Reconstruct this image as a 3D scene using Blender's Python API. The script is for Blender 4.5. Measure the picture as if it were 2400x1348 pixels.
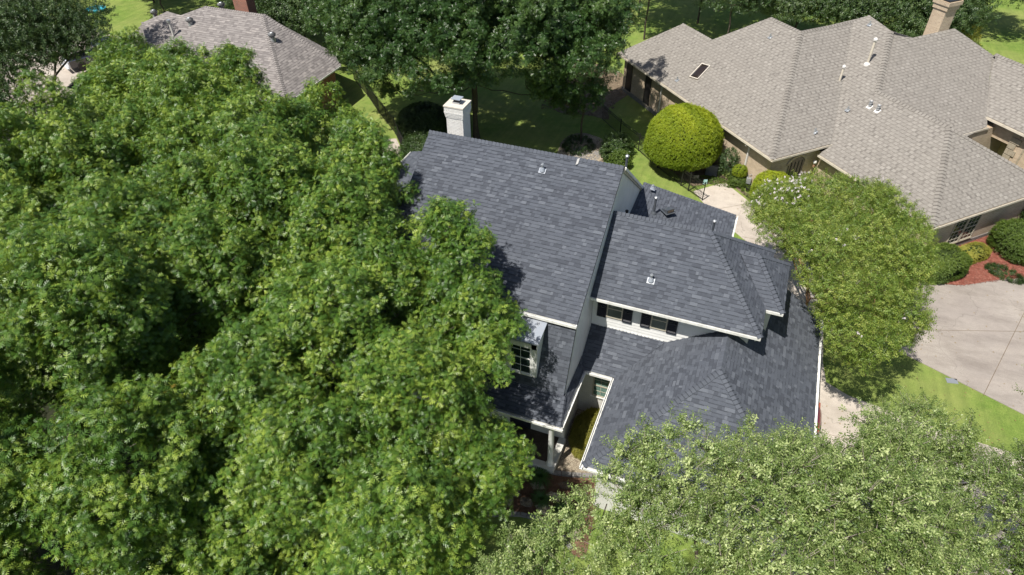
import bpy, math, random
import numpy as np
from mathutils import Vector, Matrix, Euler
from mathutils.geometry import tessellate_polygon

for o in list(bpy.data.objects): bpy.data.objects.remove(o)
S = bpy.context.scene
COL = S.collection
R2 = math.sqrt(2)

# ------------------------------------------------------------ camera
cd = bpy.data.cameras.new('camera'); cam = bpy.data.objects.new('camera', cd); COL.objects.link(cam)
cam.location = (0, 0, 23.973)
cam.rotation_euler = (Matrix.Rotation(math.radians(21.659), 3, 'Z') @ Matrix.Rotation(math.radians(90-40.877), 3, 'X')
                      @ Matrix.Rotation(math.radians(-0.665), 3, 'Z')).to_euler()
cd.sensor_width = 36; cd.sensor_fit = 'HORIZONTAL'; cd.lens = 1576.449/2400*36
cd.clip_start = 0.5; cd.clip_end = 600
S.camera = cam

# ------------------------------------------------------------ light: high sun from the viewer's side, slightly left
SUN_DIR = Vector((-0.25, -0.51, 1.0)).normalized()
SUN_ELEV = math.asin(SUN_DIR.z)
w = bpy.data.worlds.new('World'); S.world = w; w.use_nodes = True
nt = w.node_tree; bg = nt.nodes['Background']; bg.inputs[1].default_value = 0.075
sky = nt.nodes.new('ShaderNodeTexSky'); sky.sky_type = 'NISHITA'; sky.sun_disc = False
sky.sun_elevation = SUN_ELEV; sky.sun_rotation = math.atan2(SUN_DIR.x, SUN_DIR.y)
sky.air_density = 1.0; sky.dust_density = 1.5; sky.ozone_density = 1.0
nt.links.new(sky.outputs[0], bg.inputs[0])
ld = bpy.data.lights.new('sun', 'SUN'); ld.energy = 5.0; ld.angle = math.radians(0.5); ld.color = (1.0, 0.955, 0.88)
sun = bpy.data.objects.new('sun', ld); COL.objects.link(sun)
sun.rotation_euler = SUN_DIR.to_track_quat('Z', 'Y').to_euler(); sun.location = (0, 0, 60)
S.view_settings.view_transform = 'Standard'; S.view_settings.look = 'None'
S.view_settings.exposure = 0.45; S.view_settings.gamma = 1.0; S.view_settings.use_curve_mapping = False
S.cycles.max_bounces = 8; S.cycles.transparent_max_bounces = 8
S.cycles.diffuse_bounces = 3; S.cycles.glossy_bounces = 2; S.cycles.transmission_bounces = 4

# ------------------------------------------------------------ object helpers
WM = {}
def link(o, parent=None, world=None):
    """link o so that its world matrix is `world`, under parent"""
    world = world or Matrix.Identity(4)
    COL.objects.link(o)
    if parent is not None:
        o.parent = parent
        o.matrix_basis = WM[parent.name].inverted() @ world
    else:
        o.matrix_basis = world
    WM[o.name] = world
    return o
def thing(name, label, cat, loc=(0, 0, 0), group=None):
    o = bpy.data.objects.new(name, None); o.empty_display_size = .3
    link(o, None, Matrix.Translation(loc)); o['label'] = label; o['category'] = cat
    if group: o['group'] = group
    return o
def tag(o, label, cat, group=None):
    o['label'] = label; o['category'] = cat
    if group: o['group'] = group
    return o
def mesh(name, V, F, mat=None, smooth=False):
    me = bpy.data.meshes.new(name)
    me.from_pydata([tuple(map(float, v)) for v in V], [], F); me.update()
    if mat is not None:
        me.materials.append(mat)
    if smooth:
        me.polygons.foreach_set('use_smooth', [True]*len(me.polygons))
    return me
def obj(name, V, F, mat, parent=None, world=None, smooth=False, kind=None):
    o = bpy.data.objects.new(name, mesh(name, V, F, mat, smooth)); link(o, parent, world)
    if kind: o['kind'] = kind
    return o
class G:
    """collects solids, then one mesh object"""
    def __init__(s): s.V = []; s.F = []
    def add(s, V, F):
        n = len(s.V); s.V += [tuple(v) for v in V]; s.F += [tuple(i+n for i in f) for f in F]; return s
    def box(s, a, b):
        x0, y0, z0 = a; x1, y1, z1 = b
        return s.add([(x0,y0,z0),(x1,y0,z0),(x1,y1,z0),(x0,y1,z0),(x0,y0,z1),(x1,y0,z1),(x1,y1,z1),(x0,y1,z1)],
                     [(0,3,2,1),(4,5,6,7),(0,1,5,4),(1,2,6,5),(2,3,7,6),(3,0,4,7)])
    def obox(s, c, ax, ay, az):
        """box centred at c with half axes"""
        c, ax, ay, az = Vector(c), Vector(ax), Vector(ay), Vector(az)
        P = [c+ax*i+ay*j+az*k for k in (-1, 1) for (i, j) in ((-1,-1),(1,-1),(1,1),(-1,1))]
        return s.add(P, [(0,3,2,1),(4,5,6,7),(0,1,5,4),(1,2,6,5),(2,3,7,6),(3,0,4,7)])
    def beam(s, p, q, wdir, w, h):
        """bar p->q, w across (wdir), h along up-normal"""
        p, q = Vector(p), Vector(q); d = (q-p); wv = Vector(wdir); wv = (wv - d*(wv.dot(d)/d.dot(d))).normalized()
        n = d.cross(wv).normalized()
        return s.obox((p+q)/2, d/2, wv*(w/2), n*(h/2))
    def poly(s, P, th, up=Vector((0, 0, 1))):
        """slab: polygon P (ccw from above) extruded down by th"""
        n = len(P); P = [Vector(p) for p in P]; Q = [p-up*th for p in P]
        tri = tessellate_polygon([P])
        F = []
        for t in tri:
            a, b, c = (P[i] for i in t)
            F.append(tuple(t) if (b-a).cross(c-a).dot(up) > 0 else tuple(t[::-1]))
        F2 = [tuple(i+n for i in f[::-1]) for f in F]
        ar = sum(P[i].x*P[(i+1) % n].y-P[(i+1) % n].x*P[i].y for i in range(n))
        sd = [((i, i+n, (i+1) % n+n, (i+1) % n) if ar > 0 else (i, (i+1) % n, (i+1) % n+n, i+n)) for i in range(n)]
        return s.add(P+Q, F+F2+sd)
    def cyl(s, p, q, r0, r1=None, n=12, cap=True):
        p, q = Vector(p), Vector(q); r1 = r0 if r1 is None else r1
        d = (q-p).normalized(); a = d.orthogonal().normalized(); b = d.cross(a)
        V = []
        for c, r in ((p, r0), (q, r1)):
            for i in range(n):
                t = 2*math.pi*i/n; V.append(c+(a*math.cos(t)+b*math.sin(t))*r)
        F = [(i, (i+1) % n, (i+1) % n+n, i+n) for i in range(n)]
        if cap: F += [tuple(range(n))[::-1], tuple(range(n, 2*n))]
        return s.add(V, F)
    def lathe(s, c, prof, n=16):
        c = Vector(c); V = []; m = len(prof)
        for r, z in prof:
            for i in range(n):
                t = 2*math.pi*i/n; V.append((c.x+r*math.cos(t), c.y+r*math.sin(t), c.z+z))
        F = [(j*n+i, j*n+(i+1) % n, (j+1)*n+(i+1) % n, (j+1)*n+i) for j in range(m-1) for i in range(n)]
        F += [tuple(range(n))[::-1], tuple(range((m-1)*n, m*n))]
        return s.add(V, F)
    def prismx(s, prof, x0, x1):
        """profile [(y,z)] ccw seen from +x, extruded along x"""
        n = len(prof)
        V = [(x0, y, z) for y, z in prof]+[(x1, y, z) for y, z in prof]
        tri = tessellate_polygon([[Vector((y, z, 0)) for y, z in prof]])
        F = []
        for t in tri:
            a, b, c = (Vector((*prof[i], 0)) for i in t)
            f = tuple(t) if (b-a).cross(c-a).z > 0 else tuple(t[::-1])
            F.append(tuple(i+n for i in f)); F.append(f[::-1])
        ar = sum(prof[i][0]*prof[(i+1) % n][1]-prof[(i+1) % n][0]*prof[i][1] for i in range(n))
        for i in range(n):
            j = (i+1) % n
            F.append((i, j, j+n, i+n) if ar > 0 else (i, i+n, j+n, j))
        return s.add(V, F)
    def make(s, name, mat, parent=None, smooth=False, kind=None, world=None):
        return obj(name, s.V, s.F, mat, parent, world, smooth, kind)

# ------------------------------------------------------------ materials
def mat(name, base=(.5, .5, .5), rough=.8, spec=.3):
    m = bpy.data.materials.new(name); m.use_nodes = True
    b = m.node_tree.nodes['Principled BSDF']; b.inputs['Base Color'].default_value = (*base, 1)
    b.inputs['Roughness'].default_value = rough; b.inputs['Specular IOR Level'].default_value = spec
    return m
class N:
    def __init__(s, m): s.m = m; s.t = m.node_tree; s.b = s.t.nodes['Principled BSDF']
    def n(s, typ, **k):
        x = s.t.nodes.new('ShaderNode'+typ)
        for a, v in k.items():
            if a.startswith('i_'): x.inputs[a[2:].replace('_', ' ')].default_value = v
            else: setattr(x, a, v)
        return x
    def l(s, a, b): s.t.links.new(a, b)
    def pos(s, scale=(1, 1, 1), rot=(0, 0, 0)):
        g = s.n('NewGeometry'); mp = s.n('Mapping'); mp.inputs['Scale'].default_value = scale; mp.inputs['Rotation'].default_value = rot
        s.l(g.outputs['Position'], mp.inputs[0]); return mp.outputs[0]
    def noise(s, vec, scale, detail=3, rough=.6):
        x = s.n('TexNoise'); x.inputs['Scale'].default_value = scale; x.inputs['Detail'].default_value = detail
        x.inputs['Roughness'].default_value = rough; s.l(vec, x.inputs['Vector']); return x.outputs['Fac']
    def ramp(s, fac, stops, mode='LINEAR'):
        r = s.n('ValToRGB'); e = r.color_ramp.elements; r.color_ramp.interpolation = mode
        while len(e) < len(stops): e.new(.5)
        for q, (p, c) in zip(e, stops):
            q.position = p; q.color = (*c, 1) if len(c) == 3 else c
        s.l(fac, r.inputs[0]); return r.outputs[0]
    def mix(s, fac, a, b, mode='MIX'):
        x = s.n('Mix', data_type='RGBA', blend_type=mode)
        for v, i in ((fac, 0), (a, 6), (b, 7)):
            if isinstance(v, (int, float)): x.inputs[i].default_value = v
            elif isinstance(v, tuple): x.inputs[i].default_value = (*v, 1)
            else: s.l(v, x.inputs[i])
        return x.outputs[2]
    def math(s, op, a, b=0.):
        x = s.n('Math', operation=op)
        for v, i in ((a, 0), (b, 1)):
            if isinstance(v, (int, float)): x.inputs[i].default_value = v
            else: s.l(v, x.inputs[i])
        return x.outputs[0]
    def bump(s, h, strength=.4, dist=.02):
        b = s.n('Bump'); b.inputs['Strength'].default_value = strength; b.inputs['Distance'].default_value = dist
        s.l(h, b.inputs['Height']); s.l(b.outputs[0], s.b.inputs['Normal'])
    def color(s, c): s.l(c, s.b.inputs['Base Color'])

def m_shingle(name, stops, warm, rough=.92):
    m = mat(name, rough=rough, spec=.25); k = N(m); p = k.pos()
    at = k.n('Attribute', attribute_name='tone')
    c = k.ramp(at.outputs['Fac'], stops)
    g = k.noise(p, 70, 2, .8); c = k.mix(.55, c, k.ramp(g, [(.3, (.35, .35, .36)), (.72, (.8, .8, .78))]), 'OVERLAY')
    b = k.noise(p, .55, 3); c = k.mix(k.math('MULTIPLY', b, .35), c, warm, 'MIX')
    st = k.noise(k.pos((6, 6, .6)), .6, 4, .7); c = k.mix(.28, c, k.ramp(st, [(.35, (.42, .42, .42)), (.65, (.6, .6, .6))]), 'OVERLAY')
    k.color(c); k.bump(g, .5, .006); return m
M = {}
M['shingle_dark'] = m_shingle('charcoal_shingle', [(0, (.040, .045, .057)), (.3, (.066, .074, .091)), (.7, (.082, .091, .110)), (1, (.114, .125, .146))], (.080, .086, .100))
M['shingle_tan'] = m_shingle('weathered_brown_shingle', [(0, (.105, .095, .086)), (.3, (.182, .167, .150)), (.7, (.228, .211, .190)), (1, (.275, .256, .232))], (.215, .198, .176))
M['shingle_grey'] = m_shingle('weathered_grey_shingle', [(0, (.12, .108, .105)), (.35, (.19, .174, .167)), (.7, (.235, .215, .205)), (1, (.28, .255, .24))], (.215, .2, .195))
M['deck'] = mat('roof_underlay', (.03, .03, .032), .9)

def m_paint(name, c, dirt=.25, rough=.55, dcol=(.32, .30, .27), sc=1.2):
    m = mat(name, c, rough, .4); k = N(m); p = k.pos()
    a = k.noise(p, sc, 6, .7); b = k.noise(k.pos((1, 1, .15)), 5, 4, .7)
    f = k.math('MULTIPLY', k.ramp(a, [(.45, (0, 0, 0)), (.8, (1, 1, 1))]), dirt)
    f2 = k.math('MULTIPLY', k.ramp(b, [(.5, (0, 0, 0)), (.85, (1, 1, 1))]), dirt)
    col = k.mix(f, c, dcol); col = k.mix(f2, col, dcol); k.color(col); k.bump(k.noise(p, 40, 3), .15, .004); return m
M['white'] = m_paint('white_paint', (.74, .74, .72), .25)
M['trim'] = m_paint('white_gutter_metal', (.76, .76, .73), .5, .4, (.25, .24, .21), 2.2)
M['cream'] = m_paint('cream_gutter_metal', (.62, .56, .46), .5, .45, (.25, .22, .17), 2.)
M['shutter'] = m_paint('black_shutter_paint', (.018, .02, .028), .1, .5, (.05, .05, .06))
M['iron'] = m_paint('black_iron', (.012, .012, .013), .2, .45, (.04, .03, .025))
M['glass'] = mat('window_glass', (.02, .035, .03), .06, .8)
M['curtain'] = mat('glass_over_curtain', (.10, .12, .10), .12, .6)
M['screen'] = mat('dark_solar_screen', (.022, .02, .02), .35, .5)
M['frame_tan'] = m_paint('window_frame_beige', (.42, .38, .30), .15)
M['blind'] = m_paint('green_tinted_blind', (.16, .30, .24), .1)
M['galv'] = m_paint('galvanized_metal', (.42, .44, .46), .3, .35); N(M['galv']).b.inputs['Metallic'].default_value = .55
M['pipe_dark'] = m_paint('dark_painted_pipe', (.055, .065, .08), .2, .5)
M['pvc'] = m_paint('white_pipe_plastic', (.62, .60, .57), .3)
M['lead'] = m_paint('lead_flashing', (.27, .30, .35), .35, .4)

def m_brick(name, base, mortar, vary, rot=0., bw=.2, bh=.067, ms=.012, mix=.0, chips=None, bumpd=.008):
    """masonry on vertical faces: u runs along the wall, v is height"""
    m = mat(name, base, .85, .25); k = N(m)
    g = k.n('NewGeometry'); sep = k.n('SeparateXYZ'); k.l(g.outputs['Position'], sep.inputs[0])
    c, s_ = math.cos(rot), math.sin(rot)
    ua = k.math('ADD', k.math('MULTIPLY', sep.outputs[0], c), k.math('MULTIPLY', sep.outputs[1], s_))
    ub = k.math('ADD', k.math('MULTIPLY', sep.outputs[0], -s_), k.math('MULTIPLY', sep.outputs[1], c))
    nv = k.n('VectorMath', operation='DOT_PRODUCT'); k.l(g.outputs['True Normal'], nv.inputs[0]); nv.inputs[1].default_value = (c, s_, 0)
    pick = k.math('GREATER_THAN', k.math('ABSOLUTE', nv.outputs['Value']), .7)
    u = k.math('ADD', k.math('MULTIPLY', ub, pick), k.math('MULTIPLY', ua, k.math('SUBTRACT', 1., pick)))
    cv = k.n('CombineXYZ'); k.l(u, cv.inputs[0]); k.l(sep.outputs[2], cv.inputs[1])
    br = k.n('TexBrick'); k.l(cv.outputs[0], br.inputs['Vector'])
    br.inputs['Scale'].default_value = 1; br.inputs['Brick Width'].default_value = bw; br.inputs['Row Height'].default_value = bh
    br.inputs['Mortar Size'].default_value = ms; br.inputs['Mortar Smooth'].default_value = .3; br.inputs['Bias'].default_value = 0
    br.inputs['Color1'].default_value = (*base, 1); br.inputs['Color2'].default_value = (*vary, 1); br.inputs['Mortar'].default_value = (*mortar, 1)
    p = k.pos(); col = br.outputs['Color']
    nz = k.noise(p, 1.3, 5, .7); col = k.mix(.5, col, k.ramp(nz, [(.3, (.38, .37, .36)), (.7, (.62, .62, .62))]), 'OVERLAY')
    if chips:
        ch = k.ramp(k.noise(k.pos((1, 1, 2.2)), 5.5, 4, .75), [(.64, (0, 0, 0)), (.68, (1, 1, 1))])
        col = k.mix(ch, col, chips)
    k.color(col); hgt = k.math('SUBTRACT', k.math('ADD', k.math('MULTIPLY', k.noise(p, 50, 2), .25), 1.), br.outputs['Fac'])
    k.bump(hgt, .7, bumpd); return m
M['brick_tan'] = m_brick('tan_brick', (.50, .39, .27), (.52, .46, .37), (.38, .28, .19), math.radians(-45))
M['brick_red'] = m_brick('red_brick', (.30, .075, .045), (.35, .28, .22), (.18, .045, .03))
M['brick_white'] = m_brick('white_painted_brick', (.66, .65, .61), (.56, .55, .51), (.61, .60, .56), chips=(.12, .09, .075))
M['brick_cap'] = m_paint('white_painted_brick_face', (.70, .69, .66), .35, .85, (.42, .36, .30), 6)

def m_ground(name, stops, scale, bumpd=.03, fine=40, rough=.95, big=None, tint=None, streak=0, stain=0):
    m = mat(name, rough=rough, spec=.15); k = N(m); p = k.pos()
    f = k.noise(p, scale, 8, .75); c = k.ramp(f, stops)
    g = k.noise(p, fine, 3, .8); c = k.mix(.6, c, k.ramp(g, [(.28, (.25, .25, .25)), (.74, (.8, .8, .8))]), 'OVERLAY')
    if big:
        b = k.noise(p, big[0], 4, .6); c = k.mix(k.ramp(b, [(.42, (0, 0, 0)), (.66, (1, 1, 1))]), c, k.mix(.75, c, big[1]))
    if streak:
        a_ = k.noise(k.pos((2.6, .22, 1), (0, 0, math.radians(38))), 1., 4, .65); c = k.mix(streak, c, k.ramp(a_, [(.3, (.30, .32, .28)), (.7, (.72, .70, .62))]), 'OVERLAY')
        b_ = k.noise(p, 7, 3, .7); c = k.mix(k.math('MULTIPLY', k.ramp(b_, [(.62, (0, 0, 0)), (.75, (1, 1, 1))]), .55), c, (.30, .29, .13))
    if stain:
        a_ = k.noise(k.pos((.35, 1.1, 1), (0, 0, math.radians(-50))), .8, 6, .7); c = k.mix(stain, c, k.ramp(a_, [(.35, (.26, .25, .24)), (.52, (.5, .5, .5)), (.7, (.66, .65, .64))]), 'OVERLAY')
        v_ = k.n('TexVoronoi', feature='DISTANCE_TO_EDGE'); v_.inputs['Scale'].default_value = .16
        wv = k.n('VectorMath', operation='ADD'); k.l(p, wv.inputs[0]); nz_ = k.n('TexNoise'); nz_.inputs['Scale'].default_value = 1.3; k.l(p, nz_.inputs['Vector']); k.l(nz_.outputs['Color'], wv.inputs[1]); k.l(wv.outputs[0], v_.inputs['Vector'])
        c = k.mix(k.ramp(v_.outputs['Distance'], [(.0, (.5, .5, .5)), (.004, (0, 0, 0))]), c, (.16, .14, .12))
        o_ = k.noise(p, 2.6, 2, .5); c = k.mix(k.ramp(o_, [(.70, (0, 0, 0)), (.78, (.45, .45, .45))]), c, (.15, .135, .12))
    k.color(c); k.bump(g, .8, bumpd); return m
M['grass'] = m_ground('lawn_grass', [(.25, (.085, .135, .026)), (.42, (.125, .195, .038)), (.58, (.17, .235, .052)), (.78, (.26, .28, .09))], 1.4, .06, 18, big=(.16, (.25, .27, .09)), streak=.35)
M['concrete'] = m_ground('drive_concrete', [(.25, (.36, .315, .265)), (.5, (.45, .40, .345)), (.75, (.50, .45, .385))], .9, .004, 60, big=(.3, (.34, .295, .25)), stain=.25)
M['ndrive'] = m_ground('stained_concrete', [(.25, (.235, .205, .18)), (.5, (.31, .275, .24)), (.75, (.37, .335, .295))], .5, .004, 45, big=(.17, (.25, .22, .20)), stain=.4)
M['mulch'] = m_ground('brown_mulch', [(.25, (.085, .05, .032)), (.5, (.165, .095, .062)), (.75, (.27, .165, .11))], 6, .06, 28)
M['redmulch'] = m_ground('red_mulch', [(.25, (.17, .05, .035)), (.5, (.26, .092, .065)), (.75, (.38, .20, .15))], 7, .05, 30)
M['dirt'] = m_ground('bare_dirt', [(.25, (.10, .075, .05)), (.5, (.17, .13, .09)), (.75, (.26, .21, .15))], 3, .04, 30)
M['dirtshade'] = m_ground('soil_with_painted_shade', [(.25, (.015, .018, .010)), (.5, (.028, .032, .016)), (.75, (.045, .045, .025))], 3, .04, 30)  # soil tone taken near black: canopy shade put into the colour
M['stone'] = m_ground('limestone', [(.25, (.24, .20, .145)), (.5, (.34, .295, .22)), (.75, (.44, .39, .30))], 5, .02, 40)
M['gravelbase'] = m_ground('gravel_bed', [(.25, (.12, .09, .065)), (.5, (.20, .16, .12)), (.75, (.3, .25, .2))], 12, .03, 40)
M['curbstone'] = m_ground('grey_edging_stone', [(.25, (.13, .125, .12)), (.5, (.21, .2, .19)), (.75, (.3, .285, .27))], 7, .02, 50)
M['rock'] = m_ground('dark_rock', [(.25, (.08, .065, .05)), (.5, (.15, .12, .09)), (.75, (.26, .21, .15))], 8, .04, 30)
M['bark'] = m_ground('bark', [(.25, (.045, .036, .028)), (.5, (.085, .07, .055)), (.75, (.14, .12, .10))], 9, .03, 50)
M['bark_red'] = m_ground('smooth_tan_bark', [(.25, (.15, .085, .05)), (.5, (.26, .15, .09)), (.75, (.38, .26, .18))], 5, .01, 30)
M['twig'] = m_ground('grey_twig', [(.25, (.14, .12, .10)), (.5, (.24, .21, .18)), (.75, (.34, .3, .26))], 9, .01, 50)
M['crown'] = m_paint('chimney_crown_mortar', (.58, .53, .46), .5, .85, (.35, .30, .24), 3)
M['slab'] = m_ground('porch_floor_brown', [(.25, (.045, .035, .03)), (.5, (.07, .055, .045)), (.75, (.11, .09, .075))], 3, .004, 50)
M['pinkcol'] = mat('pink_blossom', (.62, .10, .14), .7)
M['petal'] = mat('white_blossom', (.80, .72, .76), .7)
def m_carpaint(name, c):
    m = mat(name, c, .25, .6); m.node_tree.nodes['Principled BSDF'].inputs['Coat Weight'].default_value = .8; return m

def m_leaf(name, dark, mid, light, trans=.35, rough=.42, dead=None):
    m = mat(name, mid, rough, .5); k = N(m)
    ti = k.n('Attribute', attribute_type='INSTANCER', attribute_name='tint'); lv = k.n('Attribute', attribute_name='lv')
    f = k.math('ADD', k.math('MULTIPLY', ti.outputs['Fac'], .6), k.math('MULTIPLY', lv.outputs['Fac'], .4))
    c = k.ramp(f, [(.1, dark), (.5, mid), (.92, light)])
    if dead: c = k.mix(k.ramp(k.math('MULTIPLY', ti.outputs['Fac'], lv.outputs['Fac']), [(.93, (0, 0, 0)), (.95, (1, 1, 1))]), c, dead)
    k.color(c); tr = k.n('BsdfTranslucent'); mixs = k.n('MixShader'); mixs.inputs[0].default_value = trans
    tc = k.mix(.6, c, (light[0]*1.25, light[1]*1.3, light[2]*.8)); k.l(tc, tr.inputs[0])
    out = k.t.nodes['Material Output']; k.l(k.b.outputs[0], mixs.inputs[1]); k.l(tr.outputs[0], mixs.inputs[2]); k.l(mixs.outputs[0], out.inputs[0])
    return m
M['leaf_oak'] = m_leaf('oak_leaf', (.026, .074, .013), (.084, .172, .023), (.32, .41, .062), .24, .42, (.22, .09, .02))
M['leaf_cen'] = m_leaf('dark_oak_leaf', (.024, .062, .016), (.050, .108, .026), (.12, .19, .05), .3, .34)
M['leaf_live'] = m_leaf('live_oak_leaf', (.06, .112, .028), (.165, .235, .062), (.50, .56, .25), .30, .40)
M['leaf_myr'] = m_leaf('myrtle_leaf', (.075, .14, .022), (.15, .23, .036), (.37, .41, .09), .34, .45)
M['leaf_dark'] = m_leaf('evergreen_leaf', (.022, .048, .014), (.045, .088, .022), (.11, .16, .05), .28, .42)
M['leaf_top'] = m_leaf('yellow_green_shrub_leaf', (.11, .18, .012), (.23, .31, .015), (.46, .50, .025), .35, .5)
M['leaf_hedge'] = m_leaf('hedge_leaf', (.045, .09, .014), (.09, .15, .022), (.18, .24, .04), .3, .45)
M['leaf_yel'] = m_leaf('yellow_hedge_leaf', (.20, .22, .03), (.32, .32, .05), (.48, .44, .10), .3, .5)
M['leaf_jun'] = m_leaf('olive_juniper_leaf', (.13, .13, .02), (.24, .23, .035), (.42, .38, .07), .3, .6)
M['leaf_grass'] = m_leaf('grass_blade', (.05, .12, .02), (.09, .19, .035), (.16, .26, .06), .3, .5)
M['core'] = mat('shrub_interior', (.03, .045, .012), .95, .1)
# ------------------------------------------------------------ shingled roofs
def clip_poly(sub, clipc):
    """Sutherland-Hodgman, clip polygon convex ccw"""
    out = sub
    n = len(clipc)
    for i in range(n):
        ax, ay = clipc[i]; bx, by = clipc[(i+1) % n]; ex, ey = bx-ax, by-ay
        inp = out; out = []
        if not inp: break
        px, py = inp[-1]; dp = ex*(py-ay)-ey*(px-ax)
        for qx, qy in inp:
            dq = ex*(qy-ay)-ey*(qx-ax)
            if (dq >= 0) != (dp >= 0):
                t = dp/(dp-dq); out.append((px+(qx-px)*t, py+(qy-py)*t))
            if dq >= 0: out.append((qx, qy))
            px, py, dp = qx, qy, dq
    return out
def is_convex(P):
    n = len(P)
    return all((P[(i+1) % n][0]-P[i][0])*(P[(i+2) % n][1]-P[(i+1) % n][1])-(P[(i+1) % n][1]-P[i][1])*(P[(i+2) % n][0]-P[(i+1) % n][0]) > -1e-6 for i in range(n))
WQ = (.10, .15, .21, .28, .36)
class Roof:
    def __init__(s, house, mat_, expo=.143, seed=1, regular=False, wq=WQ, lift=(.010, .024), bandtone=.0):
        s.house = house; s.mat = mat_; s.expo = expo; s.rng = random.Random(seed); s.tabs = []; s.deck = G(); s.caps = []
        s.regular = regular; s.wq = wq; s.lift = lift; s.bandtone = bandtone
    def facet(s, verts, over=0.0):
        P = [Vector(v) for v in verts]; n = Vector((0, 0, 0))
        for i in range(len(P)):
            n += P[i].cross(P[(i+1) % len(P)])
        if n.z < 0: n = -n; P = P[::-1]
        n.normalize()
        e = Vector((0, 0, 1)).cross(n).normalized()       # horizontal
        up = n.cross(e)
        if up.z < 0: up = -up; e = -e
        O = min(P, key=lambda p: p.z)
        uv = [((p-O).dot(e), (p-O).dot(up)) for p in P]
        ar = sum(uv[i][0]*uv[(i+1) % len(uv)][1]-uv[(i+1) % len(uv)][0]*uv[i][1] for i in range(len(uv)))
        if ar < 0: uv = uv[::-1]
        s.deck.poly(P, .10, n)
        pieces = [uv] if is_convex(uv) else [[uv[i] for i in t] for t in tessellate_polygon([[Vector((*q, 0)) for q in uv]])]
        fix = []
        for pc in pieces:
            a = sum(pc[i][0]*pc[(i+1) % len(pc)][1]-pc[(i+1) % len(pc)][0]*pc[i][1] for i in range(len(pc)))
            fix.append(pc if a > 0 else pc[::-1])
        a0 = min(q[0] for q in uv); a1 = max(q[0] for q in uv); b1 = max(q[1] for q in uv)
        row = 0; b = -.02
        while b < b1:
            a = a0-s.rng.uniform(0, .3) if not s.regular else a0-(row % 2)*s.wq[0]*.5-.02*s.rng.random()-s.wq[0]
            k = 0; raised = s.rng.random() < .5
            while a < a1:
                if s.regular:
                    wd = s.wq[k % len(s.wq)]; raised = (k % 2 == 0)
                    tone = min(4, max(0, round(s.rng.gauss(2.6 if raised else 1.0, .5))))
                else:
                    wd = s.rng.choice(s.wq); raised = not raised if s.rng.random() < .82 else raised
                    r = s.rng.random()
                    tone = (0 if r < .13 else 1 if r < .42 else 2 if r < .76 else 3 if r < .91 else 4)
                    if not raised: tone = max(0, tone-1) if s.rng.random() < .5 else tone
                band = s.expo*(.24 if not raised else .07)  # dark top band: printed shadow line plus painted shade below raised tabs
                for (b_, hh, tn_) in ((b, s.expo-band, tone), (b+s.expo-band, band, -1)):
                    rect = [(a, b_), (a+wd, b_), (a+wd, b_+hh), (a, b_+hh)]
                    got = []
                    for pc in fix:
                        c = clip_poly(rect, pc)
                        if len(c) > 2:
                            A = abs(sum(c[i][0]*c[(i+1) % len(c)][1]-c[(i+1) % len(c)][0]*c[i][1] for i in range(len(c))))/2
                            if A < 1e-4: continue
                            got.append((c, len(c) == 4 and A > wd*hh*.999))
                    for c, full in got: s.tabs.append((O, e, up, n, c, b, wd, raised, tn_, full and tn_ >= 0))
                a += wd; k += 1
            b += s.expo; row += 1
    def cap(s, A, B, d1, d2, wid=.15, step=.16):
        """ridge or hip caps laid from A (low/start) to B; d1,d2 = directions down the two slopes"""
        A, B = Vector(A), Vector(B); L = (B-A).length; t = (B-A).normalized()
        def perp(d):
            d = Vector(d); d = d-t*d.dot(t); return d.normalized()
        s.caps.append((A, B, t, perp(d1), perp(d2), wid, step, L))
    def build(s, individuals=0, cap_parts=True):
        roof = s.deck.make('roof', M['deck'], s.house)
        s.roof = roof
        camp = Vector(cam.location)
        full = [i for i, t in enumerate(s.tabs) if t[9]]
        chosen = set()
        if individuals:
            def score(i):
                O, e, up, n, c, b = s.tabs[i][:6]; p = O+e*(c[0][0])+up*b; d = camp-p
                x, y = view_uv(p)
                if not (0 < x < 1 and 0 < y < 1): return 1e9
                if hidden_spot is not None and hidden_spot(x, y): return 1e8
                return d.length/max(.05, abs(n.dot(d.normalized())))/s.tabs[i][6]**.5
            full.sort(key=score); chosen = set(full[:individuals])
        V = []; F = []; tone = []; cache = {}
        for i, (O, e, up, n, c, b, wd, raised, tn, fl) in enumerate(s.tabs):
            h0 = s.lift[1] if raised else s.lift[0]
            tv = (tn+.5)/5. if tn >= 0 else s.bandtone
            if i in chosen:
                key = (wd, raised, tn)
                if key not in cache:
                    HF = .93 if raised else .76; HT = .003+(h0-.003)*(1-HF)
                    me = mesh('shingle', [(0,0,h0),(wd,0,h0),(wd,s.expo*HF,HT),(0,s.expo*HF,HT),(0,0,-.004),(wd,0,-.004),(wd,s.expo*HF,-.004),(0,s.expo*HF,-.004)],
                              [(0,1,2,3),(4,5,1,0),(5,6,2,1),(7,4,0,3)], s.mat)
                    at = me.attributes.new('tone', 'FLOAT', 'POINT'); at.data.foreach_set('value', [tv]*8); cache[key] = me
                o = bpy.data.objects.new('shingle', cache[key]); p = O+e*c[0][0]+up*b
                link(o, roof, Matrix(((e.x, up.x, n.x, p.x), (e.y, up.y, n.y, p.y), (e.z, up.z, n.z, p.z), (0, 0, 0, 1))) if e.cross(up).dot(n) > 0 else
                     Matrix(((-e.x, up.x, n.x, (p+e*wd).x), (-e.y, up.y, n.y, (p+e*wd).y), (-e.z, up.z, n.z, (p+e*wd).z), (0, 0, 0, 1))))
                continue
            m0 = len(V); k = len(c)
            flip = e.cross(up).dot(n) < 0
            for (u, v) in c:
                h = .003+(h0-.003)*(1-(v-b)/s.expo); V.append(O+e*u+up*v+n*h)
            for (u, v) in c: V.append(O+e*u+up*v-n*.004)
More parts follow.
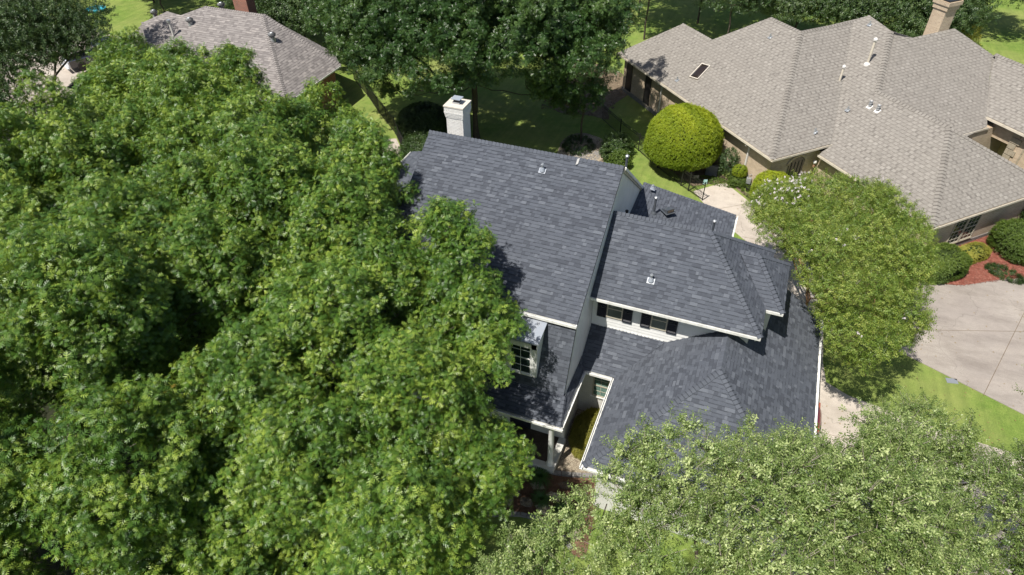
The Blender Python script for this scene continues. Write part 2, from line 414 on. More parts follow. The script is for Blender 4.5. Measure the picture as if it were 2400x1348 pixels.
            F.append(tuple(range(m0, m0+k)) if not flip else tuple(range(m0+k-1, m0-1, -1)))
            for j in range(k):
                q = (j+1) % k
                f = (m0+j, m0+k+j, m0+k+q, m0+q); F.append(f if not flip else f[::-1])
            tone += [tv]*(2*k)
        me = mesh('shingle_field', V, F, s.mat)
        at = me.attributes.new('tone', 'FLOAT', 'POINT'); at.data.foreach_set('value', tone)
        o = bpy.data.objects.new('shingle_field', me); link(o, roof); o['kind'] = 'stuff'
        GC = ([], [], [])
        for (A, B, t, w1, w2, wid, step, L) in s.caps:
            n_ = max(1, int(L/step)); ln = L/n_
            for tn in (1, 2):
                pass
            mes = []
            nn = (-(w1+w2)).normalized() if (w1+w2).length > .02 else t.cross(w1).normalized()
            if nn.z < 0: nn = -nn
            for tn in (1, 2, 3):
                lo, hi = .045, .018; VV = []
                for q, hh in ((0, lo), (ln*.78, .022), (ln*.80, .021), (ln*1.02, hi)):
                    VV += [w1*wid+nn*hh+t*q, nn*(hh+.012)+t*q, w2*wid+nn*hh+t*q]
                VV += [w1*wid, nn*0, w2*wid, w1*wid+t*ln, nn*0+t*ln, w2*wid+t*ln]
                FF = [(3*j+i, 3*j+i+1, 3*j+i+4, 3*j+i+3) for j in range(3) for i in range(2)]+[(0,12,13,1),(1,13,14,2),(0,9,15,12),(2,14,17,11)]
                tvv = (tn+.5)/5.; TT = [tvv]*6+[.0]*6+[.1]*6
                mm = mesh('ridge_cap', VV, FF, s.mat); a_ = mm.attributes.new('tone', 'FLOAT', 'POINT'); a_.data.foreach_set('value', TT)
                mes.append((mm, VV, FF, TT))
            for i in range(n_):
                p = A+t*(L*i/n_); mm, VV, FF, tv = mes[s.rng.choice((0, 1, 1, 2))]
                if cap_parts:
                    o = bpy.data.objects.new('ridge_cap', mm); link(o, roof, Matrix.Translation(p))
                else:
                    b0 = len(GC[0]); GC[0].extend(p+v for v in VV); GC[1].extend(tuple(q+b0 for q in f) for f in FF); GC[2].extend(tv)
        if GC[0]:
            me = mesh('ridge_cap_row', GC[0], GC[1], s.mat); a_ = me.attributes.new('tone', 'FLOAT', 'POINT'); a_.data.foreach_set('value', GC[2])
            o = bpy.data.objects.new('ridge_cap_row', me); link(o, roof); o['kind'] = 'stuff'
        s.tabs = []
        return roof
hidden_spot = None
_CW = Matrix.Translation(cam.location) @ cam.rotation_euler.to_matrix().to_4x4(); _CI = _CW.inverted(); _F = 1576.449/2400
def view_uv(p):
    """where a point falls in the frame (0..1, y down); used only to know which pieces show largest"""
    q = _CI @ Vector(p)
    if q.z > -.1: return (-9, -9)
    return (.5+q.x/-q.z*_F, .5-(q.y/-q.z*_F)*2400/1348)

def gutter(parent, p, q, out, m, w=.11, h=.11, name='gutter'):
    """U-channel along p->q (p,q at the roof edge), out = outward horizontal direction"""
    p, q, out = Vector(p), Vector(q), Vector(out).normalized(); g = G(); d = q-p; up = Vector((0, 0, 1)); t = .012
    def bx(o0, o1, z0, z1): g.obox((p+q)/2+out*(o0+o1)/2+up*(z0+z1)/2, d/2, out*(o1-o0)/2, up*(z1-z0)/2)
    bx(-.0, w, -h, -h+t); bx(w-t, w, -h+t, .0); bx(-.03, 0, -h-.05, .0); bx(w-t-.016, w-t, -t, 0.)
    return g.make(name, m, parent)
def window(parent, c, u, nrm, w, h, frame, glass, rows=2, cols=2, fw=.05, depth=.05, sill=None, split=True, blind=None):
    """window centred at c on a wall; u = wall direction, nrm = outward"""
    c, u, nrm = Vector(c), Vector(u).normalized(), Vector(nrm).normalized(); up = Vector((0, 0, 1)); g = G()
    for s_ in (-1, 1):
        g.obox(c+u*s_*(w/2-fw/2), u*fw/2, nrm*depth, up*h/2)
        g.obox(c+up*s_*(h/2-fw/2), u*(w/2-fw), nrm*depth, up*fw/2)
    if split: g.obox(c, u*(w/2-fw), nrm*(depth*.9), up*fw*.5)
    f = g.make('window', frame, parent)
    G().obox(c-nrm*.0, u*(w/2-fw), nrm*.008, up*(h/2-fw)).make('pane', glass, f)
    b = G()
    for i in range(1, cols): b.obox(c+u*(-w/2+w*i/cols), u*.010, nrm*.018, up*(h/2-fw))
    for i in range(1, rows):
        if split and abs(i/rows-.5) < .01: continue
        b.obox(c+up*(-h/2+h*i/rows), u*(w/2-fw), nrm*.022, up*.010)
    if b.V: b.make('muntin', frame, f)
    if sill is not None: G().obox(c-up*(h/2+.03)+nrm*.02, u*(w/2+.05), nrm*.05, up*.03).make('sill', sill, f)
    return f

# ------------------------------------------------------------ foliage
RNG = np.random.default_rng(11)
def leaf_oak(L, rnd):
    """deeply lobed oak leaf lying in xy, base at origin, pointing +x"""
    b = .045*L; V = []; T = []
    z = lambda x, y: -.22*abs(y)-.22*(x/L)**2*L*.6
    def quad(a0, a1, c, d):
        n = len(V); V.extend([a0, a1, c, d]); T.extend([(n, n+1, n+2), (n, n+2, n+3)])
    quad((0, -b*.4), (.9*L, -b*.8), (.9*L, b*.8), (0, b*.4))
    n = len(V); V.extend([(.84*L, -b*1.6), (1.02*L, 0), (.84*L, b*1.6)]); T.append((n, n+1, n+2))
    for x0, tx, ty, w in ((.26*L, .40*L, .22*L, .055*L), (.48*L, .68*L, .33*L, .065*L), (.70*L, .92*L, .26*L, .055*L)):
        k = rnd.uniform(.85, 1.15)
        for s in (1, -1):
            n = len(V)
            P = [(x0-w, 0), (x0+w, 0), (tx+w*.2, s*ty*k), (tx-w*1.6, s*ty*k*.86)]
            V.extend(P); T.extend([(n, n+1, n+2), (n, n+2, n+3)] if s > 0 else [(n+1, n, n+2), (n+2, n, n+3)])
    return [(x, y, z(x, y)) for x, y in V], T
def leaf_oval(L, wr=.5):
    w = L*wr*.5
    return [(0, 0, 0), (L*.45, w, -.0), (L, 0, -.12*L), (L*.45, -w, -.0)], [(0, 3, 2), (0, 2, 1)]
def cluster(name, leaf, n, spread, twig, mat_, seed, L=(.12, .17), droop=.25, twigmat=None):
    r = random.Random(seed); V = []; T = []; lv = []
    for i in range(n):
        l = r.uniform(*L); v, t = leaf(l, r) if leaf is leaf_oak else leaf(l, r.uniform(.4, .6))
        az = i*2.4+r.uniform(-.5, .5); el = r.uniform(-.35, spread)
        h = twig*(i+r.random())/n
        Mx = Matrix.Translation((r.uniform(-.01, .01), 0, h)) @ Matrix.Rotation(az, 4, 'Z') @ Matrix.Rotation(-el, 4, 'Y') @ Matrix.Rotation(r.uniform(-.6, .6), 4, 'X') @ Matrix.Translation((.015, 0, 0))
        k = len(V); V += [Mx @ Vector(q) for q in v]; T += [tuple(a+k for a in q) for q in t]; lv += [r.random()]*len(v)
    k = len(V); rr = .004
    V += [Vector((rr, 0, -twig*.5)), Vector((-rr, rr, -twig*.5)), Vector((-rr, -rr, -twig*.5)), Vector((0, 0, twig))]; T += [(k, k+1, k+3), (k+1, k+2, k+3), (k+2, k, k+3)]; lv += [.05]*4
    me = mesh(name, V, T, mat_)
    a = me.attributes.new('lv', 'FLOAT', 'POINT'); a.data.foreach_set('value', lv)
    return bpy.data.objects.new(name, me)
GROUPS = {}
def inst_group(key, temps):
    if key in GROUPS: return GROUPS[key]
    g = bpy.data.node_groups.new('leaf_scatter_'+key, 'GeometryNodeTree')
    g.interface.new_socket('Geometry', in_out='INPUT', socket_type='NodeSocketGeometry'); g.interface.new_socket('Geometry', in_out='OUTPUT', socket_type='NodeSocketGeometry')
    I = g.nodes.new('NodeGroupInput'); O = g.nodes.new('NodeGroupOutput'); J = g.nodes.new('GeometryNodeJoinGeometry')
    for t in temps:
        oi = g.nodes.new('GeometryNodeObjectInfo'); oi.inputs[0].default_value = t; oi.inputs['As Instance'].default_value = True
        g.links.new(oi.outputs['Geometry'], J.inputs[0])
    P = g.nodes.new('GeometryNodeInstanceOnPoints'); g.links.new(I.outputs[0], P.inputs['Points']); g.links.new(J.outputs[0], P.inputs['Instance'])
    P.inputs['Pick Instance'].default_value = True
    def na(nm, ty):
        x = g.nodes.new('GeometryNodeInputNamedAttribute'); x.data_type = ty; x.inputs[0].default_value = nm; return x.outputs[0]
    g.links.new(na('idx', 'INT'), P.inputs['Instance Index'])
    e2r = g.nodes.new('FunctionNodeEulerToRotation'); g.links.new(na('rot', 'FLOAT_VECTOR'), e2r.inputs[0]); g.links.new(e2r.outputs[0], P.inputs['Rotation'])
    g.links.new(na('scl', 'FLOAT'), P.inputs['Scale']); g.links.new(P.outputs[0], O.inputs[0])
    GROUPS[key] = g; return g
def scatter(name, parent, key, temps, P, D, scl, tint, kind='stuff', twist=True):
    """P points, D directions (cluster +z), one foliage object"""
    n = len(P); me = bpy.data.meshes.new(name); me.vertices.add(n); me.vertices.foreach_set('co', np.ascontiguousarray(P, np.float32).ravel())
    D = D/np.linalg.norm(D, axis=1, keepdims=True)
    th = np.arccos(np.clip(D[:, 2], -1, 1)); ph = np.arctan2(D[:, 1], D[:, 0])
    # euler XYZ: R = Rz Ry Rx ; direction = Rz(ph) Ry(th) z ; spin about own z is added by index choice
    rot = np.stack([np.zeros(n), th, ph], 1)
    a = me.attributes.new('rot', 'FLOAT_VECTOR', 'POINT'); a.data.foreach_set('vector', rot.astype(np.float32).ravel())
    a = me.attributes.new('scl', 'FLOAT', 'POINT'); a.data.foreach_set('value', np.broadcast_to(scl, n).astype(np.float32))
    a = me.attributes.new('tint', 'FLOAT', 'POINT'); a.data.foreach_set('value', np.broadcast_to(tint, n).astype(np.float32))
    a = me.attributes.new('idx', 'INT', 'POINT'); a.data.foreach_set('value', RNG.integers(0, len(temps), n).astype(np.int32))
    me.update()
    if temps[0].data.materials: me.materials.append(temps[0].data.materials[0])
    o = bpy.data.objects.new(name, me); link(o, parent); mo = o.modifiers.new('leaves', 'NODES'); mo.node_group = inst_group(key, temps)
    if kind: o['kind'] = kind
    return o
def temps(key, leaf, n, spread, twig, mk, L, count=5):
    return [cluster('leaf_cluster_'+key, leaf, n, spread, twig, M[mk], 100*i+len(key), L) for i in range(count)]
T_OAK = temps('oak', leaf_oak, 8, .8, .14, 'leaf_oak', (.18, .26), 8)
T_CEN = temps('cen', leaf_oak, 12, 1.0, .14, 'leaf_cen', (.17, .23))
T_LIV = temps('live', leaf_oval, 16, 1.1, .22, 'leaf_live', (.05, .075))
T_MYR = temps('myr', leaf_oval, 14, .6, .26, 'leaf_myr', (.055, .08))
T_DRK = temps('dark', leaf_oval, 16, 1.0, .25, 'leaf_dark', (.07, .11))
T_TOP = temps('top', leaf_oval, 16, 1.2, .10, 'leaf_top', (.035, .06))
T_HED = temps('hedge', leaf_oval, 14, 1.2, .10, 'leaf_hedge', (.04, .065))
T_YEL = temps('yel', leaf_oval, 14, 1.2, .10, 'leaf_yel', (.04, .065))
T_JUN = temps('jun', leaf_oval, 18, 1.2, .14, 'leaf_jun', (.03, .06))
T_BLO = temps('blo', leaf_oval, 16, 1.4, .10, 'petal', (.04, .06))
T_PNK = temps('pnk', leaf_oval, 16, 1.4, .10, 'pinkcol', (.04, .06))
def unit(n):
    v = RNG.normal(size=(n, 3)); return v/np.linalg.norm(v, axis=1, keepdims=True)
def blob_points(C, R, dens, flat=(1, 1, .85), low=-.45, up=.45, inner=.45):
    """points inside puffs, most of them near the upper/outer skin"""
    Ps, Ds, Ts = [], [], []
    for c, r in zip(C, R):
        n = max(4, int(dens*r*r)); v = unit(int(n*1.7)); v = v[v[:, 2] > low][:n]
        rad = 1-inner*RNG.random(len(v))**1.6
        lump = 1+.22*np.sin(v[:, 0]*5+c[0]*3)*np.sin(v[:, 1]*5+c[1]*3)+.12*RNG.normal(size=len(v))
        p = np.array(c)+v*(rad*lump*r)[:, None]*np.array(flat)
        Ps.append(p); d = v*.8+unit(len(v))*.55; d[:, 2] += up; Ds.append(d); Ts.append(np.full(len(v), RNG.random()))
    return np.concatenate(Ps), np.concatenate(Ds), np.concatenate(Ts)
def tubes(paths, sides=6):
    """paths: list of [(point, radius)...] -> V, F"""
    V, F = [], []
    for path in paths:
        prev = None; k = len(path)
        for i, (p, r) in enumerate(path):
            d = (path[min(i+1, k-1)][0]-path[max(i-1, 0)][0]); d = d.normalized() if d.length > 1e-6 else Vector((0, 0, 1))
            a = d.cross(Vector((.31, .27, .91))).normalized(); b = d.cross(a); base = len(V)
            for j in range(sides):
                t = 2*math.pi*j/sides; V.append(p+(a*math.cos(t)+b*math.sin(t))*r)
            if prev is not None: F += [(prev+j, prev+(j+1) % sides, base+(j+1) % sides, base+j) for j in range(sides)]
            prev = base
    return V, F
def skeleton(base, fork, targets, seed, r0=.016, lean=None):
    rnd = random.Random(seed); base = Vector(base); fork = Vector(fork)
    nodes = [base]; par = [-1]
    for k in range(1, 5): nodes.append(base.lerp(fork, k/4)+Vector((rnd.uniform(-.08, .08), rnd.uniform(-.08, .08), 0))); par.append(k-1)
    ts = sorted([Vector(t) for t in targets], key=lambda t: (t-fork).length)
    for t in ts:
        best = min(range(4, len(nodes)), key=lambda i: (nodes[i]-t).length+.35*(nodes[i]-fork).length+(3 if nodes[i].z > t.z+.3 else 0))
        a = nodes[best]; L = (t-a).length; k = max(2, int(L/.9)); pi = best
        for j in range(1, k+1):
            f = j/k; p = a.lerp(t, f)+Vector((rnd.uniform(-1, 1), rnd.uniform(-1, 1), rnd.uniform(-.6, 1)))*(.07*L*(1 if j < k else 0))
            p.z += -.12*L*math.sin(math.pi*f)*.5
            nodes.append(p); par.append(pi); pi = len(nodes)-1
    cnt = [0]*len(nodes); haskid = [False]*len(nodes)
    for i in range(len(nodes)):
        if par[i] >= 0: haskid[par[i]] = True
    for i in range(len(nodes)-1, -1, -1):
        if not haskid[i]: cnt[i] = 1
        if par[i] >= 0: cnt[par[i]] += cnt[i]
    rad = [r0*c**.52 for c in cnt]
    paths = []
    for i in range(1, len(nodes)):
        paths.append([(nodes[par[i]], rad[i] if par[i] > 3 else rad[par[i]]), (nodes[i], rad[i]*.95)])
    paths[0][0] = (nodes[0], rad[0]*1.35)
    return paths, nodes
def tree(name, label, cat, base, fork_h, puffs, key, tm, dens, scl, bark, seed, group=None, r0=.016, low=-.45, up=.45, tmean=.5, inner=.45, twigs=0, multi=None, flat=(1, 1, .85), sprigs=0, sprl=(.5, 1.1)):
    root = thing(name, label, cat, base, group)
    C = [p[:3] for p in puffs]; R = [p[3] for p in puffs]
    fork = (base[0], base[1], fork_h)
    inner_t = [(c[0]*.85+base[0]*.15, c[1]*.85+base[1]*.15, c[2]-r*.55) for c, r in zip(C, R)]
    if multi:
        PV, PF = [], []
        for i, off in enumerate(multi):
            sub = [t for j, t in enumerate(inner_t) if j % len(multi) == i]
            V, F = tubes(skeleton((base[0]+off[0]*.4, base[1]+off[1]*.4, base[2]), (base[0]+off[0], base[1]+off[1], fork_h), sub, seed+i, r0)[0]); k = len(PV)
            PV += V; PF += [tuple(a+k for a in f) for f in F]
        obj('trunk', PV, PF, bark, root, smooth=True)
    else:
        paths, nodes = skeleton(base, fork, inner_t, seed, r0)
        V, F = tubes(paths); obj('trunk', V, F, bark, root, smooth=True)
    P, D_, T_ = blob_points(C, R, dens, flat, low=low, up=up, inner=inner)
    if sprigs:
        SP, SD, ST = [], [], []; rs = np.random.default_rng(seed); tw_ = []
        for c, r in zip(C, R):
            for _ in range(sprigs):
                d = rs.normal(size=3); d[2] = abs(d[2])+.5; d /= np.linalg.norm(d); L = r*rs.uniform(*sprl)+r*.7; k = max(3, int(L/.13)); tt = rs.random()
                q0 = np.array(c)+d*r*.3
                for j in range(k):
                    f_ = (j+1)/k; SP.append(np.array(c)+d*L*f_+rs.normal(size=3)*.03); SD.append(d+rs.normal(size=3)*.5); ST.append(tt)
                tw_.append([(Vector(q0), .009), (Vector(np.array(c)+d*L), .003)])
        P = np.concatenate([P, SP]); D_ = np.concatenate([D_, SD]); T_ = np.concatenate([T_, np.clip(np.array(ST)+.25, 0, 1)])
        V, F = tubes(tw_, 3); obj('sprigs', V, F, M['twig'], root, kind='stuff')
    s = scl*RNG.uniform(.75, 1.25, len(P)); ti = np.clip(T_*.45+RNG.random(len(P))*.55+(tmean-.5), 0, 1)
    scatter('crown', root, key, tm, P, D_, s, ti)
    if twigs:
        g = []; rn = random.Random(seed)
        for c, r in zip(C, R):
            for _ in range(twigs):
                d = Vector(unit(1)[0]); d.z = abs(d.z)*.7+.1; d.normalize(); p0 = Vector(c)-Vector((0, 0, r*.4)); q = Vector(c)+d*r*rn.uniform(.8, 1.05)
                m_ = p0.lerp(q, .5)+Vector((rn.uniform(-.1, .1), rn.uniform(-.1, .1), rn.uniform(-.1, .1)))
                g.append([(p0, .014), (m_, .009), (q, .004)])
        V, F = tubes(g, 4); o = obj('twigs', V, F, M['twig'], root, kind='stuff')
    return root
def shrub(name, label, cat, c, r, key, tm, n, scl=1., group=None, flat_bottom=True, core=True, tfun=None, sq=1., parent=None, rot=0., lowf=1., hollow=0.):
    """dense clipped shrub: ellipsoid (sq<1 = boxier) with a skin of leaf clusters"""
    root = parent or thing(name, label, cat, (c[0], c[1], 0), group)
    v = unit(n); v = v[v[:, 2] > -.55]
    m_ = np.abs(v)**sq*np.sign(v); k = m_
    lump = 1+.03*np.sin(v[:, 0:1]*9+c[0])*np.sin(v[:, 1:2]*8+c[1])+.025*RNG.normal(size=(len(v), 1))
    k = k*np.where(k[:, 2:3] < 0, np.array([1, 1, lowf]), 1.)
    if hollow: lump = lump-hollow*np.clip(np.sin(v[:, 0:1]*6.3+1)*np.sin(v[:, 1:2]*5.1+2)*np.sin(v[:, 2:3]*7+.5), 0, 1)
    q = k*np.array(r)*lump; cs, sn = math.cos(rot), math.sin(rot)
    q = np.stack([q[:, 0]*cs-q[:, 1]*sn, q[:, 0]*sn+q[:, 1]*cs, q[:, 2]], 1); P = q+np.array(c)
    P = P[P[:, 2] > .05]; nrm = (P-np.array(c)); d = nrm/np.linalg.norm(nrm, axis=1, keepdims=True)+unit(len(P))*.45
    ti = np.clip(RNG.random(len(P))*.6+.2, 0, 1) if tfun is None else np.clip(tfun(P), 0, 1)
    scatter('foliage', root, key, tm, P, d, scl*RNG.uniform(.75, 1.2, len(P)), ti)
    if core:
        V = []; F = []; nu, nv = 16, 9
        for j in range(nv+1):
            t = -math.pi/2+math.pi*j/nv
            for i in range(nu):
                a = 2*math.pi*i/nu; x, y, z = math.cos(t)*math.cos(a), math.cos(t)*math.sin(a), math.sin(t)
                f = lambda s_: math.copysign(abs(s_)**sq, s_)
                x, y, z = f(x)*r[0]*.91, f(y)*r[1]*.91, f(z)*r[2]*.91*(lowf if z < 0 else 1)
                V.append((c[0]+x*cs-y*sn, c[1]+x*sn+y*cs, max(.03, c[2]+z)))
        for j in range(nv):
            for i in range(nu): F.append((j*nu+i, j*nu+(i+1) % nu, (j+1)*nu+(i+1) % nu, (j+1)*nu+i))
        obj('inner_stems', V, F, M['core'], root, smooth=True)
    return root
# ============================================================ the ground
def sheet(name, P, z, m, th=.0, kind='structure', parent=None):
    g = G()
    P3 = [Vector((x, y, z)) for x, y in P]
    if th: g.poly(P3, th)
    else:
        tri = tessellate_polygon([P3]); F = []
        for t in tri:
            a, b, c = (P3[i] for i in t); F.append(tuple(t) if (b-a).cross(c-a).z > 0 else tuple(t[::-1]))
        g.add(P3, F)
    o = g.make(name, m, parent); o['kind'] = kind; return o
def smooth_line(P, k=4, closed=False):
    out = []; n = len(P)
    for i in range(n if closed else n-1):
        p0, p1, p2, p3 = (P[(i-1) % n] if closed or i > 0 else P[0]), P[i], P[(i+1) % n], (P[(i+2) % n] if closed or i+2 < n else P[-1])
        for j in range(k):
            t = j/k
            out.append(tuple(.5*(2*p1[a]+(p2[a]-p0[a])*t+(2*p0[a]-5*p1[a]+4*p2[a]-p3[a])*t*t+(3*p1[a]-p0[a]-3*p2[a]+p3[a])*t**3) for a in range(2)))
    if not closed: out.append(P[-1])
    return out
sheet('ground', [(-220, -60), (220, -60), (220, 260), (-220, 260)], 0, M['grass'])
# own drive: rear pad, strip beside the garage, front drive
sheet('driveway', [(-2.65, 38.77), (-1.25, 40.23), (-.79, 40.45), (.79, 38.85), (2.3, 37.3), (4.2, 35.2), (4.9, 33), (5.2, 30.8), (5.64, 29.2), (5.72, 25.9), (5.9, 24.6), (6.9, 24.1),
                   (8.15, 23.9), (10.07, 23.55), (11.71, 23.35), (13.79, 23.2), (16, 22.7), (16, 17.5), (12, 13.5), (4.6, 12), (4.4, 14.5), (4.38, 25.8), (3.9, 29), (3.2, 31.5), (1.9, 33.9), (.9, 34.7), (-1.2, 36.8)], .03, M['concrete'], .1)
sheet('neighbour_driveway', [(9.1, 27.95), (11.36, 26.95), (14.14, 25.7), (18, 24.0), (26, 34), (20, 38.6)]+smooth_line([(16.6, 37.0), (15.74, 36.36), (14.64, 35.83), (13.29, 34.95), (12.43, 34.46), (11.37, 34.2), (10.6, 34.3), (10.0, 33.0), (9.5, 31)]), .03, M['ndrive'], .1)
sheet('red_mulch_bed', [(10.6, 34.3)]+smooth_line([(11.37, 34.2), (12.43, 34.46), (13.29, 34.95), (14.64, 35.83), (15.74, 36.36), (16.6, 37.0)])+[(22, 41), (20, 47), (15, 42), (10.2, 36.9), (9.3, 35.4)], .05, M['redmulch'], .08)
bedc = smooth_line([(-7.6, 12.6), (-6.6, 12.7), (-5.84, 12.88), (-5.54, 12.98), (-4.98, 13.14), (-4.47, 13.21), (-4.11, 13.19), (-3.73, 13.09), (-3.43, 12.95), (-3.17, 12.8), (-2.6, 12.35)])
sheet('front_mulch_bed', bedc+[(-2.1, 12.3), (-2.3, 14.3), (-2.75, 15.95), (-3.67, 15.72), (-4.47, 15.45), (-6.41, 15.3), (-9, 15.3), (-9.5, 12.8)], .03, M['mulch'], .05)
sheet('gravel_bed', [(-4.44, 15.5), (-3.67, 15.72), (-2.75, 15.95), (-2.5, 19.0), (-4.44, 19.0)], .035, M['gravelbase'], .05)
sheet('rear_garden_bed', smooth_line([(-12.3, 40.6), (-12.7, 41.8), (-12.4, 43.2), (-11.4, 43.9), (-10.3, 43.3), (-9.8, 42.3), (-9.3, 40.9), (-9.0, 39.6), (-10.5, 38.8), (-11.8, 39.4)], 3, True), .03, M['gravelbase'], .04)
sheet('side_garden_bed', [(-5.2, 41.4), (-2.8, 39.4), (-1.0, 40.55), (-.6, 40.6), (2.6, 37.3), (3.4, 38.2), (1.0, 39.4), (-2.4, 42.6), (-4.2, 44.3)], .02, M['dirt'], .03)
sheet('painted_shade_ground', smooth_line([(-40, 30), (-33, 34), (-26, 31), (-20, 27), (-13.5, 26), (-13, 15.5), (-8, 12.6), (-8, 8), (-9, 3), (-16, 0), (-30, 4), (-42, 14)], 3, True), .012, M['dirtshade'], .0)  # dark sheet added so gaps in the oak crowns read as deep shade
sheet('back_garden_bed', smooth_line([(-14.5, 46.5), (-12, 46.8), (-10.4, 46.6), (-10.9, 48.5), (-10.0, 52.5), (-12.5, 56), (-16, 56), (-17, 51)], 3, True), .02, M['dirt'], .03)
sheet('left_driveway', [(-47.5, 31), (-51, 43), (-53, 47), (-64, 47), (-66, 36), (-66, 26), (-53, 24)], .03, M['concrete'], .1)
sheet('left_patio', [(-24.9, 37.9), (-24.2, 38.3), (-23.0, 36.9), (-22.3, 34.5), (-23.6, 34.2)], .03, M['concrete'], .06)

# control joints scored across the concrete
for i, (a, b) in enumerate((((5.75, 21.5), (13, 21.5)), ((5.5, 17.5), (13, 17.5)), ((8.6, 13.5), (8.6, 23.8)))):
    sheet('control_joint', [(a[0], a[1]-.012), (b[0], b[1]-.012), (b[0], b[1]+.012), (a[0], a[1]+.012)] if a[1] == b[1] else [(a[0]-.012, a[1]), (a[0]+.012, a[1]), (b[0]+.012, b[1]), (b[0]-.012, b[1])], .034, M['dirt'])
for a, b in (((9.3, 29.6), (19.5, 33.2)), ((12.6, 26.3), (16.5, 36.4)), ((15.6, 25.1), (20.5, 36.0)), ((.9, 34.8), (3.9, 34.9)), ((-1.2, 37.0), (.9, 38.6))):
    a, b = Vector((*a, 0)), Vector((*b, 0)); d = (b-a).normalized(); n_ = Vector((-d.y, d.x, 0))*.013
    sheet('control_joint', [tuple((a-n_).xy), tuple((b-n_).xy), tuple((b+n_).xy), tuple((a+n_).xy)], .034, M['dirt'])

# ============================================================ the white house with the charcoal roof
H1 = thing('white_house', 'white painted house with new charcoal shingle roof in the middle', 'house', (0, 20, 0))
r = Roof(H1, M['shingle_dark'], .150, 3)
RX0, RX1 = -13.13, -4.45; YR, ZR = 23.535, 9.938; YE, ZE = 17.79, 6.34; YB = 28.86; ZB = 5.885
r.facet([(RX0, YE, ZE), (RX1, YE, ZE), (RX1, YR, ZR), (RX0, YR, ZR)])
r.facet([(RX1, YB, ZB), (RX0, YB, ZB), (RX0, YR, ZR), (RX1, YR, ZR)])
zm = lambda y: 3.50+2.25*(y-16.67)
r.facet([(-13.1, 16.67, 3.5), (-4.49, 16.67, 3.5), (-4.49, 17.80, zm(17.80)), (-13.1, 17.80, zm(17.80))])
r.facet([(-13.4, 15.445, 3.1), (-4.211, 15.445, 3.1), (-4.45, 16.66, 3.49), (-13.4, 16.66, 3.49)])
r.facet([(-4.211, 15.445, 3.1), (-4.211, 18.616, 3.1), (-4.45, 18.96, 3.47), (-4.45, 16.66, 3.47)])
zc = lambda y: 3.1+.696*(y-18.616)
r.facet([(-4.211, 18.616, 3.1), (-2.925, 18.616, 3.1), (-1.305, 20.235, zc(20.235)), (-4.46, 20.235, zc(20.235)), (-4.46, 18.96, zc(18.96))])
GL, GR, GF, GA = -2.925, 4.793, 14.14, .934; zg = 3.1+.681*3.859
r.facet([(GL, GF, 3.1), (GA, 18.0, zg), (GA, 22.6, zg), (-.5, 21.04, 3.1+.681*2.425), (-1.305, 20.235, 3.1+.681*1.62), (GL, 18.616, 3.1)])
r.facet([(GL, GF, 3.1), (GR, GF, 3.1), (GA, 18.0, zg)])
r.facet([(GR, GF, 3.1), (GR, 25.35, 3.1), (GA, 25.35, zg), (GA, 18.0, zg)])
WX, WF, WB, WP, WM_, ZW = 2.078, 19.664, 25.252, -.56, 22.458, 6.216; zwr = ZW+.814*2.794
r.facet([(-4.46, WF, ZW), (WX, WF, ZW), (WP, WM_, zwr), (-4.46, WM_, zwr)])
r.facet([(WX, WB, ZW), (-4.46, WB, ZW), (-4.46, WM_, zwr), (WP, WM_, zwr)])
r.facet([(WX, WF, ZW), (WX, WB, ZW), (WP, WM_, zwr)])
BX, BF, BB, BM, BQ = 2.75, 21.328, 24.557, 22.94, 1.41; zq = ZW+.814*1.614; BI = .62
r.facet([(WX-.02, BF, ZW), (BX, BF, ZW), (BQ, BM, zq), (BI, BM, zq)])
r.facet([(BX, BF, ZW), (BX, BB, ZW), (BQ, BM, zq)])
r.facet([(BX, BB, ZW), (WX-.02, BB, ZW), (BI, BM, zq), (BQ, BM, zq)])
FX, FY, FZ = .22, 29.3, 5.0
r.facet([(FX, 25.6, FZ), (FX, FY, FZ), (-4.46, FY, 5.86), (-4.46, 24.5, 5.86), (-1, 24.5, FZ+.224)])
r.facet([(-17.6, FY, 5.0), (-17.6, 19.5, 5.0), (-13.12, 19.5, 6.05), (-13.12, FY, 6.05)])
up_ = lambda s: (0, -1, -s)
r.cap((RX0, YR, ZR+.01), (RX1, YR, ZR+.01), (0, -1, -.63), (0, 1, -.76), .16, .165)
r.cap((GL, GF, 3.1), (GA, 18.0, zg), (-1, 0, -.68), (0, -1, -.68), .15)
r.cap((GR, GF, 3.1), (GA, 18.0, zg), (0, -1, -.68), (1, 0, -.68), .15)
r.cap((GA, 20.9, zg), (GA, 18.0, zg), (-1, 0, -.68), (1, 0, -.68), .15)
r.cap((WX, WF, ZW), (WP, WM_, zwr), (0, -1, -.81), (1, 0, -.86), .14)
r.cap((WX, WB, ZW), (WP, WM_, zwr), (1, 0, -.86), (0, 1, -.81), .14)
r.cap((WP, WM_, zwr), (-4.46, WM_, zwr), (0, -1, -.81), (0, 1, -.81), .14)
r.cap((BX, BF, ZW), (BQ, BM, zq), (0, -1, -.81), (1, 0, -.98), .14)
r.cap((BX, BB, ZW), (BQ, BM, zq), (1, 0, -.98), (0, 1, -.81), .14)
r.cap((BQ, BM, zq), (BI, BM, zq), (0, -1, -.81), (0, 1, -.81), .14)
r.cap((FX, FY-.07, FZ), (-4.46, FY-.07, 5.86), (0, -1, -.02), (0, 1, -.9), .12)
r.cap((-4.25, 15.5, 3.12), (-4.45, 16.66, 3.49), (-1, -.5, -.3), (1, 0, -1.2), .10)
def _hid(x, y): X, Y = x*2400, y*1348; return X < 1300 or (Y > 1000+(X-1600)*.02 and X > 1440)
hidden_spot = _hid
roof1 = r.build(300, True)
hidden_spot = None

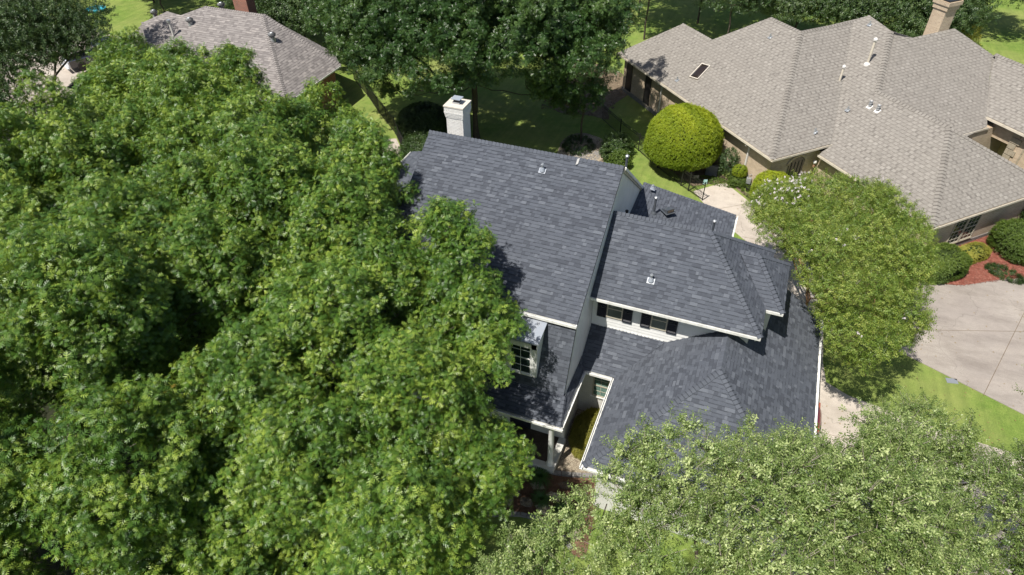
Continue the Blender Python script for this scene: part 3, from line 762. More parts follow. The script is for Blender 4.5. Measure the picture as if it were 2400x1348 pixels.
# walls
WL = -4.47
g = G(); g.prismx([(17.0, 0), (28.5, 0), (28.5, 6.02), (YR, 9.80), (17.95, 6.28), (17.86, 5.9), (16.74, 3.38), (16.66, 3.2), (17.0, 3.2)][::-1], -12.9, WL); main_wall = g.make('wall', M['white'], H1)
G().box((-4.6, 17.02, 0), (-4.44, 19.0, 3.04)).make('brick_wall', M['brick_white'], H1)
G().box((-4.44, 19.0, 0), (-2.45, 19.25, 3.2)).make('brick_wall', M['brick_white'], H1)
# garage walls with an open door on the driveway side
g = G(); g.box((-2.45, 14.56, 0), (-2.25, 24.9, 3.0)); g.box((-2.25, 14.56, 0), (4.35, 14.76, 3.0)); g.box((-2.25, 24.7, 0), (4.35, 24.9, 3.0))
g.box((4.15, 14.76, 0), (4.35, 19.2, 3.0)); g.box((4.15, 23.6, 0), (4.35, 24.7, 3.0)); g.box((4.15, 19.2, 2.35), (4.35, 23.6, 3.0)); g.make('garage_wall', M['brick_white'], H1)
G().box((-2.25, 14.76, 0), (4.15, 24.7, .04)).make('garage_floor', M['concrete'], H1)
G().box((1.2, 19.25, 2.38), (4.1, 23.55, 2.44)).make('raised_garage_door', M['white'], H1)
G().box((-4.46, 20.26, 3.0), (1.72, 24.8, 6.08)).make('upper_wall', M['white'], H1)
G().box((1.72, 21.75, 3.0), (2.36, 24.15, 6.08)).make('upper_wall', M['white'], H1)
G().box((-4.46, 24.8, 0), (-.05, 28.9, 4.9)).make('rear_wing_wall', M['white'], H1)
G().box((-17.3, 19.8, 0), (-12.9, 28.9, 4.9)).make('left_wing_wall', M['white'], H1)
# lap siding boards on the upper front wall
z = zc(20.235)+.02; k = 0
while z < 6.0:
    h = min(.155, 6.06-z); X0 = -4.46
    X1 = min(1.72, -1.305+(z-zc(20.235))/.681+.12) if z < zg else 1.72
    V = [(X0, 20.24, z), (X1, 20.24, z), (X1, 20.255, z+h), (X0, 20.255, z+h), (X0, 20.262, z), (X1, 20.262, z), (X1, 20.262, z+h), (X0, 20.262, z+h)]
    obj('siding_board', V, [(0,1,2,3), (0,4,5,1), (3,2,6,7), (0,3,7,4), (1,5,6,2)], M['white'], H1); z += .155
# step flashing teeth along the walls
def teeth(pts, size, m, nrm, name='step_flashing'):
    rn = random.Random(4); gg = G()
    for (p, q) in pts:
        p, q = Vector(p), Vector(q); L = (q-p).length; n_ = int(L/.15)
        for i in range(n_):
            c = p.lerp(q, (i+.5)/n_); s_ = size*rn.uniform(.3, 1)
            gg.obox(c+Vector((0, 0, s_/2)), (q-p).normalized()*.055, Vector(nrm)*.006, (0, 0, s_/2+.02))
    gg.make(name, m, H1, kind='stuff')
teeth([((-4.3, 20.23, zc(20.23)), (-1.4, 20.23, zc(20.23)))], .05, M['white'], (0, 1, 0))
teeth([((-4.455, 16.8, 3.50), (-4.455, 18.9, 3.50)), ((-4.455, 19.0, 3.42), (-4.455, 20.2, zc(20.2)))], .05, M['white'], (1, 0, 0))
# rake boards, fascia and gutters
g = G(); g.beam((WL+.03, YR+.0, ZR-.14), (WL+.03, YB, ZB-.14), (1, 0, 0), .06, .2); g.make('rake_board', M['frame_tan'], H1)
g = G(); g.beam((WL+.07, YR+.1, ZR-.12), (WL+.07, YB+.02, ZB-.10), (1, 0, 0), .05, .12); g.make('rake_trim', M['white'], H1)
g = G(); g.beam((WL+.005, YE, ZE-.10), (WL+.005, YR, ZR-.10), (1, 0, 0), .028, .17); g.make('rake_board', M['white'], H1)
gutter(H1, (RX0, YE, ZE-.02), (RX1-.01, YE, ZE-.02), (0, -1, 0), M['trim'], .10, .12)
g = G(); g.box((RX0, YE, ZE-.17), (RX1-.02, YE+.35, ZE-.13)); g.make('soffit', M['white'], H1)
gutter(H1, (-13.4, 15.445, 3.08), (-4.211+.11, 15.445, 3.08), (0, -1, 0), M['trim'])
gutter(H1, (-4.211, 15.445, 3.08), (-4.211, 18.616, 3.08), (1, 0, 0), M['trim'])
gutter(H1, (-4.10, 18.616, 3.08), (-3.035, 18.616, 3.08), (0, -1, 0), M['trim'])
gutter(H1, (GL, GF-.11, 3.08), (GL, 18.616, 3.08), (-1, 0, 0), M['trim'])
gutter(H1, (GL, GF, 3.08), (GR+.11, GF, 3.08), (0, -1, 0), M['trim'])
gutter(H1, (GR, GF, 3.08), (GR, 25.35, 3.08), (1, 0, 0), M['trim'])
gutter(H1, (-4.46, WF, ZW-.02), (WX, WF, ZW-.02), (0, -1, 0), M['trim'], .05, .12, 'fascia')
gutter(H1, (WX-.05, BF, ZW-.02), (BX, BF, ZW-.02), (0, -1, 0), M['trim'], .05, .12, 'fascia')
gutter(H1, (FX, 25.6, FZ-.02), (FX, FY, FZ-.02), (1, 0, 0), M['trim'])
gutter(H1, (-17.6, 19.5, 4.98), (-17.6, FY, 4.98), (-1, 0, 0), M['trim'])
g = G(); g.box((-4.46, WF+.02, ZW-.16), (WX-.03, WF+.6, ZW-.13)); g.box((1.72, WF+.6, ZW-.16), (WX-.03, WB, ZW-.13)); g.make('soffit', M['white'], H1)
g = G(); g.box((GL+.02, GF+.02, 2.96), (GR-.02, GF+.45, 3.0)); g.box((GL+.02, GF+.45, 2.96), (-2.45, 18.6, 3.0)); g.box((4.35, GF+.45, 2.96), (GR-.02, 25.3, 3.0))
g.box((-4.44, 18.62, 2.96), (-2.93, 19.0, 3.0)); g.box((-13.4, 15.46, 2.96), (-4.22, 17.0, 3.0)); g.make('soffit', M['white'], H1)
# windows of the upper wall, each with a pair of shutters
for cx in (-3.525, -1.705):
    window(H1, (cx, 20.22, 5.33), (1, 0, 0), (0, -1, 0), .66, 1.0, M['frame_tan'], M['curtain'], 2, 1, .05, .02)
    for s_ in (-1, 1):
        xc = cx+s_*.535; g = G(); h0, h1 = 4.78, 5.86; y0 = 20.205
        for a in (-.195, .155): g.box((xc+a, y0-.02, h0), (xc+a+.04, y0+.03, h1))
        for zz in (h0, (h0+h1)/2-.03, h1-.06): g.box((xc-.155, y0-.018, zz), (xc+.155, y0+.03, zz+.06))
        for i in range(22):
            zz = h0+.07+i*.045
            if abs(zz-(h0+h1)/2) > .05 and zz < h1-.08: g.obox((xc, y0+.006, zz+.015), (.155, 0, 0), (0, .016, .010), (0, -.002, .005))
        g.make('shutter', M['shutter'], H1)
# the courtyard window
f = window(H1, (-3.5, 18.985, 1.95), (1, 0, 0), (0, -1, 0), .72, 1.36, M['frame_tan'], M['glass'], 4, 2, .06, .04, M['white'])
for i in range(22):
    G().obox((-3.5, 18.975, 1.36+i*.056), (.29, 0, 0), (0, .003, .002), (0, -.006, .017)).make('blind_slat', M['blind'], f)
# the dormer on the steep front roof
DX0, DX1 = -7.02, -5.68; dy = 16.80; dz0, dz1 = 3.92, 5.85
g = G(); g.box((DX0, dy, dz0), (DX0+.24, 17.9, dz1)); g.box((DX1-.24, dy, dz0), (DX1, 17.9, dz1)); g.box((DX0+.24, dy, dz1-.16), (DX1-.24, 17.9, dz1)); g.box((DX0+.24, dy, dz0), (DX1-.24, 17.9, dz0+.08))
dorm = g.make('dormer', M['white'], H1)
g = G(); g.poly([(DX0-.07, dy-.1, dz1+.02), (DX1+.07, dy-.1, dz1+.02), (DX1+.07, 17.80, dz1+.26), (DX0-.07, 17.80, dz1+.26)], .05); g.make('dormer_roof', M['lead'], dorm)
g = G(); g.poly([(DX0+.02, dy, dz1), (DX1-.02, dy, dz1), (DX1-.02, 17.75, dz1+.2), (DX0+.02, 17.75, dz1+.2)], .4); g.make('dormer_cheek', M['white'], dorm)
window(H1, ((DX0+DX1)/2, dy+.02, (dz0+dz1)/2-.03), (1, 0, 0), (0, -1, 0), DX1-DX0-.46, dz1-dz0-.24, M['white'], M['glass'], 4, 2, .05, .03, M['white'])
# porch
G().box((-9.6, 15.36, 0), (-4.40, 17.02, .30)).make('porch_slab', M['slab'], H1)
g = G(); g.box((-9.6, 15.33, 0), (-4.36, 15.62, .34)); g.box((-4.66, 15.62, 0), (-4.36, 17.02, .34)); g.make('porch_edge', M['brick_white'], H1)
for cx in (-4.60, -8.6):
    g = G(); g.lathe((cx, 15.60, .34), [(.17, 0), (.17, .04), (.145, .07), (.15, .10), (.125, .13), (.118, .9), (.108, 2.4), (.125, 2.44), (.14, 2.5), (.14, 2.62)], 20); g.make('porch_column', M['white'], H1, smooth=True)
G().box((-6.9, 16.97, .3), (-5.95, 17.03, 2.4)).make('front_door', M['shutter'], H1)
# downspout elbows
g = G(); g.cyl((1.78, 21.2, 5.85), (1.86, 20.9, 5.35), .045, n=10); g.cyl((1.86, 20.9, 5.35), (2.0, 20.75, 5.0), .045, n=10); g.make('downspout', M['trim'], H1)
g = G(); g.box((4.36, 25.2, .2), (4.44, 25.3, 3.0)); g.make('downspout', M['trim'], H1)
# painted brick chimney, brick by brick on the two seen sides and the rest
CX0, CX1, CY0, CY1 = -12.73, -11.93, 24.42, 25.18
ch = G().box((CX0+.03, CY0+.03, 5.5), (CX1-.03, CY1-.03, 10.72)).make('chimney', M['brick_cap'], H1)
bz = .072; brm = {}
def brick_mesh(w, d, h=.062):
    key = (round(w, 3), round(d, 3))
    if key not in brm:
        gg = G().box((0, 0, 0), (w, d, h)); brm[key] = mesh('brick', gg.V, gg.F, M['brick_cap'])
    return brm[key]
rb = random.Random(8); zz = 8.9; ci = 0
while zz < 10.70:
    t = 0 if zz < 10.20 else min(.065, (zz-10.20)/.07*.013+.012)
    if zz > 10.55: t = .055
    x0, x1, y0, y1 = CX0-t, CX1+t, CY0-t, CY1+t; n_ = 4
    for side in range(2):
        Lw = (x1-x0) if side == 0 else (y1-y0); off = (ci % 2)*.5
        e = [0]+[(i+1-off)*Lw/n_ for i in range(n_)]+([Lw] if off else [])
        for a, b in zip(e[:-1], e[1:]):
            if b-a < .04: continue
            j = rb.uniform(-.002, .003)
            if side == 0: o = bpy.data.objects.new('brick', brick_mesh(b-a-.010, .10)); link(o, ch, Matrix.Translation((x0+a+.005, y0-j, zz)))
            else: o = bpy.data.objects.new('brick', brick_mesh(.10, b-a-.010)); link(o, ch, Matrix.Translation((x1-.10+j, y0+a+.005+(.1 if a == 0 else 0)*0, zz)))
    if t: G().box((x0, y0+.10, zz), (x0+.1, y1, zz+.062)).make('brick', M['brick_cap'], ch); G().box((x0+.1, y1-.1, zz), (x1-.1, y1, zz+.062)).make('brick', M['brick_cap'], ch)
    zz += bz; ci += 1
top = zz
g = G(); g.box((CX0-.075, CY0-.075, top-.01), (CX1+.075, CY1+.075, top+.05)); g.make('chimney_crown', M['crown'], ch)
g = G(); g.box((-12.5, 24.66, top+.05), (-12.16, 24.98, top+.13)); g.make('flue', M['galv'], ch)
g = G(); g.box((-12.46, 24.70, top+.13), (-12.2, 24.94, top+.27)); g.make('flue_screen', M['iron'], ch)
g = G(); g.box((-12.54, 24.60, top+.27), (-12.1, 25.0, top+.295)); g.make('chimney_cap', M['lead'], ch)

# vents and pipes on the charcoal roof: each is a thing
def boot_vent(p, nrm, label, h=.28, lean=0, m1='lead', m2='galv', group='lead roof vents'):
    p = Vector(p); n = Vector(nrm).normalized(); t = thing('roof_vent', label, 'vent', p, group)
    e = Vector((0, 0, 1)).cross(n).normalized(); u = n.cross(e)
    G().obox(p+n*.02, e*.15, u*.12, n*.006).make('base_plate', M[m1], t)
    g = G(); g.cyl(p+n*.02, p+Vector((0, 0, .15)), .12, .075, 14); g.make('cone', M[m1], t)
    g = G(); g.cyl(p+Vector((0, 0, .12)), p+Vector((0, 0, h+.05)), .045, n=12); g.cyl(p+Vector((0, 0, h)), p+Vector((0, 0, h+.03)), .075, .06, 12); g.make('stack', M[m2], t); return t
boot_vent((-7.65, 22.80, 9.50), (0, -.53, .85), 'silver vent near the ridge of the tall charcoal roof', .30)
boot_vent((-2.33, 20.55, 6.95), (0, -.63, .77), 'silver vent low on the charcoal roof above the shuttered windows', .30)
boot_vent((-3.9, 28.7, 5.95), (.2, 0, 1), 'small silver vent beside the rear edge of the charcoal roof', .18)
def pipe(p, z0, z1, label, rr=.055, m='pipe_dark', group='dark vent pipes', capm='galv'):
    t = thing('vent_pipe', label, 'pipe', (p[0], p[1], z0), group)
    g = G(); g.cyl((p[0], p[1], z0), (p[0], p[1], z1), rr, n=12); g.make('pipe', M[m], t)
    g = G(); g.cyl((p[0], p[1], z1-.02), (p[0], p[1], z1+.05), rr*1.5, rr*1.6, 12); g.cyl((p[0], p[1], z1+.05), (p[0], p[1], z1+.09), rr*1.6, rr*.6, 12); g.make('cap', M[capm], t)
    g = G(); g.lathe((p[0], p[1], z0-.12), [(rr*2.8, 0), (rr*2.2, .1), (rr*1.1, .2)], 12); g.make('collar', M[m], t); return t
pipe((-3.45, 27.0), 5.75, 6.55, 'dark vent pipe beside the box vent on the rear roof')
pipe((-.62, 25.75), 5.2, 6.75, 'dark vent pipe behind the peak of the lower charcoal roof')
pipe((-4.85, 26.1), 8.0, 8.95, 'dark vent pipe standing behind the right end of the tall ridge')
pipe((-4.2, 24.0), 6.2, 7.55, 'short black pipe against the white gable wall', .045, 'iron', None, 'iron')
t = thing('box_vent', 'dark slanted box vent on the rear charcoal roof', 'vent', (-2.85, 27.3, 5.7))
gg = G(); e_ = Vector((.7, -.7, 0)).normalized(); f_ = Vector((.7, .7, 0)).normalized(); c_ = Vector((-2.85, 27.3, 5.80))
P = [c_-e_*.2-f_*.2, c_+e_*.22-f_*.2, c_+e_*.22+f_*.2, c_-e_*.2+f_*.2]
gg.add(P+[P[0]+Vector((0, 0, .06)), P[1]+Vector((0, 0, .2)), P[2]+Vector((0, 0, .2)), P[3]+Vector((0, 0, .06))], [(0,3,2,1), (4,5,6,7), (0,1,5,4), (1,2,6,5), (2,3,7,6), (3,0,4,7)]); gg.make('hood', M['pipe_dark'], t)
G().obox(c_-Vector((0, 0, .01)), e_*.28, f_*.26, (0, 0, .012)).make('flange', M['pipe_dark'], t)
G().obox(c_+e_*.225+Vector((0, 0, .1)), e_*.004, f_*.15, (0, 0, .06)).make('vent_opening', M['rock'], t)
t = G().obox((-6.33, 23.36, 9.90), (.035, .06, 0), (0, .12, .07), (0, -.01, .02)).make('debris', M['pvc']); tag(t, 'white scrap lying on the tall charcoal ridge', 'scrap')

# ============================================================ the car with its tail out of the garage
CXX = 3.34
car = thing('parked_car', 'dark red car with its tail sticking out of the garage', 'car', (CXX, 21.55, .04))
prof = [(-2.2, .35), (-2.25, .55), (-2.1, .78), (-1.2, .95), (-.55, 1.38), (.75, 1.42), (1.45, 1.02), (2.1, .95), (2.26, .78), (2.3, .5), (2.22, .32)]
V = []; F = []; ns = 9
for j in range(ns):
    s_ = -1+2*j/(ns-1); y = s_*.9; taper = 1-.10*abs(s_)**3; hh = 1-.13*abs(s_)**4
    for (x, z_) in prof: V.append((CXX+x*taper, 21.55+y, .04+(z_ if z_ < .7 else .7+(z_-.7)*hh)))
m_ = len(prof)
for j in range(ns-1):
    for i in range(m_): F.append((j*m_+i, j*m_+(i+1) % m_, (j+1)*m_+(i+1) % m_, (j+1)*m_+i))
F += [tuple(range(m_)), tuple(range((ns-1)*m_, ns*m_))[::-1]]
body = obj('body', V, F, m_carpaint('dark_red_car_paint', (.16, .008, .016)), car, smooth=True)
G().obox((CXX+1.16, 21.55, .04+1.235), (.31, 0, -.19), (0, .66, 0), (.01, 0, .016)).make('rear_window', M['glass'], car)
for s_ in (-1, 1):
    for x in (-1.35, 1.4):
        wl = G(); wl.cyl((CXX+x, 21.55+s_*.78, .36), (CXX+x, 21.55+s_*.92, .36), .32, n=18); wo = wl.make('wheel', M['iron'], car)
        wl = G(); wl.cyl((CXX+x, 21.55+s_*.9, .36), (CXX+x, 21.55+s_*.935, .36), .19, n=14); wl.make('rim', M['galv'], wo)
    G().obox((CXX+2.13, 21.55+s_*.66, .04+.80), (.05, 0, -.01), (0, .16, 0), (0, 0, .05)).make('tail_light', M['brick_red'], car)
G().box((CXX+2.24, 20.75, .36), (CXX+2.30, 22.35, .46)).make('bumper_trim', M['galv'], car)

# ============================================================ the tan brick house, turned 45 degrees
H2 = thing('tan_brick_house', 'tan brick house with wide weathered brown hip roof at right', 'house', (2, 46, 0))
W = lambda p, q, z: ((p+q)/R2, (q-p)/R2, z)
t_ = .58
L1 = lambda p, q: W(p, q, 3+t_*(q-28.8)); F1 = lambda p, q: W(p, q, 3+t_*(-26.6-p)); L2 = lambda p, q: W(p, q, 3+t_*(q-33.4))
F2 = lambda p, q: W(p, q, 3+t_*(-23.71-p)); F3 = F2; L4 = lambda p, q: W(p, q, 3.52+t_*(q-44.34))
r = Roof(H2, M['shingle_tan'], .215, 5, regular=True, wq=(.24, .14), lift=(.008, .024), bandtone=.28)
r.facet([L1(-44.9, 28.8), L1(-26.6, 28.8), L1(-33.8, 36.0), L1(-36.9, 36.0), L1(-38.95, 32.9), L1(-42.6, 32.9)])
r.facet([F1(-26.6, 28.8), F1(-26.6, 33.4), F1(-33.8, 40.6), F1(-34.0, 42.3), F1(-33.8, 36.0)])
r.facet([L2(-26.6, 33.4), L2(-26.5, 32.53), L2(-17.95, 32.53), L2(-22.3, 37.33), L2(-27.62, 37.33), L2(-31, 41), L2(-33.4, 41.4), L2(-33.8, 40.6)])
r.facet([F2(-27.62, 37.33), F2(-23.6, 37.5), F2(-23.4, 39.4), F2(-24.6, 39.9), F2(-29.15, 44.5), F2(-30.45, 46.5), F2(-30.42, 42.6), F2(-31, 41)])
r.facet([F3(-24.6, 39.9), F3(-23.4, 39.4), F3(-24.0, 43.9), F3(-24.5, 44.34), F3(-26.95, 46.8), F3(-28.0, 48.3), F3(-30.45, 46.5), F3(-29.15, 44.5)])
r.facet([L4(-24.61, 44.34), L4(-17, 44.34), L4(-17, 48.1), L4(-25.8, 48.1), L4(-28.0, 48.2), L4(-26.95, 46.8)])
r.facet([W(-17.95, 32.53, 2.5), W(-17.95, 42.13, 2.5), W(-22.3, 37.33, 5.28)])
r.facet([W(-17.95, 42.13, 2.5), W(-27.0, 42.13, 2.5), W(-27.62, 37.33, 5.28), W(-22.3, 37.33, 5.28)])
# far slopes, falling away behind the ridges
def far(A, B, d): A, B, d = Vector(A), Vector(B), Vector(d); r.facet([A, B, B+d, A+d])
far(L1(-42.6, 32.9), L1(-38.95, 32.9), W(0, 4, -2.35)); r.facet([L1(-44.9, 28.8), L1(-42.6, 32.9), W(-44.9, 37, 3.0)])
far(L1(-38.95, 32.9), L1(-36.9, 36.0), W(-3.5, 2, -2.3)); far(L1(-36.9, 36.0), L1(-33.8, 36.0), W(-1, 5, -3.2))
far(F1(-33.8, 36.0), F1(-34.0, 42.3), W(-5, 1, -3.1)); far(L2(-33.4, 41.4), L2(-31, 41), W(-4, 3, -3.2))
far(L2(-31, 41), F2(-30.42, 42.6), W(-4, 2.5, -3.2)); far(F2(-30.42, 42.6), F2(-30.45, 46.5), W(-5, 1, -3.1))
far(F3(-30.2, 46.3), F3(-28.0, 48.3), W(-4, 4, -3.3)); far(L4(-28.0, 48.2), L4(-25.8, 48.1), W(-1, 5, -2.9)); far(L4(-25.8, 48.1), L4(-17, 48.1), W(0, 5, -2.9))
pm, qm = W(-1, 0, -t_), W(0, -1, -t_); pp = W(1, 0, -t_)
cp = dict(wid=.20, step=.24)
r.cap(L1(-26.6, 28.8), L1(-33.8, 36.0), qm, pp, **cp)
r.cap(L1(-33.8, 36.02), L1(-36.9, 36.02), qm, W(0, 1, -t_), **cp)
r.cap(F1(-33.85, 36.0), F1(-33.85, 42.0), pp, W(-1, 0, -t_), **cp)
r.cap(L2(-27.62, 37.33), L2(-31, 41), qm, pp, **cp)
r.cap(L2(-22.3, 37.35), L2(-27.62, 37.35), qm, W(0, 1, -t_), **cp)
r.cap(L2(-17.95, 32.53), L2(-22.3, 37.33), qm, pp, **cp)
r.cap(W(-17.95, 42.13, 2.5), W(-22.3, 37.33, 5.28), pp, W(0, 1, -t_), **cp)
r.cap(L4(-17, 48.1), L4(-28.0, 48.15), qm, W(0, 1, -t_), **cp)
r.cap(L1(-42.6, 32.92), L1(-38.95, 32.92), qm, W(0, 1, -t_), **cp)
r.build(0, False)
def wbox(g, p0, p1, q0, q1, z0, z1):
    c = W((p0+p1)/2, (q0+q1)/2, (z0+z1)/2); return g.obox(c, W((p1-p0)/2, 0, 0), W(0, (q1-q0)/2, 0), (0, 0, (z1-z0)/2))
g = G()
wbox(g, -44.4, -26.95, 29.2, 36.5, 0, 2.95); wbox(g, -43.9, -26.95, 36.5, 42.5, 0, 2.95); g.make('wall', M['brick_tan'], H2)
g = G(); wbox(g, -26.95, -18.12, 32.95, 41.8, 0, 2.45); g.make('garage_wall', M['brick_tan'], H2)
g = G(); wbox(g, -37, -23.9, 42.3, 50, 0, 3.0); wbox(g, -23.9, -17, 46.3, 50, 0, 3.4); wbox(g, -24.1, -22.6, 44.7, 45.1, 2.3, 3.4); wbox(g, -22.6, -21.7, 44.7, 45.6, 0, 3.4); wbox(g, -21.7, -17, 44.7, 45.1, 0, 3.4); g.make('wall', M['brick_tan'], H2)
# concrete footing line and window band
g = G(); wbox(g, -44.45, -26.9, 29.15, 29.2, 0, .32); wbox(g, -18.12, -18.08, 32.9, 41.85, 0, .3); g.make('foundation', M['curbstone'], H2)
up_n = W(0, -1, 0); up_p = W(1, 0, 0)
gutter(H2, L1(-44.9, 28.8), L1(-26.6, 28.8), up_n, M['cream'], .12, .12)
gutter(H2, F1(-26.6, 28.7), F1(-26.6, 33.4), up_p, M['cream'], .12, .12)
gutter(H2, W(-26.5, 32.53, 2.5), W(-17.95, 32.53, 2.5), up_n, M['cream'], .12, .12)
gutter(H2, W(-17.95, 32.45, 2.5), W(-17.95, 42.1, 2.5), up_p, M['cream'], .12, .12)
gutter(H2, W(-23.95, 40.5, 3.14), W(-23.95, 43.9, 3.14), up_p, M['cream'], .12, .12)
gutter(H2, W(-24.6, 44.32, 3.5), W(-17, 44.32, 3.5), up_n, M['cream'], .12, .12)
# tall screened windows on the side
for pc in (-43.55, -40.85):
    window(H2, W(pc, 29.19, 1.55), W(1, 0, 0), up_n, .78, 2.5, M['screen'], M['screen'], 2, 1, .04, .03, M['stone'])
# front windows of the near wing
f = window(H2, W(-18.11, 35.2, 1.35), W(0, 1, 0), up_p, 1.0, 1.75, M['frame_tan'], M['glass'], 6, 3, .05, .04, M['stone'])
f = window(H2, W(-18.11, 36.25, 1.35), W(0, 1, 0), up_p, 1.0, 1.75, M['frame_tan'], M['glass'], 6, 3, .05, .04, M['stone'])
# arched entry door beside the valley
def arch(par, c, u, nrm, w, h, m, ring, name='arched_door'):
    c, u, nrm = Vector(c), Vector(u), Vector(nrm); up = Vector((0, 0, 1)); pts = [(-w/2, 0), (w/2, 0), (w/2, h-w*.35)]
    pts += [(w/2*math.cos(a), h-w*.35+w*.35*math.sin(a)) for a in np.linspace(.25, math.pi-.25, 8)]+[(-w/2, h-w*.35)]
    V = [c+u*x+up*z+nrm*.03 for x, z in pts]+[c+u*x+up*z for x, z in pts]; n = len(pts)
    d = obj(name, V, [tuple(range(n))]+[(i, i+n, (i+1) % n+n, (i+1) % n) for i in range(n)], m, par)
    V = []; F = []; ang = np.linspace(0, math.pi, 13)
    for a in ang:
        for rr, dd in ((w/2, .05), (w/2+.18, .05), (w/2, 0.), (w/2+.18, 0.)):
            k = rr/(w/2); V.append(c+u*(rr*math.cos(a))+up*(h-w*.35+w*.35*math.sin(a)*k)+nrm*dd)
    for i in range(12):
        b_ = i*4; F += [(b_, b_+1, b_+5, b_+4), (b_+1, b_+3, b_+7, b_+5), (b_, b_+4, b_+6, b_+2)]
    obj('brick_arch', V, F, ring, d)
    g = G()
    for s_ in np.linspace(-.34, .34, 4): g.obox(c+u*(s_*w)+up*(h*.45)+nrm*.045, u*.015, nrm*.012, up*(h*.42))
    g.make('door_grille', M['iron'], d); return d
arch(H2, W(-26.94, 31.3, 0.05), W(0, 1, 0), up_p, 1.25, 2.35, M['glass'], M['brick_tan'])
arch(H2, W(-23.88, 42.2, .25), W(0, 1, 0), up_p, 1.4, 2.2, M['glass'], M['brick_tan'], 'arched_window')
# stone quoins on the entry pier
for i in range(8):
    a_ = .12 if i % 2 else .30; wbox(G(), -22.66, -22.6+a_+.3, 44.62, 44.72, .15+i*.4, .50+i*.4).make('quoin', M['stone'], H2); wbox(G(), -21.7, -21.6, 44.66, 44.7+.3+a_, .15+i*.4, .50+i*.4).make('quoin', M['stone'], H2)
# downspouts
for pc in (-39.0, -29.0):
    g = G(); wbox(g, pc-.05, pc+.05, 29.08, 29.18, .1, 2.75); wbox(g, pc-.05, pc+.05, 28.75, 29.1, 2.72, 2.82); g.make('downspout', M['pvc'], H2)
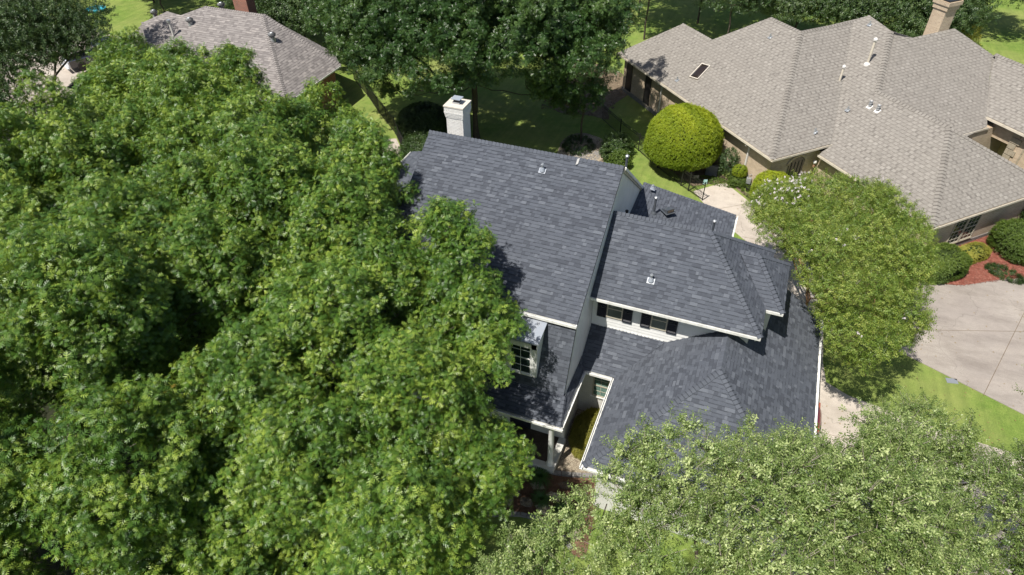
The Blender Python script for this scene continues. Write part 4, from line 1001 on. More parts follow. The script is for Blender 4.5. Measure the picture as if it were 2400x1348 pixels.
# puffs of foliage per tree: (x, y, z, radius) in metres
PUF = {
 'tl': [
  [(-45.49,29.78,9.51,0.97),(-49.73,32.72,11,0.96),(-46.71,32.42,9.16,1.18),(-44.63,26.86,8.23,1.32),(-47.05,24.12,6.79,1.43),(-44.33,28.09,8.47,1.05),(-44.12,31.95,8.61,1.02),(-45.09,24.74,5.38,1.22),(-51.48,32.11,11.36,1.46),
   (-46.35,31.04,9.55,1.35),(-43.53,29.34,7.81,1.06),(-45.53,34.91,7.49,0.97),(-44.08,26.05,7,1.46),(-46.94,35.29,9.45,1.23),(-45.36,33.78,8.35,1.19),(-51.57,28.7,10.21,1.13),(-42.44,30.83,7.22,1.15),(-51.48,29.57,11.73,1.02),
   (-46.73,28.39,8.89,1.17),(-47.6,24.69,7.9,1.21),(-51.34,31.14,9.54,1.12),(-44.08,33.24,7.6,1.04),(-48.33,27.15,9.02,1.47),(-50.16,24.24,3.07,1.32),(-46.11,36.63,10.01,1.23),(-46.5,25.33,8.29,1.08),(-45.46,24.6,7.09,1.04),
   (-46.14,23.81,5.15,1.07),(-48.64,33.29,9.33,1.08),(-48.3,29.45,9.65,0.98),(-49,34.03,10.81,1.1),(-43.43,27.4,7.21,1.44),(-49.63,28.59,9.47,1.35),(-50.4,27.23,9.15,1.21),(-48.53,23.79,4,1.35),(-43.45,28.43,6.98,0.56),
   (-45.97,26.93,8.69,1.2),(-45.71,35.85,8.5,0.61),(-46.93,35.65,10.82,1.03),(-47.81,34.65,10.92,1.03),(-49.33,32.3,9.82,1.15),(-44.36,29.37,8.93,1.12),(-43.82,25.24,5.91,1.11),(-48.28,30.76,9.83,1.05),(-47.58,23.54,5.61,1.35),
   (-45.2,25.74,7.81,1.14),(-47.61,28.2,9.74,0.94),(-43.12,29.72,6.95,0.68),(-46.93,33.94,8.76,0.95),(-51.46,30.85,11.27,1.05),(-50.85,29.72,9.73,1.1),(-48.43,25.75,8.66,1.3),(-43.49,30.73,8.28,1.21),(-44.72,30.74,8.92,1.02),
   (-46.94,23.77,4.04,1.07),(-43,32.19,7.38,1.1),(-44.8,34.28,7.2,0.58),(-45.41,31.88,8.83,0.95),(-47.69,34.13,9.66,0.94),(-43.11,26.42,6.81,0.59),(-50.58,31.77,10.31,0.99),(-51.47,27.96,9.11,1.06),(-45.27,28.53,9.28,1.02),
   (-46.91,29.68,9.61,1.06),(-47.09,26.54,9.01,1.02),(-49.69,30.8,9.69,1.23),(-47.91,32.35,9.58,0.97),(-53.13,29.8,7.79,1.17),(-50.15,33.35,8.7,1.03),(-50.89,34.12,7.67,1.22),(-51.17,24.21,4.87,1.01),(-51.38,34.65,4.92,1.24),
   (-49.32,23.4,6.43,1.43),(-51.94,26.18,7.9,1.1),(-53.83,28.16,5.09,1.07),(-52.23,25.51,4.09,1.25),(-53.65,28.77,6.89,1.1),(-53.19,26.82,4.35,1.19),(-48.28,34.84,8.07,1.01),(-53.3,26.72,6.19,1.15),(-52.34,33.5,6.67,1.24),
   (-49.08,35.8,5.31,1.16),(-51.15,30.94,7.54,1.26),(-50.26,32.78,6.48,1.26),(-48.1,32.84,6.6,1.33),(-53.65,31.31,6.28,1.21),(-50.16,26.41,4.78,1.02),(-48.89,25.56,6.87,1.42),(-50.08,24.68,7.99,1.21),(-52.16,32.46,7.93,1.08),
   (-53.09,32.82,5.49,1.31),(-45.69,30.08,8.11,1.08),(-46.89,33.2,5.74,1.11),(-51.37,24.4,6.28,1.21),(-49.01,33.01,5.1,1.12),(-49.02,31.65,7.84,1.34),(-49.09,24.77,5.16,1.36),(-50.69,25.55,6.81,1.23),(-51.35,31.96,5.63,1.41),
   (-47.03,25.77,4.67,1.11),(-52.98,32.36,4.08,1.31),(-53.6,30.47,4.07,1.32),(-46.91,26.79,7.15,1.37),(-52.91,27.87,7.78,1.41),(-51.95,29.34,6.01,1.33),(-44.72,31.39,7.05,1.37),(-47.43,31.08,8.54,1.21),(-49.36,35.44,6.82,1.04),
   (-45.2,23.83,3.94,1.42),(-49.07,27.11,7.26,1.29),(-46.23,33.37,7.13,1.14),(-51.24,27.53,6.02,1.16),(-48.55,28.61,8.14,1.3),(-51.49,30.61,5.89,1.2),(-50.12,28.31,7.29,1.21),(-47.67,27.23,7.58,1.21),(-47.84,30.68,7.96,1.26),
   (-47.58,33.1,6.92,1.2),(-49.71,31.93,7.23,1.33),(-45.26,25.63,5.41,1.34),(-50.19,26.37,6.26,1.31),(-44.54,29.72,7.14,1.23),(-51.8,28.59,5.9,1.35),(-47.73,25.39,5.97,1.42),(-45.66,27.79,7.55,1.4),(-45.22,32.41,6.68,1.28),
   (-50.46,32.53,5.27,1.33),],
 ],
 'oak': [
  [(-10.46,15.33,7.93,0.63),(-12.04,15.07,8.33,0.85),(-10.95,14.58,7.67,0.55),(-11.18,16.43,8.6,0.83),(-10.13,15.94,6.07,0.82),(-11.21,14.55,5.63,0.56),(-10.14,15.38,6.9,0.66),(-12.24,16.39,8.69,0.71),(-10.4,15.27,5.62,0.61),
   (-11.2,15.26,8.62,0.59),(-10.95,14.49,6.57,0.7),(-10.2,16.49,7.21,0.8),(-12.76,15.62,8.35,0.67),(-10.89,17.08,7.93,0.78),(-10.44,16.21,8.12,0.63),(-12.74,14.6,7.02,0.71),(-12.86,16.47,6.79,0.67),(-11.99,17.17,6.77,0.59),
   (-11.06,17.14,6.41,0.63),(-5.07,9.72,5.79,0.56),(-4.92,10.58,6.31,0.58),(-6.45,10.82,6,0.7),(-5.75,11,6.47,0.54),(-4.64,10.23,5.6,0.36),(-4.88,11.93,5.78,0.62),(-5.47,9.37,4.79,0.59),(-5.91,9.92,6.06,0.6),
   (-4.49,11.19,5.71,0.53),(-5.81,9.54,3.71,0.6),(-5.67,11.67,6,0.55),(-4.98,9.67,5.17,0.33),(-5.89,11.72,5.06,0.65),(-6.35,6.61,2.46,0.61),(-7.93,6.39,4.39,0.84),(-6.32,6.89,3.37,0.66),(-5.55,7.06,1.75,0.61),
   (-7.21,5.81,3.13,0.72),(-5.88,7.86,2.27,0.63),(-8.58,5.76,2.51,0.74),(-8.34,7.35,4.76,0.73),(-8.69,5.98,3.54,0.66),(-6.95,6.74,4.35,0.7),(-9.04,6.96,4.17,0.75),(-6.3,7.83,3.11,0.58),(-7.57,7.06,4.91,0.57),
   (-6.49,7.39,4.06,0.57),(-7.45,5.9,3.92,0.57),(-8.85,8.15,2.77,0.68),(-7.69,8.66,2.66,0.69),(-6.92,7.98,4.73,0.59),(-7.81,8.47,4.36,0.76),(-7.11,11.92,7.82,0.59),(-8.67,11.42,8.28,0.75),(-8.58,12.38,8.44,0.73),
   (-6.68,12.34,6.97,0.64),(-9.02,10.38,7.36,0.54),(-8.78,10.07,5.93,0.79),(-9.57,12.65,8,0.81),(-7.57,10.34,6.81,0.56),(-8.08,10.86,8,0.57),(-7.37,10.31,5.71,0.55),(-9.76,11.46,7.82,0.67),(-6.81,11.32,6.78,0.73),
   (-7.9,11.93,8.43,0.56),(-9.87,10.76,7.02,0.55),(-7.79,12.86,8.15,0.55),(-6.5,11.9,6.07,0.7),(-9.32,10.25,5.15,0.78),(-7.22,10.74,4.65,0.58),(-7.26,10.89,7.41,0.55),(-7.16,13.02,7.45,0.57),(-8.48,10.08,6.72,0.56),
   (-8.78,13.13,8.11,0.55),(-9.62,13.31,6.17,0.78),(-10.32,11.6,6.4,0.71),(-10.05,12.53,5.37,0.63),(-8.63,13.75,6.03,0.62),(-9.14,9.26,6.69,0.78),(-10.72,8.47,7.86,0.68),(-9.17,8.18,5.51,0.61),(-9.86,9.4,7.65,0.77),
   (-10.45,7.43,5.93,0.79),(-9.63,7.82,6.32,0.76),(-9.88,8,7.31,0.6),(-10.76,9.71,7.81,0.75),(-9,9.22,5.41,0.79),(-9.71,7.97,4.7,0.81),(-11.33,7.8,6.82,0.83),(-11.47,9.11,7.71,0.68),(-10.4,7.49,5.08,0.59),
   (-11.36,7.55,5.94,0.59),(-9.81,10.36,6.05,0.81),(-5.83,12.92,4.89,0.66),(-6.68,14.47,7.39,0.76),(-6.66,13.03,5.41,0.79),(-5.82,13.72,7.28,0.33),(-6.93,13.42,6.67,0.59),(-6.13,15.72,7.52,0.36),(-4.93,13.35,3.9,0.35),
   (-7.45,14.03,6.22,0.68),(-10.45,5.09,3.98,0.61),(-11.46,4.58,3.31,0.75),(-11.17,5.47,3.91,0.56),(-9.81,6.41,2.97,0.56),(-9.49,5.01,3.25,0.61),(-10.13,6.01,3.73,0.55),(-9.46,6.26,1.94,0.72),(-9.15,5.8,1.23,0.69),
   (-9.59,4.02,2.74,0.78),(-11.14,3.96,2.33,0.67),(-10.57,3.91,3.34,0.64),(-9.06,4.79,2.05,0.6),(-7.55,15.1,6.94,0.72),(-7.88,15.43,8.05,0.59),(-7.64,14.99,6.04,0.57),(-8.75,14.98,7.3,0.68),(-8.97,16.28,8.07,0.81),
   (-7.89,16.52,8.14,0.7),(-7.08,16.75,6.6,0.78),(-7.26,16.07,7.52,0.63),(-7.02,15.8,6.5,0.54),(-8.58,14.89,5.93,0.61),(-7.48,16.86,7.51,0.34),(-9.33,15.23,6.79,0.57),(-6.39,8.05,8,0.7),(-6.47,6.84,7.01,0.69),
   (-6.26,6.78,5.8,0.65),(-7.33,6.79,6.44,0.83),(-5.59,7.54,5.37,0.57),(-5.99,8.89,7.41,0.68),(-7.53,7.94,7.85,0.63),(-5.74,7.5,7.41,0.55),(-5.39,8.19,6.31,0.85),(-7.31,7.03,7.36,0.61),(-6.56,7.24,7.79,0.57),
   (-6.98,8.98,7.73,0.61),(-5.69,7.12,6.64,0.56),(-5.28,8.17,5.45,0.34),(-8.01,7.59,7.02,0.67),(-7.22,9.15,6.65,0.58),(-8.49,15.9,4.32,0.74),(-9.97,16.31,4.82,0.76),(-9.36,15.34,4.44,0.74),(-7.8,17.01,4.93,0.66),
   (-8.52,16.76,5.78,0.71),(-8.16,15.97,5.26,0.82),(-9.08,15.67,5.36,0.71),(-10.73,13.39,8.83,0.77),(-11.83,12.28,9.18,0.78),(-11.33,11.92,8.1,0.58),(-12.75,12.65,9.12,0.8),(-11.68,12.11,7.09,0.76),(-10.66,13.37,7.3,0.66),
   (-10.6,12.67,7.96,0.6),(-11.56,13.27,9.66,0.81),(-10.79,12.51,8.84,0.55),(-12.45,12.04,8.61,0.56),(-12.43,13.17,9.67,0.57),(-10.94,12.4,7.23,0.55),(-11.25,14,9.23,0.66),],
  [(-18.84,19.79,10.23,0.86),(-19.7,18.43,10.46,0.71),(-20.29,18,9.51,0.69),(-20.06,19.65,10.83,0.86),(-20.53,18.8,10.54,0.55),(-19.02,18.99,10.66,0.57),(-18.5,17.98,9.85,0.62),(-20.91,19.24,9.2,0.83),(-19.66,20.34,10.02,0.77),
   (-20.03,20.31,8.7,0.75),(-13.71,19.92,8.95,0.74),(-15.45,21.2,10.41,0.78),(-13.52,19.91,7.53,0.6),(-15.08,19.72,9.32,0.55),(-14.05,20.54,10.18,0.77),(-14.45,21.06,10.72,0.53),(-13.36,20.62,9.79,0.52),(-12.88,20.74,8.45,0.4),
   (-16.02,20.39,9.09,0.84),(-15.7,20.51,9.88,0.6),(-13.7,20.72,6.27,0.84),(-14.86,20.17,10.15,0.56),(-14.11,19.84,9.65,0.54),(-14.53,19.22,8.07,0.63),(-16.18,21.19,8.28,0.66),(-15.93,20.17,7.99,0.65),(-15.87,22.01,9.1,0.58),
   (-15.76,22.1,7.77,0.6),(-17.55,16.15,9.98,0.61),(-16.24,16.79,9.85,0.59),(-17.47,17.14,11.09,0.85),(-17.58,16.43,8.09,0.74),(-16.68,16.33,9.03,0.62),(-15.99,17.55,9.41,0.67),(-17.12,17.96,11.25,0.56),(-16.56,18.51,10.31,0.86),
   (-16.42,17.51,10.64,0.71),(-18.17,16.67,10.65,0.66),(-16.85,16.97,7.75,0.74),(-17.86,16.15,9.04,0.69),(-16.84,16.52,10.41,0.63),(-16.18,18.38,9.54,0.63),(-16.16,17.1,8.58,0.61),(-17.18,18.81,9.56,0.64),(-18.06,18.43,8.97,0.79),
   (-14.66,15.96,8.18,0.8),(-13.4,16.54,9.38,0.56),(-13.66,17.67,10.02,0.78),(-14.4,18.26,10.19,0.78),(-12.69,18.3,8.81,0.57),(-13.59,16.1,8.35,0.68),(-13.89,15.91,7.56,0.62),(-15.68,16.43,8.33,0.73),(-14.55,16.25,9.22,0.74),
   (-12.8,17.23,8.71,0.82),(-15.36,16.18,7.28,0.76),(-12.48,17.92,7.86,0.67),(-14.17,16.65,9.91,0.56),(-13.63,18.92,9.52,0.74),(-13.04,18.12,9.56,0.59),(-15.13,16.98,9.82,0.76),(-12.8,18.81,7.94,0.76),(-15.58,18.47,8.63,0.82),
   (-15.55,18.45,7.5,0.68),(-14.25,12.77,7.25,0.79),(-13.82,13.28,8,0.77),(-13.35,12.86,6.54,0.81),(-14.44,14.46,8.29,0.73),(-13.09,13.06,5.76,0.61),(-14.84,13.65,8.06,0.67),(-15.05,12.97,6.68,0.7),(-13.7,14.05,8.44,0.57),
   (-14.15,15.08,6.31,0.66),(-12.56,13,7.28,0.59),(-12.79,14.22,8.15,0.74),(-19.07,15.52,9.35,0.61),(-18.63,16.74,8.25,0.56),(-18.67,16.42,9.51,0.55),(-20.44,15.8,10.15,0.67),(-19.34,15.83,10.16,0.56),(-19.89,16.53,10.47,0.75),
   (-19.69,15.09,8.81,0.57),(-19.45,17.45,9.78,0.81),(-20.02,15.27,9.7,0.54),(-20.89,15.51,9.19,0.75),(-18.67,15.97,8.67,0.63),(-20.76,16.86,9.34,0.69),(-20.21,20.62,4.2,0.79),(-19.35,22.1,6.4,0.57),(-18.35,22.44,5.54,0.82),
   (-20.15,21.95,5.62,0.81),(-18.18,21.37,6.36,0.58),(-16.16,23.91,6.29,0.77),(-16.68,22.79,7.55,0.71),(-15.4,22.35,6.91,0.58),(-15.21,21.99,6,0.65),(-16.9,23.92,5.55,0.68),(-17.06,21.46,6.51,0.79),(-17.47,23.26,6.7,0.59),
   (-15.45,23.56,5.59,0.67),(-20.49,18.66,5.86,0.67),(-20.21,17.91,7.64,0.74),(-21.18,16.93,7.59,0.81),(-20.78,18.3,8.44,0.58),(-21.71,19.18,8.06,0.8),(-22.02,19.44,6.69,0.62),(-22.55,18.1,7.94,0.69),(-22.03,16.92,6.72,0.82),
   (-19.15,10.92,5.29,0.66),(-17.23,12.71,5.96,0.69),(-17.52,11.94,6.29,0.62),(-18.02,11.02,5.78,0.67),(-18.59,11.83,6.46,0.71),(-18.39,10.58,4.81,0.63),(-17.2,13.4,5.41,0.56),(-18.02,10.97,2.87,0.85),(-17.23,11.43,5.49,0.74),
   (-18.03,12.61,6.54,0.63),(-18.72,10.63,3.77,0.72),(-19.52,11.44,3.92,0.81),(-16.28,12.26,4.78,0.58),(-19.24,13.28,4.28,0.82),(-17.4,13.67,4.16,0.64),(-18.44,13.68,5.35,0.61),(-19.72,12.2,5.02,0.62),(-20.56,14.26,4.72,0.54),
   (-20.39,15.89,2.46,0.8),(-22.79,14.05,3.89,0.66),(-22.65,14.25,5.57,0.64),(-22.77,16.27,5.7,0.78),(-20.99,17.13,3.7,0.73),(-22.24,17.12,4.19,0.69),(-23.19,14.61,4.64,0.68),(-21.38,13.56,4.86,0.65),(-20.91,14.45,6.27,0.77),
   (-19.86,16.05,5.13,0.79),(-19.76,15.98,3.86,0.62),(-21.12,16.69,5.99,0.65),(-21.94,15.51,6.68,0.66),(-19.79,14.68,3.94,0.69),(-20.6,13.82,3.64,0.81),(-20.71,15.57,6.51,0.7),(-20.2,16.73,4.51,0.63),(-21.35,17.25,4.62,0.79),
   (-10.42,17.21,4.9,0.66),(-11.29,16.93,4.53,0.76),(-8.56,17.4,9.06,0.83),(-9.79,17.18,7.79,0.77),(-9.64,17.76,9.66,0.78),(-9.63,17.13,8.69,0.63),(-9.03,18.06,10.11,0.34),(-7.93,17.58,7.35,0.55),(-10.4,17.89,8.87,0.85),
   (-8.09,17.65,9.47,0.37),(-9.88,18.28,9.96,0.34),(-7.9,17.86,6.75,0.33),(-10.37,19,8.8,0.63),],
  [(-20.09,23.18,7.68,0.66),(-20.37,23.35,8.73,0.66),(-20.41,23.62,5.86,0.7),(-21.12,23.54,9.64,0.63),(-22.24,22.16,9.43,0.69),(-20.89,24.75,8.51,0.78),(-22.84,23.31,9.78,0.81),(-21.01,22.63,9.11,0.85),(-20.17,24.02,7.17,0.72),
   (-23.13,22.2,8.97,0.8),(-20.43,22.39,8.37,0.57),(-21.77,23.75,9.86,0.34),(-20.16,22.92,6.55,0.59),(-22.06,22.81,9.93,0.57),(-21.04,24.33,9.24,0.59),(-20.83,21.45,8.68,0.74),(-23.54,22.26,6.84,0.66),(-21.91,21.03,7.22,0.67),
   (-23.52,24.01,7.67,0.76),(-21.79,21.37,9.07,0.64),(-22.37,24.9,7.04,0.61),(-22.76,24.75,7.94,0.68),(-22.99,21.43,7.78,0.79),(-23.55,23.4,8.68,0.67),(-25.79,22.08,9.94,0.58),(-25.65,23.47,10.51,0.61),(-24.72,22.8,9.53,0.58),
   (-24.55,23.12,8.35,0.63),(-24.77,23.8,9.15,0.79),(-26.99,22.35,9.59,0.77),(-26.22,21.79,9.17,0.63),(-26.56,22.57,10.28,0.54),(-25.12,23.84,9.99,0.57),(-26.37,24.09,8.33,0.7),(-26.89,22.25,8.28,0.68),(-25.01,21.59,9.13,0.6),
   (-19.21,26.51,7.83,0.61),(-20,25.19,6.54,0.61),(-19.86,25.95,7.55,0.65),(-18.99,25.43,7.38,0.55),(-20.01,25.09,5.65,0.64),(-18.54,26.71,7.57,0.37),(-17.61,26.65,5.72,0.63),(-19.15,24.56,5.92,0.8),(-20.16,26.94,6.71,0.71),
   (-17.73,25.46,6.83,0.78),(-19.51,27.46,5.53,0.72),(-17.53,25.69,5.82,0.61),(-27.07,20.36,9.24,0.74),(-27,21.37,8.86,0.84),(-26.75,19.29,7.52,0.67),(-27.82,19.76,8.86,0.64),(-26.31,19.8,8.2,0.7),(-26.2,20,7.13,0.81),
   (-27.34,19.27,8.2,0.69),(-26.24,20.67,8.62,0.67),(-27.43,19.24,6.99,0.61),(-26.86,19.61,8.83,0.56),(-26.61,21.52,7.71,0.76),(-28.15,20.04,7.25,0.71),(-21.63,28.28,6.8,0.69),(-22.3,28.26,5.66,0.68),(-22.54,27.89,7.97,0.56),
   (-23.45,27.89,7.19,0.6),(-21.65,28.64,8.2,0.4),(-22.32,27.8,6.98,0.57),(-21.18,28.85,7.24,0.34),(-24.06,28.32,6.7,0.67),(-21.21,29.12,6.56,0.41),(-24.01,29.96,7.29,0.58),(-28.5,23.69,9.62,0.72),(-28.02,25.59,9.53,0.78),
   (-28.9,24.65,10.39,0.55),(-28.15,24.38,10.08,0.58),(-28.62,23.21,7.77,0.55),(-29.45,23.28,8.3,0.74),(-29.41,23.75,9.77,0.65),(-28.79,23.24,8.87,0.65),(-30.1,24.34,8.73,0.81),(-27.14,25.04,8.23,0.6),(-28.85,25.91,8.02,0.7),
   (-27.47,23.36,8.93,0.71),(-29.28,25.65,9.34,0.67),(-27.19,24.62,9.45,0.66),(-20.79,29.34,4.47,0.66),(-20.51,29.25,5.47,0.63),(-29.48,22.28,8.59,0.82),(-30.21,20.86,8.31,0.62),(-30.55,21.63,8.74,0.74),(-29.74,20.68,7.45,0.8),
   (-29.38,20.99,8.3,0.54),(-30.58,22.56,7.17,0.74),(-30.92,21.57,6.82,0.65),(-28.34,21.3,7.3,0.59),(-27.08,27.5,4.98,0.6),(-29.45,26.22,6.95,0.61),(-28.96,25.3,6,0.76),(-27.38,27.59,5.94,0.73),(-30.34,28.55,4.34,0.74),
   (-29.24,28.9,5.53,0.74),(-27.1,26.9,3.75,0.69),(-29.32,25.02,4.9,0.69),(-30.27,25.4,4.53,0.71),(-27.82,26.89,6.7,0.78),(-30.11,25.74,6.08,0.58),(-28.78,27.94,6.9,0.74),(-28.24,28.84,5.1,0.67),(-30.84,26.42,3.65,0.65),
   (-31.02,26.81,5.05,0.72),(-28.61,25.15,3.65,0.59),(-30.75,27.87,5.43,0.75),(-29.88,27.16,6.97,0.71),(-29.15,28.99,4,0.65),(-28.02,25.77,6.2,0.6),(-27.1,26.51,5.14,0.78),(-27.49,28.17,3.71,0.63),(-30.97,27.47,4.09,0.71),
   (-28.98,20.67,4.11,0.64),(-27.91,18.63,4.32,0.82),(-29.79,18.38,4.34,0.75),(-29.96,19.59,5.1,0.6),(-28.01,20.22,3.76,0.78),(-30.2,19.22,3.53,0.8),(-28.76,20.3,5.2,0.65),(-28.33,18.73,5.27,0.73),(-25.05,27.86,4.9,0.78),
   (-24.99,28.69,5.66,0.61),(-24.63,28.72,4.6,0.65),(-25.88,28.48,6.24,0.62),(-26.36,30.04,5.39,0.8),(-27.38,29.44,4.71,0.82),(-26.27,27.44,3.86,0.6),(-25.08,29.82,3.95,0.58),(-26.57,30.11,3.79,0.68),(-26.39,27.81,5.71,0.59),
   (-26.06,25.37,8.88,0.7),(-25.33,25.94,9.26,0.7),(-26.25,26.33,10.19,0.7),(-25.47,26.55,10.02,0.55),(-24.79,26.69,8.75,0.51),(-25.03,26.76,9.45,0.41),(-26.95,25.6,9.18,0.78),(-25.36,25.49,8.26,0.55),(-25.76,27.25,10.03,0.44),
   (-26.43,27.14,10.21,0.33),(-27.29,26.91,9.13,0.79),(-27.4,26.62,8.09,0.59),(-24.34,19.04,7.87,0.61),(-23.64,19.3,9.15,0.56),(-23.49,21.12,9.84,0.68),(-22.93,19.65,8.42,0.71),(-22.83,21.09,9.12,0.72),(-24.04,20.31,10.08,0.59),
   (-24.45,19.56,9.49,0.64),(-23.65,19.07,8.35,0.57),(-24.99,19.42,8.69,0.72),(-23.27,19.96,9.64,0.58),(-22.15,20.51,8.24,0.82),(-23.07,18.98,7.57,0.69),(-25.23,20.57,7.59,0.66),(-25.29,20.46,8.67,0.62),(-30.09,22.78,5.95,0.77),
   (-30.99,21.44,3.59,0.81),(-29.59,24.12,4.1,0.6),(-29.61,21.27,5.32,0.83),(-28.25,21.82,4.12,0.7),(-28.24,22.66,4.74,0.58),(-30.12,20.89,3.93,0.74),(-30.67,23.84,3.69,0.69),(-29.43,23.45,5.59,0.67),(-28.75,23.54,4.9,0.63),
   (-31.33,22.83,3.57,0.59),(-33.24,22.93,7.76,0.55),(-31.22,24.29,8.34,0.57),(-32.24,23.61,8.56,0.79),(-32.6,24.24,9.1,0.65),(-30.95,24.22,7.13,0.86),(-32.75,25.6,8.87,0.85),(-31.82,25.23,8.7,0.81),(-33.68,23.78,8.52,0.72),
   (-32.04,22.51,7.6,0.81),(-34.25,24.67,7.25,0.72),(-33.87,25.11,8.06,0.63),(-31.16,25.76,7.87,0.73),(-32.6,26.28,7.44,0.6),(-30.46,23.9,5.93,0.6),(-34.16,23.6,6.72,0.72),(-31.33,25.97,5.83,0.81),(-31.05,23.12,7.94,0.66),
   (-33.27,22.63,6.5,0.68),(-31.68,22.49,6.39,0.65),(-33.35,27.11,8.47,0.7),(-33.9,26.52,9.16,0.63),(-34.89,26.83,9.47,0.57),(-34.78,25.99,8.71,0.81),(-35.59,26.11,8.45,0.41),(-35.22,26.42,9.13,0.33),(-33.68,28.06,8.42,0.57),
   (-34.69,28.14,7.9,0.64),(-35.55,27.27,7.62,0.69),(-33.16,27.68,7.62,0.74),(-34.83,25.6,7.35,0.73),(-30.36,28.76,8.71,0.58),(-31.65,27.74,9.08,0.61),(-30.47,28.58,7.7,0.65),(-30.88,27.96,8.74,0.59),(-31.24,28.2,9.51,0.43),
   (-32.59,27.81,8.77,0.62),(-31.4,27.3,8.04,0.73),(-32.84,29.66,8.05,0.79),(-35.81,23.52,7.02,0.58),(-35.25,24.49,7.5,0.6),(-35.82,25.3,7.77,0.6),(-35.09,23.94,6.74,0.65),(-35.17,23.68,5.85,0.67),(-37.22,25.08,5.91,0.71),
   (-37.08,23.71,5.99,0.82),(-34.84,25.74,6.01,0.69),(-34.29,24.75,5.86,0.77),(-34.75,29.13,8.29,0.42),(-35.28,28.61,9.21,0.67),(-35.78,28.15,9.18,0.37),(-36.86,29.93,7.83,0.79),(-36.95,28.25,7.74,0.64),(-28.64,30.41,8.48,0.33),
   (-30.8,30.21,7.46,0.72),(-28.49,29.46,6.73,0.73),(-30.65,31.25,7.77,0.59),(-38.34,27.83,6.99,0.52),(-38.17,27.07,6.89,0.35),(-38.66,29.06,4.26,0.76),(-35.59,28.3,3.97,0.78),(-35.88,28.44,5.95,0.79),(-37.41,25.62,3.8,0.72),
   (-38.25,28.85,6.27,0.6),(-37.33,26.51,6.92,0.7),(-37.97,25.6,4.78,0.78),(-36.95,29.47,5.12,0.82),(-35.43,27.84,5.19,0.77),(-37.85,29.49,4.71,0.73),(-35.93,27.12,6.4,0.74),(-39.21,28.14,5.41,0.63),(-37.99,25.98,6.12,0.73),
   (-39.15,28.24,3.81,0.62),(-36.03,26.29,5.77,0.78),(-38.54,29.1,5.28,0.68),(-35.5,27.05,3.91,0.6),(-39.36,27.23,4.38,0.74),(-36.05,26.06,4.15,0.65),(-34.1,30.28,5.74,0.79),(-32.43,31.4,4.15,0.81),(-33.32,32.94,4.99,0.64),
   (-34.24,33.55,4.35,0.59),(-36.44,31.32,4.46,0.61),(-35.89,32.66,5.02,0.66),(-34.64,31.91,6.31,0.65),(-33.22,29.92,4.06,0.72),(-34.26,33.54,2.94,0.58),(-33.33,31.37,5.9,0.62),(-35.05,33.32,4.85,0.72),(-35.48,33.31,3.07,0.58),
   (-35.89,31.4,5.62,0.69),(-32.82,32.81,3.5,0.66),(-35.23,29.63,3.96,0.81),(-34.18,29.58,4.42,0.62),(-32.87,30.72,5,0.74),(-32.72,31.94,5.03,0.66),(-34.27,33.1,5.44,0.64),(-36.53,31.42,3.32,0.6),(-31.68,30.77,5.93,0.6),
   (-32.94,32.15,6.58,0.59),(-30.79,31,6.28,0.83),(-32.4,33.11,6.83,0.68),],
  [(-13.01,10.92,8.43,0.81),(-13.64,8.82,7.51,0.63),(-12.73,9.84,8.16,0.77),(-12.19,10.77,7.65,0.85),(-13.69,10.5,8.76,0.55),(-14.07,8.62,6.13,0.63),(-12.43,8.99,6.9,0.59),(-13.52,8.68,5.39,0.68),(-13.01,11.74,7.94,0.59),
   (-12.05,11.59,6.26,0.7),(-14.55,8.94,7.05,0.63),(-12.68,8.81,5.8,0.65),(-13.44,9.63,8.53,0.56),(-14.6,9.59,7.97,0.75),(-11.8,10.14,7.15,0.58),(-14.11,11.32,8.35,0.58),(-12.86,9.09,7.77,0.57),(-13.27,8.61,6.7,0.63),
   (-11.71,10.8,6.58,0.61),(-14.22,11.79,6.23,0.62),(-15.02,10.47,7.41,0.76),(-15.03,10.13,5.88,0.79),(-13.83,11.9,7.42,0.6),(-11.5,9.84,6.17,0.65),(-13.38,7.1,7.39,0.83),(-14.6,5.36,8.37,0.7),(-14.01,5.15,5.46,0.55),
   (-13.56,5.43,7.01,0.7),(-13.4,5.91,5.58,0.72),(-16.02,6.21,8.71,0.58),(-14.62,7.54,8.73,0.62),(-14.44,4.93,7.38,0.78),(-15.01,6.53,8.97,0.86),(-15.89,7.26,8.68,0.69),(-14.07,6.39,8.69,0.68),(-14.06,7.93,7.85,0.71),
   (-13.32,5.97,7.6,0.56),(-14.97,4.66,6.25,0.69),(-13.19,7.02,6.33,0.77),(-15.41,5.12,8.17,0.61),(-15.43,4.77,7.22,0.78),(-13.64,7.94,6.28,0.54),(-15.07,8.17,8.04,0.77),(-14.09,4.89,6.28,0.61),(-13.17,6.13,6.49,0.69),
   (-13.84,5.48,8.04,0.56),(-13.26,6.83,5.53,0.55),(-16.57,6.58,6.62,0.58),(-15.64,8.07,6.58,0.75),(-16.5,12.42,8.55,0.81),(-15.76,14.46,8.62,0.74),(-15.72,13.65,7.22,0.78),(-16.08,14.28,9.6,0.62),(-17.47,12.51,9.33,0.74),
   (-15.95,13.32,9.5,0.62),(-17.83,13.13,9.85,0.64),(-16.25,12.56,7.36,0.7),(-15.62,13.19,8.45,0.63),(-17.57,14.3,10.02,0.79),(-17.11,13.56,10.21,0.67),(-17.6,12.26,8.38,0.8),(-16.87,12.73,9.83,0.54),(-17.19,12.25,7.41,0.72),
   (-15.59,14.23,7.79,0.58),(-16.35,13.12,6.5,0.63),(-17.63,14.75,8.03,0.66),(-16.34,14.91,7.87,0.69),(-17.14,14.97,8.88,0.61),(-13.79,4.02,4.49,0.84),(-14.12,5.01,4.57,0.58),(-14.96,3.06,3.59,0.72),(-12.67,4.23,3.44,0.85),
